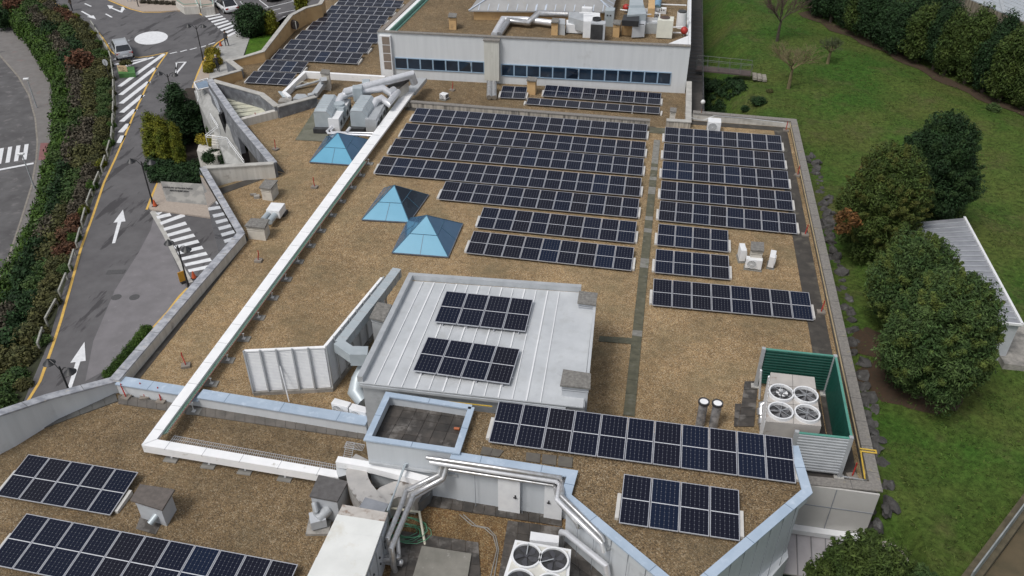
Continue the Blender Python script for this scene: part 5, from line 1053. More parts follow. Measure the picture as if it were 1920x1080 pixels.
T=thing('loose_hose','two thin grey hoses curving over the yard gravel','hose',gp(915,1000,ZY)); m=MB()
for o_ in (0,7): m.tube([at(862+o_,965,ZY+.03),at(885+o_,985,ZY+.03),at(908+o_,990,ZY+.03),at(925+o_*.6,1005,ZY+.03),at(932+o_*.4,1030,ZY+.03),at(920+o_,1080,ZY+.03),at(910,1110,ZY+.03)],.022,5)
m.build('hose',mat('grey_hose',(.25,.24,.22)),T)
# vent pipe pieces
T=thing('extract_fan','grey round duct with fan box at the foot of the dark lidded vent','fan',gp(600,985,ZD)); m=MB(); m.tube([at(616,955,.45),at(604,966,.4),at(596,974,.35)],.22,12); m.tube([at(589,942,.9),at(592,957,.7),at(592,965,.3)],.12,10); m.build('duct',GALV,T,smooth=True)
m=MB(); c=at(597,978,.1); m.box((c.x,c.y,.0),.6,.55,.42,.5); m.build('fan_box',VENTG,T); m=MB(); m.box((c.x,c.y,ZD),.9,.9,.12,.2); m.build('base',CONC,T)
T=thing('vent_pipe','short grey pipe stub leaning out of the brown capped vent over a dark slab','pipe',gp(285,975,ZD)); m=MB(); m.tube([at(296,963,.3),at(281,982,.1)],.13,12); m.build('pipe',GALVB,T,smooth=True); m=MB(); m.prism(XY([(255,992),(265,965),(309,970),(292,1003)],ZD),ZD+.002,ZD+.03); m.build('dark_slab',DARKT,T)
# front chiller
CH=thing('chiller','white four fan chiller cut by the bottom edge of the photo','chiller',gp(1010,1060,ZY))
zc=1.85; P=XY([(932,1120),(1062,1138),(1071,1030),(966,1012)],zc)
m=MB(); m.prism(P,ZY+.1,zc); m.build('casing',WPAINT,CH)
m=MB(); m.prism(inset(P,.9),zc+.001,zc+.03); m.build('fan_deck',mat('cream_deck',(.60,.59,.54),(.54,.53,.49)),CH)
a,b,c,d=[Vector((*p,0)) for p in P]
for j in range(2):
    for i in range(2):
        pass
fans(CH,inset(P,.92),2,2,zc+.03,.47,False,1.0)
m=MB(); m.prism(XY([(993,1019),(995,1003),(1048,1011),(1047,1025)],1.5),.3,1.7); m.build('control_box',WPAINT,CH)
# ---- things on the white building roof
T=thing('round_duct_pair','pair of fat round metal ducts kinking across the white building roof','ducts',gp(960,50,ZW))
for dx in (0,9.5):
    m=MB(); m.tube([at(926+dx,66,3.45),at(943+dx*1.1,36+dx*.3,3.7),at(987+dx*.4,37+dx*.55,3.7)]+([at(1010,25,4.2),at(1065,27,4.2)] if dx>0 else [at(1035,43,3.7)]),.27,12); m.build('duct_pipe',PIPE if dx else PIPEW,T,smooth=True)
for dx in (0,6.5): m=MB(); m.tube([at(918+dx*1.3,155,.2),at(917+dx*1.5,183,ZH+.25)],.22,12); m.build('lower_pipe',PIPE,T,smooth=True)
def eq(name,lab,cat,parts_,grp=None):
    T=thing(name,lab,cat,gp(*parts_[0][1][0],ZW),grp)
    for (nm,q,z0,z1,mt) in parts_: m=MB(); m.prism(XY(q,z1),z0,z1); m.build(nm,mt,T)
    return T
T=eq('duct_box','pale sheet metal box duct on the white building roof behind the ochre vent','duct',[('box',[(1062,46),(1062,37),(1112,39),(1112,48)],ZW+.1,4.0,WPAINT),('end_box',[(1046,44),(1048,34),(1060,35),(1060,46)],ZW,4.15,GALV),('upper_box',[(1094,40),(1094,22),(1125,24),(1125,41)],ZW,4.6,WPAINT),('cone',[(1066,32),(1066,22),(1095,22),(1095,40)],ZW+.4,4.5,GALV)])
T=eq('cooling_unit','cooling unit with black grille in front of the white roof machines','cooling unit',[('casing',[(1108,43),(1110,37),(1136,39),(1135,45)],ZW+.1,4.7,VENTG)])
m=MB(); a=at(1110,45,4.6); m.box((a.x+.42,a.y-.12,ZW+.2),1.0,.05,1.2); m.build('grille',DARK,T); m=MB(); a=at(1119,38,4.7); m.ring((a.x,a.y,4.7),.3,.36,.2,18); m.build('fan_ring',DARK,T)
T=eq('cooling_unit','cooling unit with black bonnet over an ochre base on the white building roof','cooling unit',[('ochre_base',[(1167,42),(1169,36),(1189,37),(1187,43)],ZW,4.3,ORNG),('black_bonnet',[(1166,38),(1170,27),(1199,27),(1198,40)],4.3,4.75,BLACK)])
T=eq('cooling_unit','squat grey unit with four dark square openings on the white building roof','cooling unit',[('casing',[(1186,48),(1188,38),(1211,39),(1210,47)],ZW+.15,4.35,VENTG)])
for i in range(2):
    for j in range(2): m=MB(); a=at(1191+i*11,49,4.2); m.box((a.x+.05,a.y-.1,ZW+.3+j*.5),.42,.05,.4); m.build('opening',DARK,T)
T=eq('cooling_tower','tall cream cooling tower with round fan opening on the white building roof','cooling tower',[('casing',[(1233,38),(1235,30.5),(1264,31),(1263,39.5)],ZW+.1,4.75,mat('cream_casing',(.70,.70,.62),(.62,.62,.55),rough=.6,scale=2,c3=(.45,.36,.25),s3=3,t3=(.68,.8)))])
m=MB(); a=at(1247,33.5,4.75); m.cyl((a.x,a.y,4.76),.42,.05,20); m.build('fan_opening',mat('rusty_dark',(.10,.06,.05),(.05,.04,.035)),T)
T=eq('duct_box','big pale curved duct hood behind the black bonnet unit','duct',[('hood',[(1176,28),(1180,8),(1207,8),(1212,26)],ZW+.6,4.9,GALVB),('hood_top',[(1180,10),(1181,-4),(1205,-4),(1207,10)],ZW+.6,5.1,GALVB)])
T=eq('grey_tank_casing','dark grey casing between the square unit and the cream tower','casing',[('casing',[(1211,44),(1212,32),(1234,33),(1233,44)],ZW,4.1,GALV)])
T=eq('roof_shed','small ochre shed with blue pipe at the top edge of the white building roof','shed',[('walls',[(1215,16),(1217,-8),(1228,-8),(1228,16)],ZW,4.8,ORNG)])
m=MB(); a=at(1232,14,3.6); m.tube([a,a+Vector((.1,2.6,.6))],.3,10); m.build('blue_pipe',mat('blue_pipe',(.20,.33,.45),(.16,.27,.38)),T,smooth=True)
c=at(1276,52,ZW); T=thing('water_tank','tall white cylindrical tank by the right parapet of the white building','tank',(c.x,c.y,ZW)); m=MB(); m.cyl((c.x,c.y,ZW),.42,1.35,18); m.build('tank',WPAINT,T,smooth=True); m=MB(); m.cyl((c.x,c.y,ZW+1.35),.38,.1,18); m.build('tank_lid',DARK,T)
for (x,y,lab) in ((1174,14,'red expansion vessel beside the big pale hood'),(1283,57,'red expansion vessel in front of the white tank')): c=at(x,y,ZW+.5); T=thing('expansion_vessel',lab,'vessel',(c.x,c.y,ZW)); m=MB(); m.ball(c+Vector((0,0,0)),.32,12); m.build('vessel',RED,T,smooth=True); m=MB(); m.cyl((c.x,c.y,ZW),.05,.3,8); m.build('stand',GALV,T)
T=thing('roof_pipes','white pipes crossing the white building roof near its right parapet','pipes',gp(1270,60,ZW)); m=MB()
for l in ([(1236,8,3.6),(1287,10,3.6)],[(1262,51,3.5),(1284,51,3.5)],[(1262,61,3.5),(1286,62,3.5)],[(1163,18,3.8),(1176,20,3.8)],[(1222,40,4.1),(1232,40,4.1)],[(1086,24,4.9),(1110,24,4.9)]): m.tube([at(*q) for q in l],.06,6)
m.build('pipe',WPAINT,T)
T=thing('globe_lamp','small globe lamp on a rusty post at the rear right parapet','lamp',gp(1315,215,.5)); m=MB(); c=at(1315,213,.5); m.cyl((c.x,c.y,-.5),.03,1.35,6); m.build('post',mat('rust',(.20,.09,.05)),T); m=MB(); m.ball(c+Vector((0,0,.95)),.17,12); m.build('globe',mat('opal_globe',(.75,.75,.74)),T,smooth=True)
T=thing('parapet_cable','loose grey cable hanging along the rear right parapet','cable',gp(1320,222,.3)); m=MB(); m.tube([at(1284,212,.55),at(1300,222,.3),at(1318,226,.2),at(1340,217,.6),at(1400,222,.5),at(1470,230,.5)],.025,5); m.build('cable',GALV,T)

# extra machinery on the white building roof
for (x,y,w_,d_,h_,mt,lab) in ((1100,30,.9,.5,1.5,WPAINT,'pale cabinet with two dark ports behind the black grilled cooling unit'),(1143,32,.8,.9,1.4,GALVB,'pale blue grey casing right of the black grilled cooling unit'),(1224,26,1.0,.7,.9,VENTG,'small grey control cabinet behind the grey casing'),(1243,20,.6,.5,.5,WPAINT,'small white box behind the cream cooling tower'),(1204,33,.9,.8,1.3,VENTG,'light grey box above the four opening unit'),(1281,28,.3,.5,.8,CREAM,'cream box beside the right parapet near the white tank')):
    c=at(x,y,ZW+h_/2); T=thing('roof_cabinet',lab,'cabinet',(c.x,c.y,ZW),'machinery on the white building'); m=MB(); m.box((c.x,c.y,ZW),w_,d_,h_); m.build('casing',mt,T,bevel=.02)
    m=MB()
    for k in (-.2,.12): m.box((c.x+k*w_,c.y-d_/2-.01,ZW+h_*.65),w_*.16,.03,w_*.16)
    m.build('dark_port',DARK,T)
T=thing('pipe_tangle','tangle of thin white and green pipes between the machines on the white building roof','pipes',gp(1230,25,ZW)); mw=MB(); mg=MB()
for k in range(14):
    x=random.uniform(1166,1228);y=random.uniform(10,34);z=ZW+random.uniform(.3,1.3); a=at(x,y,z); (mw if k%3 else mg).tube([a,a+Vector((random.uniform(.3,1.2),0,0)),a+Vector((random.uniform(.3,1.2),random.uniform(-.6,.6),random.uniform(-.6,.3)))],.045,6)
mw.build('white_pipes',WPAINT,T); mg.build('green_pipes',mat('pipe_green',(.10,.16,.13),(.07,.11,.09)),T)
# ================================================================ VEGETATION
rng=np.random.default_rng(11)
def leafmesh(name,C,Rd,npc,size,mt,flat=.0,up=.35,asp=.5,center=None):
    """leaf quads in balls (C centres, Rd radii (n,3)), one mesh"""
    C=np.repeat(np.asarray(C,float),npc,0); Rd=np.repeat(np.asarray(Rd,float),npc,0); n=len(C)
    d=rng.normal(size=(n,3)); d/=np.linalg.norm(d,axis=1)[:,None]; r=rng.random(n)**.45
    P=C+d*r[:,None]*Rd
    nn=d+rng.normal(size=(n,3))*.55; nn[:,2]+=up; nn/=np.linalg.norm(nn,axis=1)[:,None]
    a=rng.normal(size=(n,3)); a[:,2]+=.3; a-=nn*(a*nn).sum(1)[:,None]; a/=np.linalg.norm(a,axis=1)[:,None]; b=np.cross(nn,a)
    s=size*(.6+.8*rng.random(n))[:,None]
    V=np.stack([P-a*s,P+b*s*asp,P+a*s*1.1,P-b*s*asp],1).reshape(-1,3).astype('f4')
    me=bpy.data.meshes.new(name); me.vertices.add(4*n); me.vertices.foreach_set('co',V.ravel()); me.loops.add(4*n); me.loops.foreach_set('vertex_index',np.arange(4*n,dtype='i4')); me.polygons.add(n); me.polygons.foreach_set('loop_start',np.arange(0,4*n,4,dtype='i4')); me.polygons.foreach_set('loop_total',np.full(n,4,dtype='i4'))
    me.materials.append(mt); me.update(calc_edges=True); return me
def lumps(n,rx,ry,rz,lr,zc,bottom=-1.0,seed=0,cone=0):
    C=[];R=[];rnd=random.Random(seed)
    for i in range(n):
        z=1-2*(i+.5)/n; z=max(z,bottom); th=i*2.39996+rnd.uniform(-.3,.3); q=math.sqrt(max(0,1-z*z)); k=rnd.uniform(.68,1.14)
        f=1-cone*(z*.5+.5)
        C.append(((rx-lr*.95)*q*math.cos(th)*k*f,(ry-lr*.95)*q*math.sin(th)*k*f,zc+(rz-lr*.95)*z*k)); s=lr*rnd.uniform(.5,1.45); R.append((s,s,s*rnd.uniform(.8,1.5)))
    for i in range(n//3):
        z=rnd.uniform(-.7,.7);th=rnd.uniform(0,6.28);q=rnd.uniform(0,.5); C.append((rx*q*math.cos(th),ry*q*math.sin(th),zc+rz*z)); s=lr*1.3; R.append((s,s,s))
    return C,R
def treemesh(key,n,rx,ry,rz,lr,npc,size,mt,seed=0,cone=0,bottom=-1,zc=None,asp=.5):
    C,R=lumps(n,rx,ry,rz,lr,zc if zc is not None else rz*1.05,bottom,seed,cone); return leafmesh(key,C,R,npc,size,mt,asp=asp)
def mkobj(name,me,parent=None,loc=(0,0,0)):
    o=bpy.data.objects.new(name,me); COL.objects.link(o); o.location=loc
    if parent: o.parent=parent
    return o
def trunkmesh(h,r,limbs=7,seed=0,spread=1.6,mt=BARK):
    rnd=random.Random(seed); m=MB(); m.tube([(0,0,-.3),(0,0,h*.4),(.08,.05,h)],r,7,True,[r*1.2,r*.8,r*.25])
    for i in range(limbs):
        a=rnd.uniform(0,6.28); z=h*rnd.uniform(.25,.8); L_=spread*rnd.uniform(.6,1); m.tube([(0,0,z),(math.cos(a)*L_*.5,math.sin(a)*L_*.5,z+L_*.2),(math.cos(a)*L_,math.sin(a)*L_,z+L_*.55)],r*.3,5,True,[r*.35,r*.22,r*.06])
    me=bpy.data.meshes.new('trunk'); me.from_pydata(m.v,[],m.f); me.materials.append(mt); me.update(); return me
# --- big conifers on the lawn
def conifer(px,py,zc,rx,rz,mt,label,seed,n=120,npc=700,size=.085,lr=.56,extra=None,cone=.34,trunk=True,tip=None):
    c=at(px,py,zc); zg=gz(c.x,c.y); T=thing('conifer_tree',label,'tree',(c.x,c.y,zg))
    me=treemesh('crown',n,rx,rx,rz,lr,npc,size,mt,seed,cone,zc=zc-zg,bottom=-.98,asp=.33); cro=mkobj('crown',me,T)
    rnd=random.Random(seed+50); C=[];R=[]
    for i in range(150):
        z=rnd.uniform(-.75,1); th=rnd.uniform(0,6.283); q=math.sqrt(1-z*z); f=1-cone*(z*.5+.5); L_=rnd.uniform(.3,.75)
        p=Vector((rx*.84*q*math.cos(th)*f,rx*.84*q*math.sin(th)*f,zc-zg+rz*.86*z)); d=Vector((q*math.cos(th),q*math.sin(th),.55+max(0,z)*.8)).normalized()
        for t,r_ in ((0,.26),(.4,.2),(.75,.13),(1,.07)): C.append(tuple(p+d*L_*t)); R.append((r_,r_,r_*1.2))
    me=leafmesh('branch_tips',C,R,70,size*.9,tip or mt,asp=.33,up=.6); mkobj('branch_tips',me,cro)
    mkobj('trunk',trunkmesh(zc-zg+rz*.6,.22,9,seed,rx*.7),T)
    if extra:
        for (q,m2,rr,lab) in extra:
            e=at(*q)-Vector((c.x,c.y,zg)); me=leafmesh('branch_cluster',[(e.x+random.uniform(-rr,rr)*.8,e.y+random.uniform(-rr,rr)*.6,e.z+random.uniform(-rr,rr)*.9) for _ in range(9)],[(rr*.38,rr*.38,rr*.5)]*9,110,.09,m2); o=mkobj('foliage_clump',me,T); o['label']=lab
    return T
TIP_D=leafm('dark_conifer_tips',(.022,.048,.014),(.032,.062,.018)); TIP_M=leafm('light_conifer_tips',(.055,.095,.024),(.095,.120,.026)); TIP_O=leafm('olive_conifer_tips',(.060,.085,.018),(.085,.090,.020))
LF_ORANGE=leafm('dead_orange_leaves',(.16,.075,.025),(.10,.055,.02))
LF_MIDY=leafm('olive_conifer_leaves',(.035,.062,.013),(.055,.080,.016))
conifer(1754,324,2.95,2.9,3.75,LF_DARK,'tall dark green conifer, the rearmost on the lawn behind the shed',1,tip=TIP_D)
conifer(1655,380,2.7,2.85,3.5,LF_MIDY,'olive green conifer with a dead orange clump, nearest the retaining rocks',2,tip=TIP_O,extra=[((1588,412,2.6),LF_ORANGE,.75,'dead orange foliage'),((1630,320,4.0),leafm('brownish_tips',(.10,.065,.02),(.07,.06,.02)),.6,'brownish tips')])
conifer(1713,535,2.2,2.6,2.75,LF_MID,'bushy green conifer partly covering the shed roof, between two others',3,tip=TIP_M)
conifer(1766,629,2.7,2.85,3.35,LF_MID,'largest bright green conifer, frontmost on the lawn before the shed',4,tip=TIP_M,n=160)
T=conifer(1612,1124,-1.0,2.2,3.0,LF_MIDY,'green conifer top cut by the bottom edge beside the glazed annex',5,n=90,size=.085)
conifer(1708,1150,-1,1.4,2.0,LF_MID,'smaller conifer at the bottom edge, right of its larger neighbour',6,n=50,size=.08)
m=MB(); 
for k,(px,py,r) in enumerate(((1690,715,1.9),(1735,735,1.7),(1640,650,1.3))):
    c=at(px,py,ZG); nn=18; m.add([(c.x,c.y,gz(c.x,c.y)+.12)]+[(c.x+math.cos(a)*r*(.8+.4*random.random()),c.y+math.sin(a)*r*(.7+.4*random.random()),gz(c.x+math.cos(a)*r,c.y+math.sin(a)*r)+.04) for a in [2*math.pi*i/nn for i in range(nn)]],[(0,i+1,(i+1)%nn+1) for i in range(nn)])
tag(m.build('needle_litter',MULCH),kind='structure')
# --- hedge of cypresses at the rear right
hm=[treemesh('crown',64,1.9,1.9,3.1,.66,300,.115,mt,s,.3,asp=.38) for s,mt in ((21,LF_DARK),(22,LF_DARK),(23,LF_MIDY))]
hp=[Vector((14.5,42.5,0)),Vector((18.6,35.2,0)),Vector((24.3,25.6,0)),Vector((29.0,18.8,0)),Vector((34,13,0))]
dd=[0]; 
for a,b in zip(hp,hp[1:]): dd.append(dd[-1]+(b-a).length)
def along(s):
    i=1
    while i<len(dd)-1 and dd[i]<s: i+=1
    f=(s-dd[i-1])/(dd[i]-dd[i-1]); d=(hp[i]-hp[i-1]).normalized(); return hp[i-1].lerp(hp[i],f),Vector((-d.y,d.x,0))
tm=trunkmesh(3.5,.16,5,3,1.0)
k=0; s=0
HL=['tree of the tall dark cypress hedge, in its front row facing the lawn','tree of the tall dark cypress hedge, in its rear row facing the lane']
while s<dd[-1]:
    for row in (0,1):
        p,nrm=along(min(s+row*1.0,dd[-1]-.01)); q=p+nrm*(1.3+2.6*row)+Vector((random.uniform(-.3,.3),random.uniform(-.3,.3),0)); z=gz(q.x,q.y)
        T=thing('hedge_tree',HL[row],'tree',(q.x,q.y,z),'cypresses of the rear hedge, row %s'%('one' if row==0 else 'two')); c=mkobj('crown',hm[(k*7+row*3+random.randrange(2))%3],T); c.rotation_euler=(0,0,random.random()*6.28); sc=random.uniform(.8,1.12); c.scale=(sc,sc,random.uniform(.66,1.08)); mkobj('trunk',tm,T); k+=1
    s+=2.0
m=MB(); w=[]; 
for s_ in [dd[-1]*i/30 for i in range(31)]: p,nrm=along(min(s_,dd[-1]-.01)); w.append((p-nrm*(.05+.3*math.sin(s_*1.3)),p+nrm*1.2))
m.add([(q.x,q.y,gz(q.x,q.y)+.05) for pr in w for q in pr],[(2*i,2*i+2,2*i+3,2*i+1) for i in range(30)]); tag(m.build('needle_litter',MULCH),kind='structure')
# --- lane, wall and industrial roof top right
m=MB(); w=[]
for s_ in [dd[-1]*i/10 for i in range(11)]: p,nrm=along(min(s_,dd[-1]-.01)); w.append((p+nrm*5.5,p+nrm*11.5))
m.add([(q.x,q.y,ZG+.5) for pr in w for q in pr],[(2*i,2*i+2,2*i+3,2*i+1) for i in range(10)]); tag(m.build('rear_lane',ASPHO),kind='structure')
IB=thing('industrial_building','light grey metal clad industrial hall roof in the top right corner','building',(42,50,ZG))
q=[at(x,y,4.0) for x,y in ((1812,-4),(1925,42),(2080,110),(2100,-120),(1790,-130))]
m=MB(); m.prism([(p.x,p.y) for p in q],-2,3.95); m.build('wall',mat('streaked_base_wall',(.28,.25,.19),(.12,.10,.075),rough=.9,streak=True,contrast=(.4,.6)),IB)
m=MB(); m.prism([(p.x,p.y) for p in q],3.95,4.05); m.build('metal_roof',mat('pale_hall_roof',(.40,.43,.46),(.35,.38,.41),rough=.5,scale=.5),IB)
m=MB(); a,b=q[0],q[2]
for k in range(1,7): o_=(q[4]-q[0])*.045*k; m.bar(a+o_+Vector((0,0,.08)),b+o_*1.05+Vector((0,0,.08)),.08,.06)
for t in (.3,.8): m.bar(a.lerp(b,t)+Vector((0,0,.1)),a.lerp(b,t)+(q[4]-q[0])*.4+Vector((0,0,.1)),.25,.06)
m.build('roof_seams',GALV,IB)
# --- bare trees
def bare(px,py,zc,h,r,mt,label,seed,up=.5):
    c=at(px,py,ZG); zg=gz(c.x,c.y); rnd=random.Random(seed); T=thing('bare_tree',label,'tree',(c.x,c.y,zg)); m=MB(); tw=MB()
    m.tube([(0,0,-.2),(0,0,h*.3),(.05,0,h*.42)],.13,7,True,[.17,.12,.09])
    def grow(p,d,L_,rr,dep):
        e=p+d*L_; mid=p+d*L_*.5+Vector((rnd.uniform(-.1,.1),rnd.uniform(-.1,.1),.03))*L_; (m if dep<2 else tw).tube([p,mid,e],rr,4 if dep>1 else 5,False,[rr,rr*.8,rr*.6])
        if dep>=4: return
        for i in range(3 if dep else 4):
            nd=(d+Vector((rnd.uniform(-1,1),rnd.uniform(-1,1),rnd.uniform(-.25,.7)))*.75).normalized(); grow(e if i<2 else mid,nd,L_*rnd.uniform(.6,.82),rr*.62,dep+1)
    for i in range(7):
        a=i*.9+rnd.random(); grow(Vector((0,0,h*.4)),Vector((math.cos(a),math.sin(a),up+rnd.random()*.6)).normalized(),r*.42,.055,0)
    m.v=[v for v in m.v]; o=m.build('trunk',BARK if mt is TWIGR else TWIG,None); o.parent=T; o2=tw.build('twigs',mt,None); o2.parent=T
bare(1478,166,2,4.2,2.5,TWIG,'bare tree with pale yellowish twigs on the lawn, nearer than its neighbours',3)
bare(1457,76,2,4.8,2.9,TWIGR,'bare tree with reddish twigs at the top of the lawn',5,.9)
bare(1551,122,2,2.6,1.4,mat('green_twigs',(.07,.08,.035),(.05,.06,.03)),'small bare tree with mossy twigs, right of the pale twigged one',8)
# --- small bushes
def shrub(px,py,z,me,label,sc=1,grp=None,sz=None,name='shrub',world=None):
    c=world if world is not None else at(px,py,z); o=mkobj(name,me,None,tuple(c)); o.scale=(sc,sc,sz or sc); o.rotation_euler=(0,0,random.random()*6.28); tag(o,label,'shrub',grp); return o
def smesh(key,mt,seed,rx=1,rz=.8,n=26,npc=75,size=.10,lr=.38,asp=.5): return treemesh(key,n,rx,rx,rz,lr,npc,size,mt,seed,0,-.5,zc=rz*.75,asp=asp)
SM={k:[smesh(k+'_shrub',mt,i*5+j,n=26,npc=n_) for j in range(2)] for i,(k,mt,n_) in enumerate((('hedge',LF_HEDGE,85),('olive',LF_OLIVE,75),('russet',LF_RED,75),('brown',LF_BROWN,60),('dark',LF_DARK,80),('mid',LF_MID,80),('yellow',LF_YEL,80),('purple',LF_PURP,70),('gold',LF_YG,80)))}
for (x,y,k,s,l) in ((1421,192,'dark',.8,'small dark bush on the lawn near the rear ditch'),(1347,112,'dark',1.0,'dark bush beside the footbridge'),(1340,170,'dark',1.1,'low ivy clump in the ditch under the footbridge'),(1325,195,'dark',1.0,'low ivy clump at the foot of the white building'),(1443,172,'olive',.35,'tiny pale plant by the foot of the pale bare tree'),(1400,190,'dark',.5,'low weed clump left of the small dark bush'),(1862,205,'mid',.7,'low green weeds by the hedge at the right edge')):
    c=at(x,y,ZG); shrub(x,y,0,SM[k][0],l,s,world=(c.x,c.y,gz(c.x,c.y)),sz=s*.6)
IV=[]
for k in range(170):
    x=random.uniform(1302,1392);y=random.uniform(150,214)
    if (x-1302)/90+(214-y)/64*.0>1.25-(y-150)/64*.55: continue
    c=at(x,y,-2.5); z=gz(c.x,c.y)
    for _ in range(4): c=at(x,y,z); z=gz(c.x,c.y)
    IV.append((c.x,c.y,z+.05))
o=mkobj('ivy',leafmesh('ivy',IV,[(.55,.55,.2)]*len(IV),110,.09,LF_DARK)); tag(o,'dark ivy ground cover filling the ditch beside the white building','ivy',kind='stuff')
rt_=random.Random(5); GC=[]
while len(GC)<9000:
    x=rt_.uniform(8,38);y=rt_.uniform(-31,46)
    if x<11.7 and y<10.5: continue
    if x>16.5 and x<21.6 and -12.5<y<.6: continue
    GC.append((x,y,gz(x,y)+.03))
o=mkobj('grass_tufts',leafmesh('grass_tufts',GC,[(.4,.4,.05)]*len(GC),9,.075,leafm('grass_blades',(.045,.102,.014),(.085,.102,.026),.6,.5),up=.9,asp=.22)); tag(o,'rough grass tufts growing over the lawn','grass',kind='stuff')
# --- planted bank on the left
def pjy(p):
    q=p-CAM; return 540-F*sum(RR[1][i]*q[i] for i in range(3))/-sum(RR[2][i]*q[i] for i in range(3))
def bank(s,t,k,sc,lab,grp,sz=None):
    p=slope(s,t); y=pjy(p); zn='level with the mini roundabout' if y<110 else 'level with the hatched road area' if y<270 else 'level with the upper white arrow' if y<480 else 'level with the lower white arrow'; lab=lab+', '+zn; grp=grp+' '+zn; o=mkobj('shrub',SM[k][random.randrange(2)],None,(p.x,p.y,p.z-.1)); o.scale=(sc*random.uniform(.9,1.15),sc*random.uniform(.9,1.15),(sz or sc)*random.uniform(.85,1.15)); o.rotation_euler=(0,0,random.random()*6.28); tag(o,lab,'shrub',grp)
LB={'hedge':'bright green hedge shrub along the lower pavement','brown':'leafless grey brown shrub in the middle of the bank','olive':'olive green loose shrub on the bank','russet':'russet shrub on the upper bank','dark':'dark evergreen shrub on the bank','mid':'mid green shrub on the bank','gold':'yellow green shrub on the upper bank'}
GB={k:'%s shrubs of the left bank'%k for k in LB}
nb=54
for i in range(nb):
    s=(i+.5)/nb*.93+.02
    bank(s,.10,'hedge',1.15,LB['hedge'],GB['hedge'],1.5); bank(s+.006,.22,'hedge' if i%3 else 'mid',1.35,LB['hedge'] if i%3 else LB['mid'],GB['hedge'] if i%3 else GB['mid'],1.5)
    k=['brown','dark','brown','brown','mid','brown','dark'][int(i/3+random.random()*.8)%7]; bank(s,.42,k,1.3,LB[k],GB[k],1.45)
    k=['olive','olive','brown','olive','mid','olive','mid','dark','olive'][int(i/3+random.random()*.7)%9]; bank(s+.004,.62,k,1.2,LB[k],GB[k],1.1)
    k=['olive','mid','olive','olive','brown','russet','olive','olive','mid'][int(i/3+random.random()*.7)%9]; bank(s,.83,k,.95,LB[k],GB[k],.75)
    if i%2: k=random.choice(['olive','mid','gold','hedge']); bank(s+.003,.95,k,.55,LB[k],GB[k],.5)
for (x,y,z,k,sc,lab) in ((160,135,-6.6,'russet',1.8,'big russet domed shrub on the bank, left of the round sign'),(30,22,-7.2,'russet',1.6,'russet shrub in the top left corner'),(72,6,-6.8,'purple',1.9,'dark purple shrub at the top of the bank'),(8,50,-8.5,'dark',1.6,'dark bluish shrub at the left edge by the lower pavement')): shrub(x,y,z,SM[k][0],lab,sc)
# --- planting beds by the entrance
cyp=treemesh('crown',90,.95,.95,2.3,.28,120,.07,LF_DARK,31,.93,zc=2.2,asp=.35); cyg=treemesh('crown',80,.8,.8,2.0,.24,120,.065,LF_YG,32,.9,zc=1.9,asp=.35); ctr=trunkmesh(2.5,.08,3,4,.4)
def cyprus(px,py,z,me,sc,lab,szz=None,name='cypress'):
    c=at(px,py,z); T=thing(name,lab,'tree',tuple(c)); o=mkobj('crown',me,T); o.scale=(sc,sc,szz or sc); t=mkobj('trunk',ctr,T); t.scale=(1.2,1.2,(szz or sc)*.9)
cyprus(350,268,ZR,cyp,2.1,'dark green broad cypress between the road and the stone wall',1.28)
cyprus(299,300,ZR,cyg,1.75,'golden green cypress at the road edge, left of the dark cypress',1.15)
cyprus(328,288,ZR,cyp,1.6,'small dark cypress tucked between the golden and the broad dark cypress',.7)
cyprus(320,312,ZR,cyg,1.45,'golden green cypress behind the juniper bed, between its two neighbours',1.2)
cyprus(344,320,ZR,cyg,1.0,'slim leaning yellow green cypress at the front of the bed',1.15)
cyprus(376,266,ZR,cyp,1.7,'dark reddish green cypress by the entrance path',.9)
cyprus(284,300,ZR,cyg,.9,'low golden cypress beside the road lamp',.6)
for i,(x,y,s) in enumerate(((297,335,.95),(312,338,1.0),(328,340,1.0),(345,341,1.0),(362,341,.95),(376,338,.85),(290,318,.9),(305,318,1.1),(325,322,1.2),(348,325,1.1),(368,325,1.0))):
    shrub(x,y,ZR,SM['dark'][i%2],'dark spreading juniper covering the bed behind the sloped sign',s,'junipers behind the sloped sign',.7)
for i,(x,y,s) in enumerate(((395,108,.7),(400,118,.8),(396,128,.85),(407,122,.7),(404,106,.7),(391,137,.6))): shrub(x,y,ZR,SM['yellow'][i%2],'yellow flowering shrub in the planter by the pale walkway',s,'yellow shrubs by the walkway',.8)
for i,(x,y,s) in enumerate(((378,268,.55),(388,270,.6),(398,273,.55),(412,276,.6),(424,277,.55))): shrub(x,y,-3.5,SM['yellow'][i%2],'yellow shrub in the white walled planter of the courtyard',s,'yellow shrubs in the white planter',.5)
for i,(x,y,s,k) in enumerate(((405,300,.7,'dark'),(425,303,.75,'dark'),(440,300,.6,'mid'),(392,303,.6,'dark'),(398,248,.6,'mid'),(462,272,.8,'dark'),(474,284,.8,'dark'),(486,298,.7,'dark'))): shrub(x,y,(-2.9 if x>450 else -4.2 if x>400 else -3.6),SM[k][i%2],['dark fern like shrub in front of the white planter, left one','dark fern like shrub in front of the white planter, middle one','green fern like shrub at the right end of the planter','small dark shrub at the left end of the planter','light green shrub beside the courtyard steps','dark shrub in the corner below the stone wall, rear one','dark shrub in the corner below the stone wall, middle one','dark shrub in the corner below the stone wall, front one'][i],s)
big=treemesh('crown',90,1.9,1.9,1.7,.6,120,.13,LF_DARK,41,0,-.7,zc=1.5)
o=mkobj('round_shrub',big,None,tuple(at(478,66,ZR))); tag(o,'large dark rounded shrub between the car park and the ochre wall','shrub'); o.scale=(1.15,1.15,1.15)
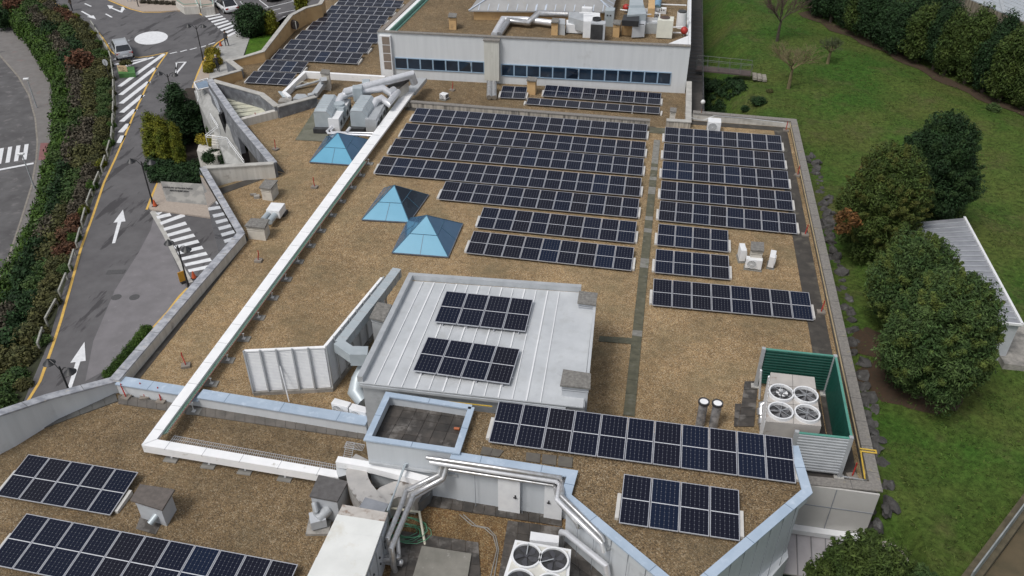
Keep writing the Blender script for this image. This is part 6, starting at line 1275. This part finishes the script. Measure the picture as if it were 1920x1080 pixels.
o=mkobj('round_shrub',treemesh('crown',50,1.1,1.1,1.5,.45,110,.11,LF_YG,42,.2,-.8,zc=1.4),None,tuple(at(509,66,ZR))); tag(o,'golden shrub growing against the large dark rounded shrub','shrub')
o=mkobj('columnar_shrub',treemesh('crown',50,1.0,1.0,1.8,.4,110,.11,LF_YG,43,.1,-.8,zc=1.6),None,tuple(at(567,26,ZR+1.2))); tag(o,'columnar golden green shrub behind the ochre wall at the car park','shrub')
for i,(x,y) in enumerate(((208,706),(216,697),(225,687),(234,676),(243,665),(252,653),(261,642),(269,632),(276,623))): shrub(x,y,ZR,SM['hedge'][i%2],'low green plant along the foot of the marble topped wall',.42,'low plants along the marble topped wall',.4)
for i in range(6): x=262+i*11.5; shrub(x+8,7+i*.6,ZR,SM['brown'][i%2],'low trimmed brown hedge plant at the top beside the kerb',.55,'brown hedge plants by the top kerb',.4)
# ================================================================ ROCKS AND FENCE ON THE RIGHT
def rockmesh(seed):
    rnd=random.Random(seed); bm=bmesh.new(); bmesh.ops.create_icosphere(bm,subdivisions=2,radius=1)
    for v in bm.verts:
        k=.7+.5*rnd.random(); v.co=Vector((v.co.x*k,v.co.y*k,v.co.z*k*.75))
    me=bpy.data.meshes.new('rock'); bm.to_mesh(me); bm.free(); me.materials.append(ROCK); return me
RKm=[rockmesh(i) for i in range(5)]
RW=[(1508,287),(1518,300),(1530,330),(1536,370),(1541,420),(1550,470),(1560,520),(1572,570),(1585,620),(1595,665),(1602,700),(1610,745),(1618,790),(1626,840),(1632,880),(1640,915),(1646,950),(1640,985),(1650,1015),(1668,1040),(1690,1052)]
rw=resample([(x+.25,y) for x,y in XY(RW,ZG)],84)
for i,p in enumerate(rw):
    for j in range(3):
        o=mkobj('rock',RKm[random.randrange(5)],None,(p.x+random.uniform(-.3,.3)-.36*j+.1,p.y+random.uniform(-.25,.25),gz(p.x+.5,p.y)-.1-.3*j+random.uniform(-.1,.12))); s=random.uniform(.22,.5); o.scale=(s,s*random.uniform(.8,1.2),s*random.uniform(.7,1)); o.rotation_euler=(random.random(),random.random(),random.random()*6)
        tag(o,'grey boulder of the rough retaining edge between building and lawn','rock','boulders of the retaining edge')
FW=thing('garden_wall','low lichen covered wall with rusty mesh fence in the bottom right corner','wall',tuple(at(1850,1030,ZG)))
fa=[at(1808,1100,ZG+.4),at(1868,1020,ZG+.4),at(1935,930,ZG+.4)]; fbz=[(p.x,p.y) for p in fa]
m=MB(); m.wall(fbz,.55,-3,ZG+.5); m.build('wall_body',mat('lichen_wall',(.13,.11,.07),(.08,.068,.045),rough=.95,scale=3,c3=(.20,.17,.10),s3=2,t3=(.6,.72)),FW)
m=MB(); m.wall([(x+.05,y) for x,y in fbz],.05,ZG+.5,ZG+1.3); m.build('mesh_fence',mat('grey_mesh',(.30,.32,.33),(.2,.22,.22)),FW)
tag(MB().prism(XY([(1825,1110),(1885,1030),(1945,945),(2100,1110)],ZG-.2),ZG-.3,ZG+.02).build('bare_earth',mat('dry_earth',(.11,.085,.05),(.07,.06,.035),rough=.95,scale=1.2)),kind='structure')
c=at(1672,1030,-1.2); T=thing('sleeper_steps','old grey timber sleepers at the end of the boulder edge','sleepers',tuple(c)); 
for i in range(4): m=MB(); a=at(1655+i*9,1018+i*4,-1.2);b=at(1672+i*9,1046+i*4,-1.2); m.bar(a,b,.22,.25); m.build('sleeper',WOOD,T)
# --- shed
SH=thing('shed','long low shed with grey ribbed metal roof behind the conifers','shed',(20.5,-6,ZG))
sq=XY([(1722,415),(1808,405),(1915,608),(1790,600)],1.3)
sq=[(17.6,-.3),(20.3,.2),(20.6,-11.6),(16.9,-11.6)]
sq=XY([(1700,418),(1808,408),(1917,610),(1868,604),(1780,600)],1.4); sq=[sq[0],sq[1],sq[2],(sq[2][0]-4.2,sq[2][1]-.05)]
m=MB(); m.prism(inset(sq,.97),ZG-.5,1.3); m.build('wall',VENTG,SH)
m=MB(); m.prism(sq,1.3,1.38); m.build('metal_roof',mat('rusty_shed_roof',(.36,.37,.40),(.28,.29,.32),rough=.35,metal=.25,scale=1.2,c3=(.13,.07,.055),s3=2.2,t3=(.66,.74)),SH)
m=MB(); a,b,c,d=[Vector((*p,1.42)) for p in sq]
for k in range(1,20): t=k/20; m.bar(a.lerp(d,t),b.lerp(c,t),.06,.06)
m.build('roof_ribs',GALV,SH)
m=MB(); m.bar(b,c,.12,.12); m.bar(c,d,.1,.12); m.build('roof_edge',WPAINT,SH)
tag(MB().prism(XY([(1850,640),(1925,615),(1950,700),(1880,690)],ZG),ZG-.2,ZG+.3).build('gravel_strip',CONC),kind='structure')
# --- footbridge
FB2=thing('footbridge','narrow rusty brown footbridge with thin railings from the white building to the lawn','footbridge',tuple(at(1350,135,0)))
za=-.6; a=at(1305,128,za);b=at(1408,138,za)
m=MB(); m.bar(a,b,1.1,.12); m.build('deck',mat('rusty_deck',(.10,.075,.07),(.07,.055,.05),rough=.8,scale=2),FB2)
for s in (.52,-.52):
    m=MB(); n=Vector((0,s,0)); m.tube([a+n+Vector((0,0,1)),b+n+Vector((0,0,1))],.02,5); m.tube([a+n+Vector((0,0,.5)),b+n+Vector((0,0,.5))],.014,5)
    for k in range(6): p=a.lerp(b,k/5)+n; m.tube([p,p+Vector((0,0,1))],.018,5)
    m.build('railing',mat('dull_rail',(.16,.17,.165),(.11,.115,.11)),FB2)
for i in range(3): m=MB(); p=b+Vector((.35+.42*i,0,-.12-.05*i)); m.box((p.x,p.y,p.z-.2),.36,1.3,.2); m.build('step',WOOD,FB2)
m=MB(); a2=at(1288,0,0); m.prism([(2.95,9.9),(4.25,9.9),(4.25,45),(2.95,45)],-1.2,-1.05); m.build('side_gallery',mat('dark_deck',(.075,.065,.06),(.055,.05,.045),rough=.8,scale=3),FB2)
m=MB(); m.tube([(4.2,10,0),(4.2,45,0)],.025,5); m.tube([(4.2,10,-.5),(4.2,45,-.5)],.018,5)
for k in range(18): m.tube([(4.2,10+2*k,-1.05),(4.2,10+2*k,0)],.02,5)
for k in range(22): m.bar((2.9,20+1*k,-.9),(4.2,20+1*k,-.9),.05,.05)
m.build('gallery_railing',mat('dark_rail',(.10,.10,.105),(.07,.07,.075)),FB2)
# --- glazed annex at the front right
AX=thing('glazed_annex','front right annex with white panel wall, metal canopy and blue framed glazing','annex',(9,-28,-3))
x0,x1=6.9,10.85
m=MB(); m.prism([(x0-.6,-26.98),(x1,-26.98),(x1,-26.9),(x0-.6,-26.9)],-1.9,.5); m.build('white_panels',mat('warm_white_panel',(.50,.49,.47),(.45,.44,.42),rough=.6,scale=.8),AX)
m=MB()
for x in (7.6,9.2): m.bar((x,-27.0,-1.9),(x,-27.0,.49),.025,.02)
m.bar((x0-.5,-27.0,-.6),(x1,-27.0,-.6),.02,.025); m.build('panel_joints',MATS['joint_grey'],AX)
m=MB(); m.prism([(x0-.6,-27.3),(x1+.02,-27.3),(x1+.02,-26.99),(x0-.6,-26.99)],-2.15,-1.9); m.build('ledge',WPAINT,AX)
m=MB(); m.add([(x0-1.2,-28.9,-2.75),(x1+.05,-28.9,-2.75),(x1+.05,-27.2,-2.2),(x0-1.2,-27.2,-2.2),(x0-1.2,-28.9,-2.82),(x1+.05,-28.9,-2.82)],[(0,1,2,3),(4,5,1,0)]); m.build('metal_canopy',mat('canopy_metal',(.42,.40,.41),(.36,.34,.35),rough=.45,metal=.2,scale=1.5),AX)
m=MB()
for k in range(10): x=x0-1.1+k*.58; m.bar((x,-28.9,-2.71),(x,-27.2,-2.16),.035,.04)
m.build('canopy_ribs',mat('rib_dark',(.2,.2,.21)),AX)
m=MB(); m.prism([(x0-3.5,-28.6),(x1,-28.6),(x1,-28.5),(x0-3.5,-28.5)],-8,-2.85); m.build('glazing',WINGL,AX)
m=MB(); BF=mat('blue_frame',(.16,.25,.33),(.13,.2,.27),rough=.4)
for x in [x0-1.4+k*1.35 for k in range(5)]: m.bar((x,-28.66,-8),(x,-28.66,-2.85),.1,.08)
for z in (-2.9,-4.6,-5.2): m.bar((x0-3.5,-28.66,z),(x1,-28.66,z),.08,.12)
m.build('blue_frames',BF,AX)
m=MB(); m.prism([(x1-.02,-27.3),(x1+.08,-27.3),(x1+.08,-29),(x1-.02,-29)],-8,-2.2); m.build('side_wall',CONCL,AX)
m=MB(); m.tube([(x1+.1,-27.2,-2.1),(x1+.12,-28.9,-2.7)],.05,6); m.build('blue_downpipe',BF,AX)
tag(MB().prism([(2,-42),(13,-42),(13,-28),(2,-28)],-5.3,-5.2).build('paved_forecourt',PAVEL),kind='structure')
# ================================================================ STREET OBJECTS
def lamp(base,hh,arms,lab,z=ZR,double=True,col=BLACK,grp='black twin headed street lamps'):
    c=at(*base,z); T=thing('street_lamp',lab,'street lamp',(c.x,c.y,z),grp)
    m=MB(); m.tube([(c.x,c.y,z),(c.x,c.y,z+.9),(c.x,c.y,z+hh)],.06,8,True,[.09,.06,.045]); m.build('post',col,T)
    d=Vector((1,arms,0)).normalized()
    for s in ((-1,1) if double else (1,)):
        m=MB(); e=Vector((c.x,c.y,z+hh))+d*s*.8; m.tube([(c.x,c.y,z+hh-.35),(c.x+d.x*s*.35,c.y+d.y*s*.35,z+hh+.05),(c.x+d.x*s*.65,c.y+d.y*s*.65,z+hh+.18),(e.x,e.y,z+hh+.12)],.025,6); a=m.build('arm',col,T)
        m=MB(); m.tube([(e.x,e.y,z+hh+.2),(e.x,e.y,z+hh+.08),(e.x,e.y,z+hh-.08),(e.x,e.y,z+hh-.12)],.2,14,True,[.05,.16,.33,.3]); h=m.build('lamp_head',col,T,smooth=True)
        m=MB(); m.cyl((e.x,e.y,z+hh-.15),.22,.03,12); m.build('glass',mat('lamp_glass',(.3,.3,.3)),h)
    return T
lamp((381.3,113.8),3.75,.15,'black twin headed lamp beside the yellow shrubs near the roundabout')
lamp((326.5,193),2.9,.0,'black twin headed lamp behind the dark cypress')
lamp((287.5,385),3.75,.05,'black twin headed lamp standing by the sloped sign')
lamp((354,539),3.3,-.35,'black twin headed lamp at the end of the zebra crossing by the marble wall')
lamp((145,770),3.2,-.3,'black twin headed lamp in front of the lower left white arrow')
c=at(260,14,ZR); T=thing('street_lamp','single black lamp post on the top pavement, cut by the photo edge','street lamp',(c.x,c.y,ZR)); m=MB(); m.cyl((c.x,c.y,ZR),.06,4,8); m.build('post',BLACK,T)
for (b_,h_,lab) in (((66,356),3.4,'pale grey street lamp by the lower pavement near the zebra stripes'),((70,204),3.2,'pale grey street lamp on the lower pavement, further up'),((-2,101),1.0,'grey post at the left edge of the lower pavement')):
    c=at(*b_,ZL); T=thing('street_lamp',lab,'street lamp',(c.x,c.y,ZL)); m=MB(); m.tube([(c.x,c.y,ZL),(c.x,c.y,ZL+h_)],.05,8,True,[.07,.04]); m.build('post',GALV,T); m=MB(); m.box((c.x-.1,c.y,ZL+h_),.55,.25,.16,.3); m.build('lamp_head',WPAINT,T,bevel=.04); m=MB(); m.box((c.x,c.y,ZL),.4,.4,.04); m.build('base_plate',CONCL,T)
# wooden rail fence along the road
FEN=[(172,47),(187,70),(200,92),(208,108),(214,150),(214.5,200),(213,235),(211,262),(205,285),(195,315),(185,340),(170,375),(160,410),(153,440),(145,470),(133,510),(117,550),(108,575),(94,600),(84,625),(75,655)]
fw=resample(XY(FEN,ZR),44)
RAIL=mat('pale_rail',(.36,.36,.33),(.25,.25,.22),rough=.9,scale=5)
for i in range(0,43,2):
    a,b=fw[i],fw[i].lerp(fw[i+1],1.35 if i<41 else 1); T=thing('rail_barrier','short pale wooden rail on posts between the road and the planted bank','barrier',(a.x,a.y,ZR),'wooden rails along the road edge')
    m=MB(); m.bar((a.x,a.y,ZR+.5),(b.x,b.y,ZR+.5),.10,.14); m.build('rail',RAIL,T)
    for p in (a,b): m=MB(); m.bar((p.x,p.y,ZR-.3),(p.x,p.y,ZR+.55),.1,.1); m.build('post',RAIL,T)
# sign discs
c=at(207,152,ZR); T=thing('road_sign','back of a round road sign on a dark post above the bank','road sign',(c.x,c.y,ZR)); m=MB(); m.cyl((c.x,c.y,ZR-.5),.035,2.6,8); m.build('post',BLACK,T); m=MB(); d=Vector((.15,1,0)).normalized()*.02; p=Vector((c.x,c.y,ZR+1.95)); m.tube([p-d,p+d],.33,20); m.build('disc',GALV,T)
# planter with ochre emblem box
c=at(236,132,ZR); T=thing('planter_box','green planter with small shrubs and a cream lettered board behind the silver car','planter',(c.x,c.y,ZR)); q=XY([(223,141),(254,139.5),(252,127),(220,129)],ZR+.3)
m=MB(); m.prism(q,ZR,ZR+.45); m.build('green_trough',mat('trough_green',(.07,.19,.05),(.05,.14,.04)),T)
m=MB(); p=at(224,134,ZR+.45); m.box((at(231,134,ZR+.45).x,at(231,134,ZR+.45).y,ZR+.45),1.0,.06,.62,.05); m.build('board',mat('cream_board',(.62,.45,.28),(.52,.38,.24)),T)
m=MB(); p=at(231,134.5,ZR+.45); 
for k,(dx,w_) in enumerate(((-.3,.12),(-.12,.1),(.05,.12),(.22,.08))): m.box((p.x+dx,p.y-.05,ZR+.85),w_,.02,.06)
m.box((p.x,p.y-.05,ZR+.62),.5,.02,.03); m.build('lettering',BLACK,T)
me=leafmesh('planting',[(0.35*math.cos(i*2.1)+(i%3-1)*.5,.3*math.sin(i*1.7)+.25,.75) for i in range(12)],[(.35,.3,.3)]*12,60,.09,LF_OLIVE); o=mkobj('planting',me,T)
# sloped sign block with the institute's name
SG=thing('sloped_sign','sloped grey stone sign block with dark raised lettering beside the zebra crossing','sign',tuple(at(350,375,ZR)))
A=at(301,340,ZR+1.0);B=at(385,345,ZR+1.0);Cc=at(396,385,ZR+.13);Dd=at(312,377,ZR+.13)
m=MB(); lo=lambda p:Vector((p.x,p.y,ZR+.1)); back=Vector((0,.3,0))
m.add([A,B,Cc,Dd,lo(A),lo(B),lo(Cc)-Vector((0,.02,0)),lo(Dd)-Vector((0,.02,0))],[(3,2,1,0),(4,5,6,7),(0,1,5,4),(1,2,6,5),(2,3,7,6),(3,0,4,7)]); m.build('stone_block',mat('banded_stone',(.30,.29,.27),(.21,.205,.195),rough=.8,scale=1.2,contrast=(.45,.55)),SG)
def text(s,w,p,X,Y,N_,mt,parent,name,sz):
    cu=bpy.data.curves.new(name,'FONT'); cu.body=s; cu.align_x='CENTER'; cu.align_y='CENTER'; cu.size=sz; cu.extrude=.02; o=bpy.data.objects.new(name,cu); COL.objects.link(o); bpy.context.view_layer.update(); dg=bpy.context.evaluated_depsgraph_get(); me=bpy.data.meshes.new_from_object(o.evaluated_get(dg)); bpy.data.objects.remove(o)
    xs=[v.co.x for v in me.vertices]; k=w/(max(xs)-min(xs)); q=bpy.data.objects.new(name,me); me.materials.append(mt); COL.objects.link(q); q.parent=parent; off=Vector(parent['_w'])
    P_=p-off+N_*.02; q.matrix_local=Matrix(((X.x*k,Y.x*k,N_.x,P_.x),(X.y*k,Y.y*k,N_.y,P_.y),(X.z*k,Y.z*k,N_.z,P_.z),(0,0,0,1))); return q
X=(B-A).normalized(); Nn=X.cross(A-Dd).normalized(); Yy=Nn.cross(X)
def onslope(px,py):
    d=ray(px,py); t=Nn.dot(A-CAM)/Nn.dot(d); return CAM+d*t
for s_,l_,r_,nm in (('INSTITUTO OFTALMOLÓGICO',(307,350.5),(361,355.5),'lettering'),('FERNÁNDEZ-VEGA',(319,356.5),(354,360.5),'lettering')):
    l=onslope(*l_);r=onslope(*r_); text(s_,(r-l).length,(l+r)/2,X,Yy,Nn,BLACK,SG,nm,.3)
# traffic bits
for (x,y,z,lab) in ((291,386,ZR+.12,'small orange cone at the foot of the lamp by the sloped sign'),(414,86,ZR+.12,'small orange cone beside the walkway planter'),(364,521,ZR+.02,'small orange cone by the marble topped wall')):
    c=at(x,y,z); T=thing('traffic_cone',lab,'cone',(c.x,c.y,z),'orange cones'); m=MB(); m.cyl((c.x,c.y,z+.03),.16,.5,10,.04); m.build('cone',mat('orange_plastic2',(.55,.10,.03),(.5,.09,.03)),T); m=MB(); m.box((c.x,c.y,z),.36,.36,.03); m.build('base',BLACK,T)
c=at(345,530,ZR); T=thing('warning_sign','small yellow warning board standing at the end of the zebra crossing','sign',(c.x,c.y,ZR)); m=MB(); m.box((c.x,c.y,ZR+.15),.5,.05,.75,.9); m.build('board',mat('sign_yellow',(.60,.30,.03),(.55,.27,.03)),T); m=MB(); m.box((c.x,c.y,ZR),.4,.3,.15,.9); m.build('foot',BLACK,T)
for (x,y,lab) in ((218,557,'round iron manhole cover in the road, left one'),(252,557,'round iron manhole cover in the road, right one')):
    c=at(x,y,ZR+.02); o=MB().cyl((c.x,c.y,ZR+.003),.33,.012,24).build('manhole_cover',mat('iron_cover',(.09,.088,.09),(.06,.06,.062),scale=12),loc=(c.x,c.y,ZR)); tag(o,lab,'manhole cover','manhole covers')
c=at(217,510,ZR); o=MB().box((c.x,c.y,ZR+.003),1.2,.5,.014,.25).build('drain_grate',MATS['iron_cover'],loc=(c.x,c.y,ZR)); tag(o,'rectangular iron drain grate set in the road','drain')
# courtyard: path, railings, slab sculpture, planter
CT2=thing('courtyard_path','pale ramped entrance path with steps below the marble clad wall','path',tuple(at(430,240,-2)))
m=MB(); rt=[(385,168,-1.3),(410,200,-.8),(430,225,-.5),(440,240,-.55),(450,280,-2.0),(458,309,-3.0)]; lf=[(364,170,-1.7),(374,196,-1.8),(388,224,-2.0),(398,242,-2.2),(412,272,-2.7),(424,306,-3.3)]
Rr=[at(*q) for q in rt];Lf=[at(*q) for q in lf]
vs=[];
for l,r in zip(Lf,Rr): vs+=[l,r,Vector((r.x,r.y,ZR)),Vector((l.x,l.y,ZR))]
m.add(vs,[(4*i+k,4*i+4+k,4*i+4+(k+1)%4,4*i+(k+1)%4) for i in range(5) for k in range(4)]+[(0,1,2,3),(23,22,21,20)]); m.build('paving',PAVEL,CT2)
for i in range(4): m=MB(); z=-2.4-.16*i; m.prism(XY([(397,252+i*5),(424,255+i*5),(425,259+i*5),(397,257+i*5)],z),z-.3,z); m.build('step',RENDERW,CT2)
T=thing('courtyard_planter','white walled planter holding yellow shrubs in the courtyard','planter',tuple(at(400,280,-3.6))); q=XY([(369,283),(406,291),(430,285),(428,272),(385,262),(372,272)],-3.4); m=MB(); m.prism(q,ZR,-3.4); m.build('trough',RENDERW,T)
T=thing('handrail','white tube handrails zigzagging along the courtyard steps','railing',tuple(at(410,255,-2))); m=MB()
for l in ([(394,213,-1),(409,235,-1.3),(385,253,-1.6),(425,258,-1.4),(457,300,-2.1)],[(394,216,-1.3),(409,239,-1.6),(386,257,-1.9),(425,262,-1.7),(457,305,-2.4)],[(364,154,-1),(388,147,-.8)],[(365,158,-1),(372,182,-1.1),(370,190,-1.2)],[(380,150,-.8),(392,163,-.9)]): m=MB(); m.tube([at(*q) for q in l],.03,5); m.build('rail_tube',WPAINT,T)
for (x,y,z) in ((394,213,-1),(409,235,-1.3),(385,253,-1.6),(404,256,-1.5),(425,258,-1.4),(440,278,-1.8),(457,300,-2.1),(365,156,-1),(372,182,-1.1)): c=at(x,y,z); m=MB(); m.tube([c,c-Vector((0,0,.95))],.025,5); m.build('post',WPAINT,T)
T=thing('totem_blade','tall dark curved sign blade with polished plates leaning along the courtyard wall','sign',tuple(at(420,230,-2)))
m=MB(); m.bar(at(414,212,.0),at(432,260,-2.2),.2,.5); m.build('dark_blade',BLACK,T)
m=MB(); m.tube([at(394,168,.2),at(402,182,.1),at(408,198,0),at(414,212,.0)],.14,6); m.tube([at(398,170,.3),at(406,186,.2),at(412,204,.1)],.09,6); m.build('polished_band',CHROME,T)
m=MB()
for k in range(18): c=at(408+k*1.3+random.uniform(-4,3),186+k*1.9+random.uniform(-2,2),-.1); m.ball(c,.08+random.random()*.08,6)
m.build('polished_plates',CHROME,T)
T=thing('entrance_canopy','small white framed canopy with blue grey panel above the entrance rail','canopy',tuple(at(377,162,ZR))); m=MB(); m.prism(XY([(366,156),(389,149),(393,162),(372,166)],-.6),-.7,-.6); m.build('panel',mat('canopy_blue',(.20,.27,.36),(.16,.22,.3),rough=.3),T); m=MB(); q=pts([(364,154),(389,147),(394,163),(371,168),(364,154)],-.55); m.tube(q,.05,5); m.build('frame',WPAINT,T)
# stair and ramp walls at the top
for (q,zt,lab) in (([(330,3),(345,13),(372,12),(365,-4)],ZR+.9,'low white framed entrance ramp wall at the top of the photo'),([(375,0),(377,15),(400,12),(398,-4)],ZR+1.0,'white stepped wall with dark balustrade at the top, left of the white car')):
    T=thing('ramp_wall',lab,'wall',tuple(at(*q[0],ZR))); m=MB(); w=XY(q,zt); m.wall(w,.16,ZR,zt); m.build('wall_body',RENDERW,T); m=MB(); m.wall(w,.06,zt+.3,zt+.36); m.build('rail',GREENL,T)
T=thing('bicycle_rack','dark metal rack with parked two wheelers at the top edge','rack',tuple(at(250,4,ZR))); m=MB()
for k in range(5): a=at(240+k*6,5,ZR); m.tube([(a.x,a.y,ZR),(a.x,a.y,ZR+.8),(a.x+.2,a.y+.5,ZR+.8),(a.x+.2,a.y+.5,ZR)],.04,5)
m.build('hoops',GALV,T)
# ---------------- cars
def car(c,rz,paint,label,L_=4.5,Wd=1.82,H=1.45,suv=False,darkroof=False):
    T=thing('parked_car',label,'car',(c.x,c.y,ZR)); T.rotation_euler=(0,0,rz)
    def B(n,mb,mt,p=None,sm=True,bv=0):
        o=mb.build(n,mt,smooth=sm); o.parent=p or T; o.location=(0,0,0)
        if bv: b=o.modifiers.new('b','BEVEL'); b.width=bv; b.segments=2; b.limit_method='ANGLE'
        return o
    hb=.78 if not suv else .92
    # body: stations along x (front +)
    st=[(-L_/2,.42,.62,.70),(-L_/2+.12,.28,.80,.86),(-L_/2+.5,.22,hb+.10,.95),(-.9,.2,hb+.06,1),(.6,.2,hb+.02,1),(L_/2-.95,.2,hb-.04,.98),(L_/2-.3,.24,hb-.16,.90),(L_/2,.38,hb-.34,.72)]
    if suv: st[0]=(-L_/2,.40,.80,.84); st[1]=(-L_/2+.1,.3,hb+.06,.92)
    vs=[];k=8
    for (x,z0,z1,wf) in st:
        w=Wd/2*wf; vs+=[(x,-w*.86,z0),(x,-w,z0+.18),(x,-w,(z0+z1)/2+.08),(x,-w*.88,z1),(x,w*.88,z1),(x,w,(z0+z1)/2+.08),(x,w,z0+.18),(x,w*.86,z0)]
    fs=[(i*k+j,i*k+(j+1)%k,(i+1)*k+(j+1)%k,(i+1)*k+j) for i in range(len(st)-1) for j in range(k)]+[tuple(range(k))[::-1],tuple((len(st)-1)*k+j for j in range(k))]
    m=MB(); m.add(vs,fs); body=B('body',m,paint)
    # cabin
    rx0=-L_/2+(.22 if suv else .35); rf=L_*.18; zr=H
    def ringv(x0,x1,z,w): return [(x0,-w,z),(x1,-w,z),(x1,w,z),(x0,w,z)]
    base=ringv(rx0,rf+.55,hb+.02,Wd*.44); top=ringv(rx0+(.35 if suv else .75),rf-.35,zr-.06,Wd*.36)
    m=MB(); m.add(base+top,[(0,1,5,4),(1,2,6,5),(2,3,7,6),(3,0,4,7),(4,5,6,7)]); B('glazing',m,CARGL)
    m=MB(); t2=ringv(rx0+(.33 if suv else .72),rf-.3,zr-.055,Wd*.37); t3=ringv(rx0+(.45 if suv else .85),rf-.42,zr,Wd*.34); m.add(t2+t3,[(0,1,5,4),(1,2,6,5),(2,3,7,6),(3,0,4,7),(4,5,6,7),(3,2,1,0)]); B('roof',m,CARGL if darkroof else paint)
    for b_,t_ in zip(base,top): m=MB(); m.bar(b_,t_,.07,.06); B('pillar',m,paint,sm=False)
    for sx in (-1,1):
        m=MB(); xm=(rx0+rf)/2; m.bar((xm,sx*Wd*.445,hb),(xm,sx*Wd*.365,zr-.05),.07,.05); B('pillar',m,BLACK,sm=False)
        m=MB(); m.ball((rf+.2,sx*(Wd/2+.1),hb+.1),.11,8,.7); B('mirror',m,paint)
        for x in (-L_/2+.82,L_/2-.85):
            m=MB(); m.tube([(x,sx*(Wd/2-.2),.32),(x,sx*(Wd/2+.02),.32)],.33,18); w=B('wheel',m,TYRE); m=MB(); m.tube([(x,sx*(Wd/2+.0),.32),(x,sx*(Wd/2+.03),.32)],.2,12); B('rim',m,GALV,w)
        m=MB(); m.box((-L_/2+.06,sx*Wd*.36,.62 if not suv else .72),.1,.36,.16); B('tail_light',m,TAIL,sm=False)
        m=MB(); m.box((L_/2-.12,sx*Wd*.33,.56),.16,.36,.14); B('headlight',m,mat('headlight_glass',(.6,.62,.65),rough=.1),sm=False)
    if suv:
        for sx in (-1,1): m=MB(); m.bar((rx0+.5,sx*Wd*.33,zr+.04),(rf-.5,sx*Wd*.33,zr+.04),.04,.04); B('roof_rail',m,GALV,sm=False)
    m=MB(); m.box((-L_/2-.01,0,.5),.03,.5,.11); B('number_plate',m,WPAINT,sm=False)
    return T
def carpx(a,b,*r,**k):   # a = rear centre px, b = front centre px
    A=at(*a,ZR+.3);B=at(*b,ZR+.3); c=(A+B)/2; L_=(B-A).length; return car(Vector((c.x,c.y,ZR)),math.atan2(B.y-A.y,B.x-A.x),*r,L_=max(3.9,min(4.8,L_)),**k)
carpx((236,109),(223,84),CARS,'silver estate car waiting by the hatched area, seen from behind',suv=True,H=1.6)
carpx((437,22),(414,5),CARW,'white saloon with dark glass roof parked by the zebra crossing',darkroof=True)
carpx((517,2),(500,-20),CARD,'dark car at the top edge of the photo in the car park')
# ---------------- people
SKIN=mat('skin',(.45,.28,.20),(.40,.25,.18),rough=.6)
def person(px,py,z,rz,label,cloth,legs,hair,walk=.25,lean=0,hs_=1.72):
    c=at(px,py,z); T=thing('person',label,'person',(c.x,c.y,z)); T.rotation_euler=(0,0,rz)
    J={'p':(0,0,.95),'c':(0,lean*.5,1.25),'s':(0,lean,1.43),'n':(0,lean,1.52),'h':(0,lean*1.1,1.66),
       'l1':(-.1,0,.9),'l2':(-.11,walk*.6,.5),'l3':(-.11,walk*.3,.08),'l4':(-.11,walk*.3+.15,.04),'r1':(.1,0,.9),'r2':(.11,-walk*.2,.5),'r3':(.11,-walk,.1),'r4':(.11,-walk+.15,.05),
       'a1':(-.2,lean,1.4),'a2':(-.26,lean-walk*.4,1.13),'a3':(-.24,lean-walk*.2+.1,.9),'b1':(.2,lean,1.4),'b2':(.26,lean+walk*.3,1.13),'b3':(.24,lean+walk*.6+.1,.92)}
    E=[('p','c'),('c','s'),('s','n'),('n','h'),('p','l1'),('l1','l2'),('l2','l3'),('l3','l4'),('p','r1'),('r1','r2'),('r2','r3'),('r3','r4'),('s','a1'),('a1','a2'),('a2','a3'),('s','b1'),('b1','b2'),('b2','b3')]
    Rj={'p':.15,'c':.14,'s':.14,'n':.06,'h':.105,'l1':.1,'l2':.07,'l3':.05,'l4':.045,'a1':.07,'a2':.05,'a3':.04}
    K=list(J); me=bpy.data.meshes.new('body'); me.from_pydata([J[k] for k in K],[(K.index(a),K.index(b)) for a,b in E],[]); o=bpy.data.objects.new('body',me); COL.objects.link(o)
    sk_=o.modifiers.new('s','SKIN'); lay=me.skin_vertices[0].data
    for i,k in enumerate(K): r=Rj.get(k) or Rj[{'r':'l','b':'a'}[k[0]]+k[1:]]; lay[i].radius=(r,r*.8 if k in 'pcs' else r); lay[i].use_root=(k=='p')
    o.modifiers.new('u','SUBSURF').levels=2; bpy.context.view_layer.update(); dg=bpy.context.evaluated_depsgraph_get(); m2=bpy.data.meshes.new_from_object(o.evaluated_get(dg)); bpy.data.objects.remove(o)
    m2.materials.clear(); m2.materials.append(cloth);m2.materials.append(legs);m2.materials.append(SKIN)
    for p in m2.polygons:
        z_=p.center.z; p.material_index=2 if z_>1.5 or (abs(p.center.x)>.2 and z_<.96 and z_>.85) else (1 if z_<.93 else 0); p.use_smooth=True
    b=mkobj('body',m2,T); m=MB(); m.ball((0,lean*1.1-.02,1.70),.125,10,.95); hq=m.build('hair',hair,smooth=True); hq.parent=T; hq.location=(0,0,0)
DKC=mat('black_jacket',(.02,.022,.028)); BRC=mat('brown_coat',(.055,.045,.035)); JNS=mat('dark_trousers',(.025,.027,.035)); HR=mat('dark_hair',(.03,.022,.016)); HRG=mat('grey_hair',(.42,.40,.38))
person(136,20,ZR,2.6,'person in a dark brown coat standing at the road edge by the rail',BRC,JNS,HR,.1)
person(410,134,ZR+.14,0.3,'person with light hair in black clothes on the pale walkway',DKC,JNS,HRG,.25)
person(426,86,ZR+.14,1.0,'person in grey clothes further back on the pale walkway',mat('grey_clothes',(.12,.12,.13)),JNS,HR,.2)
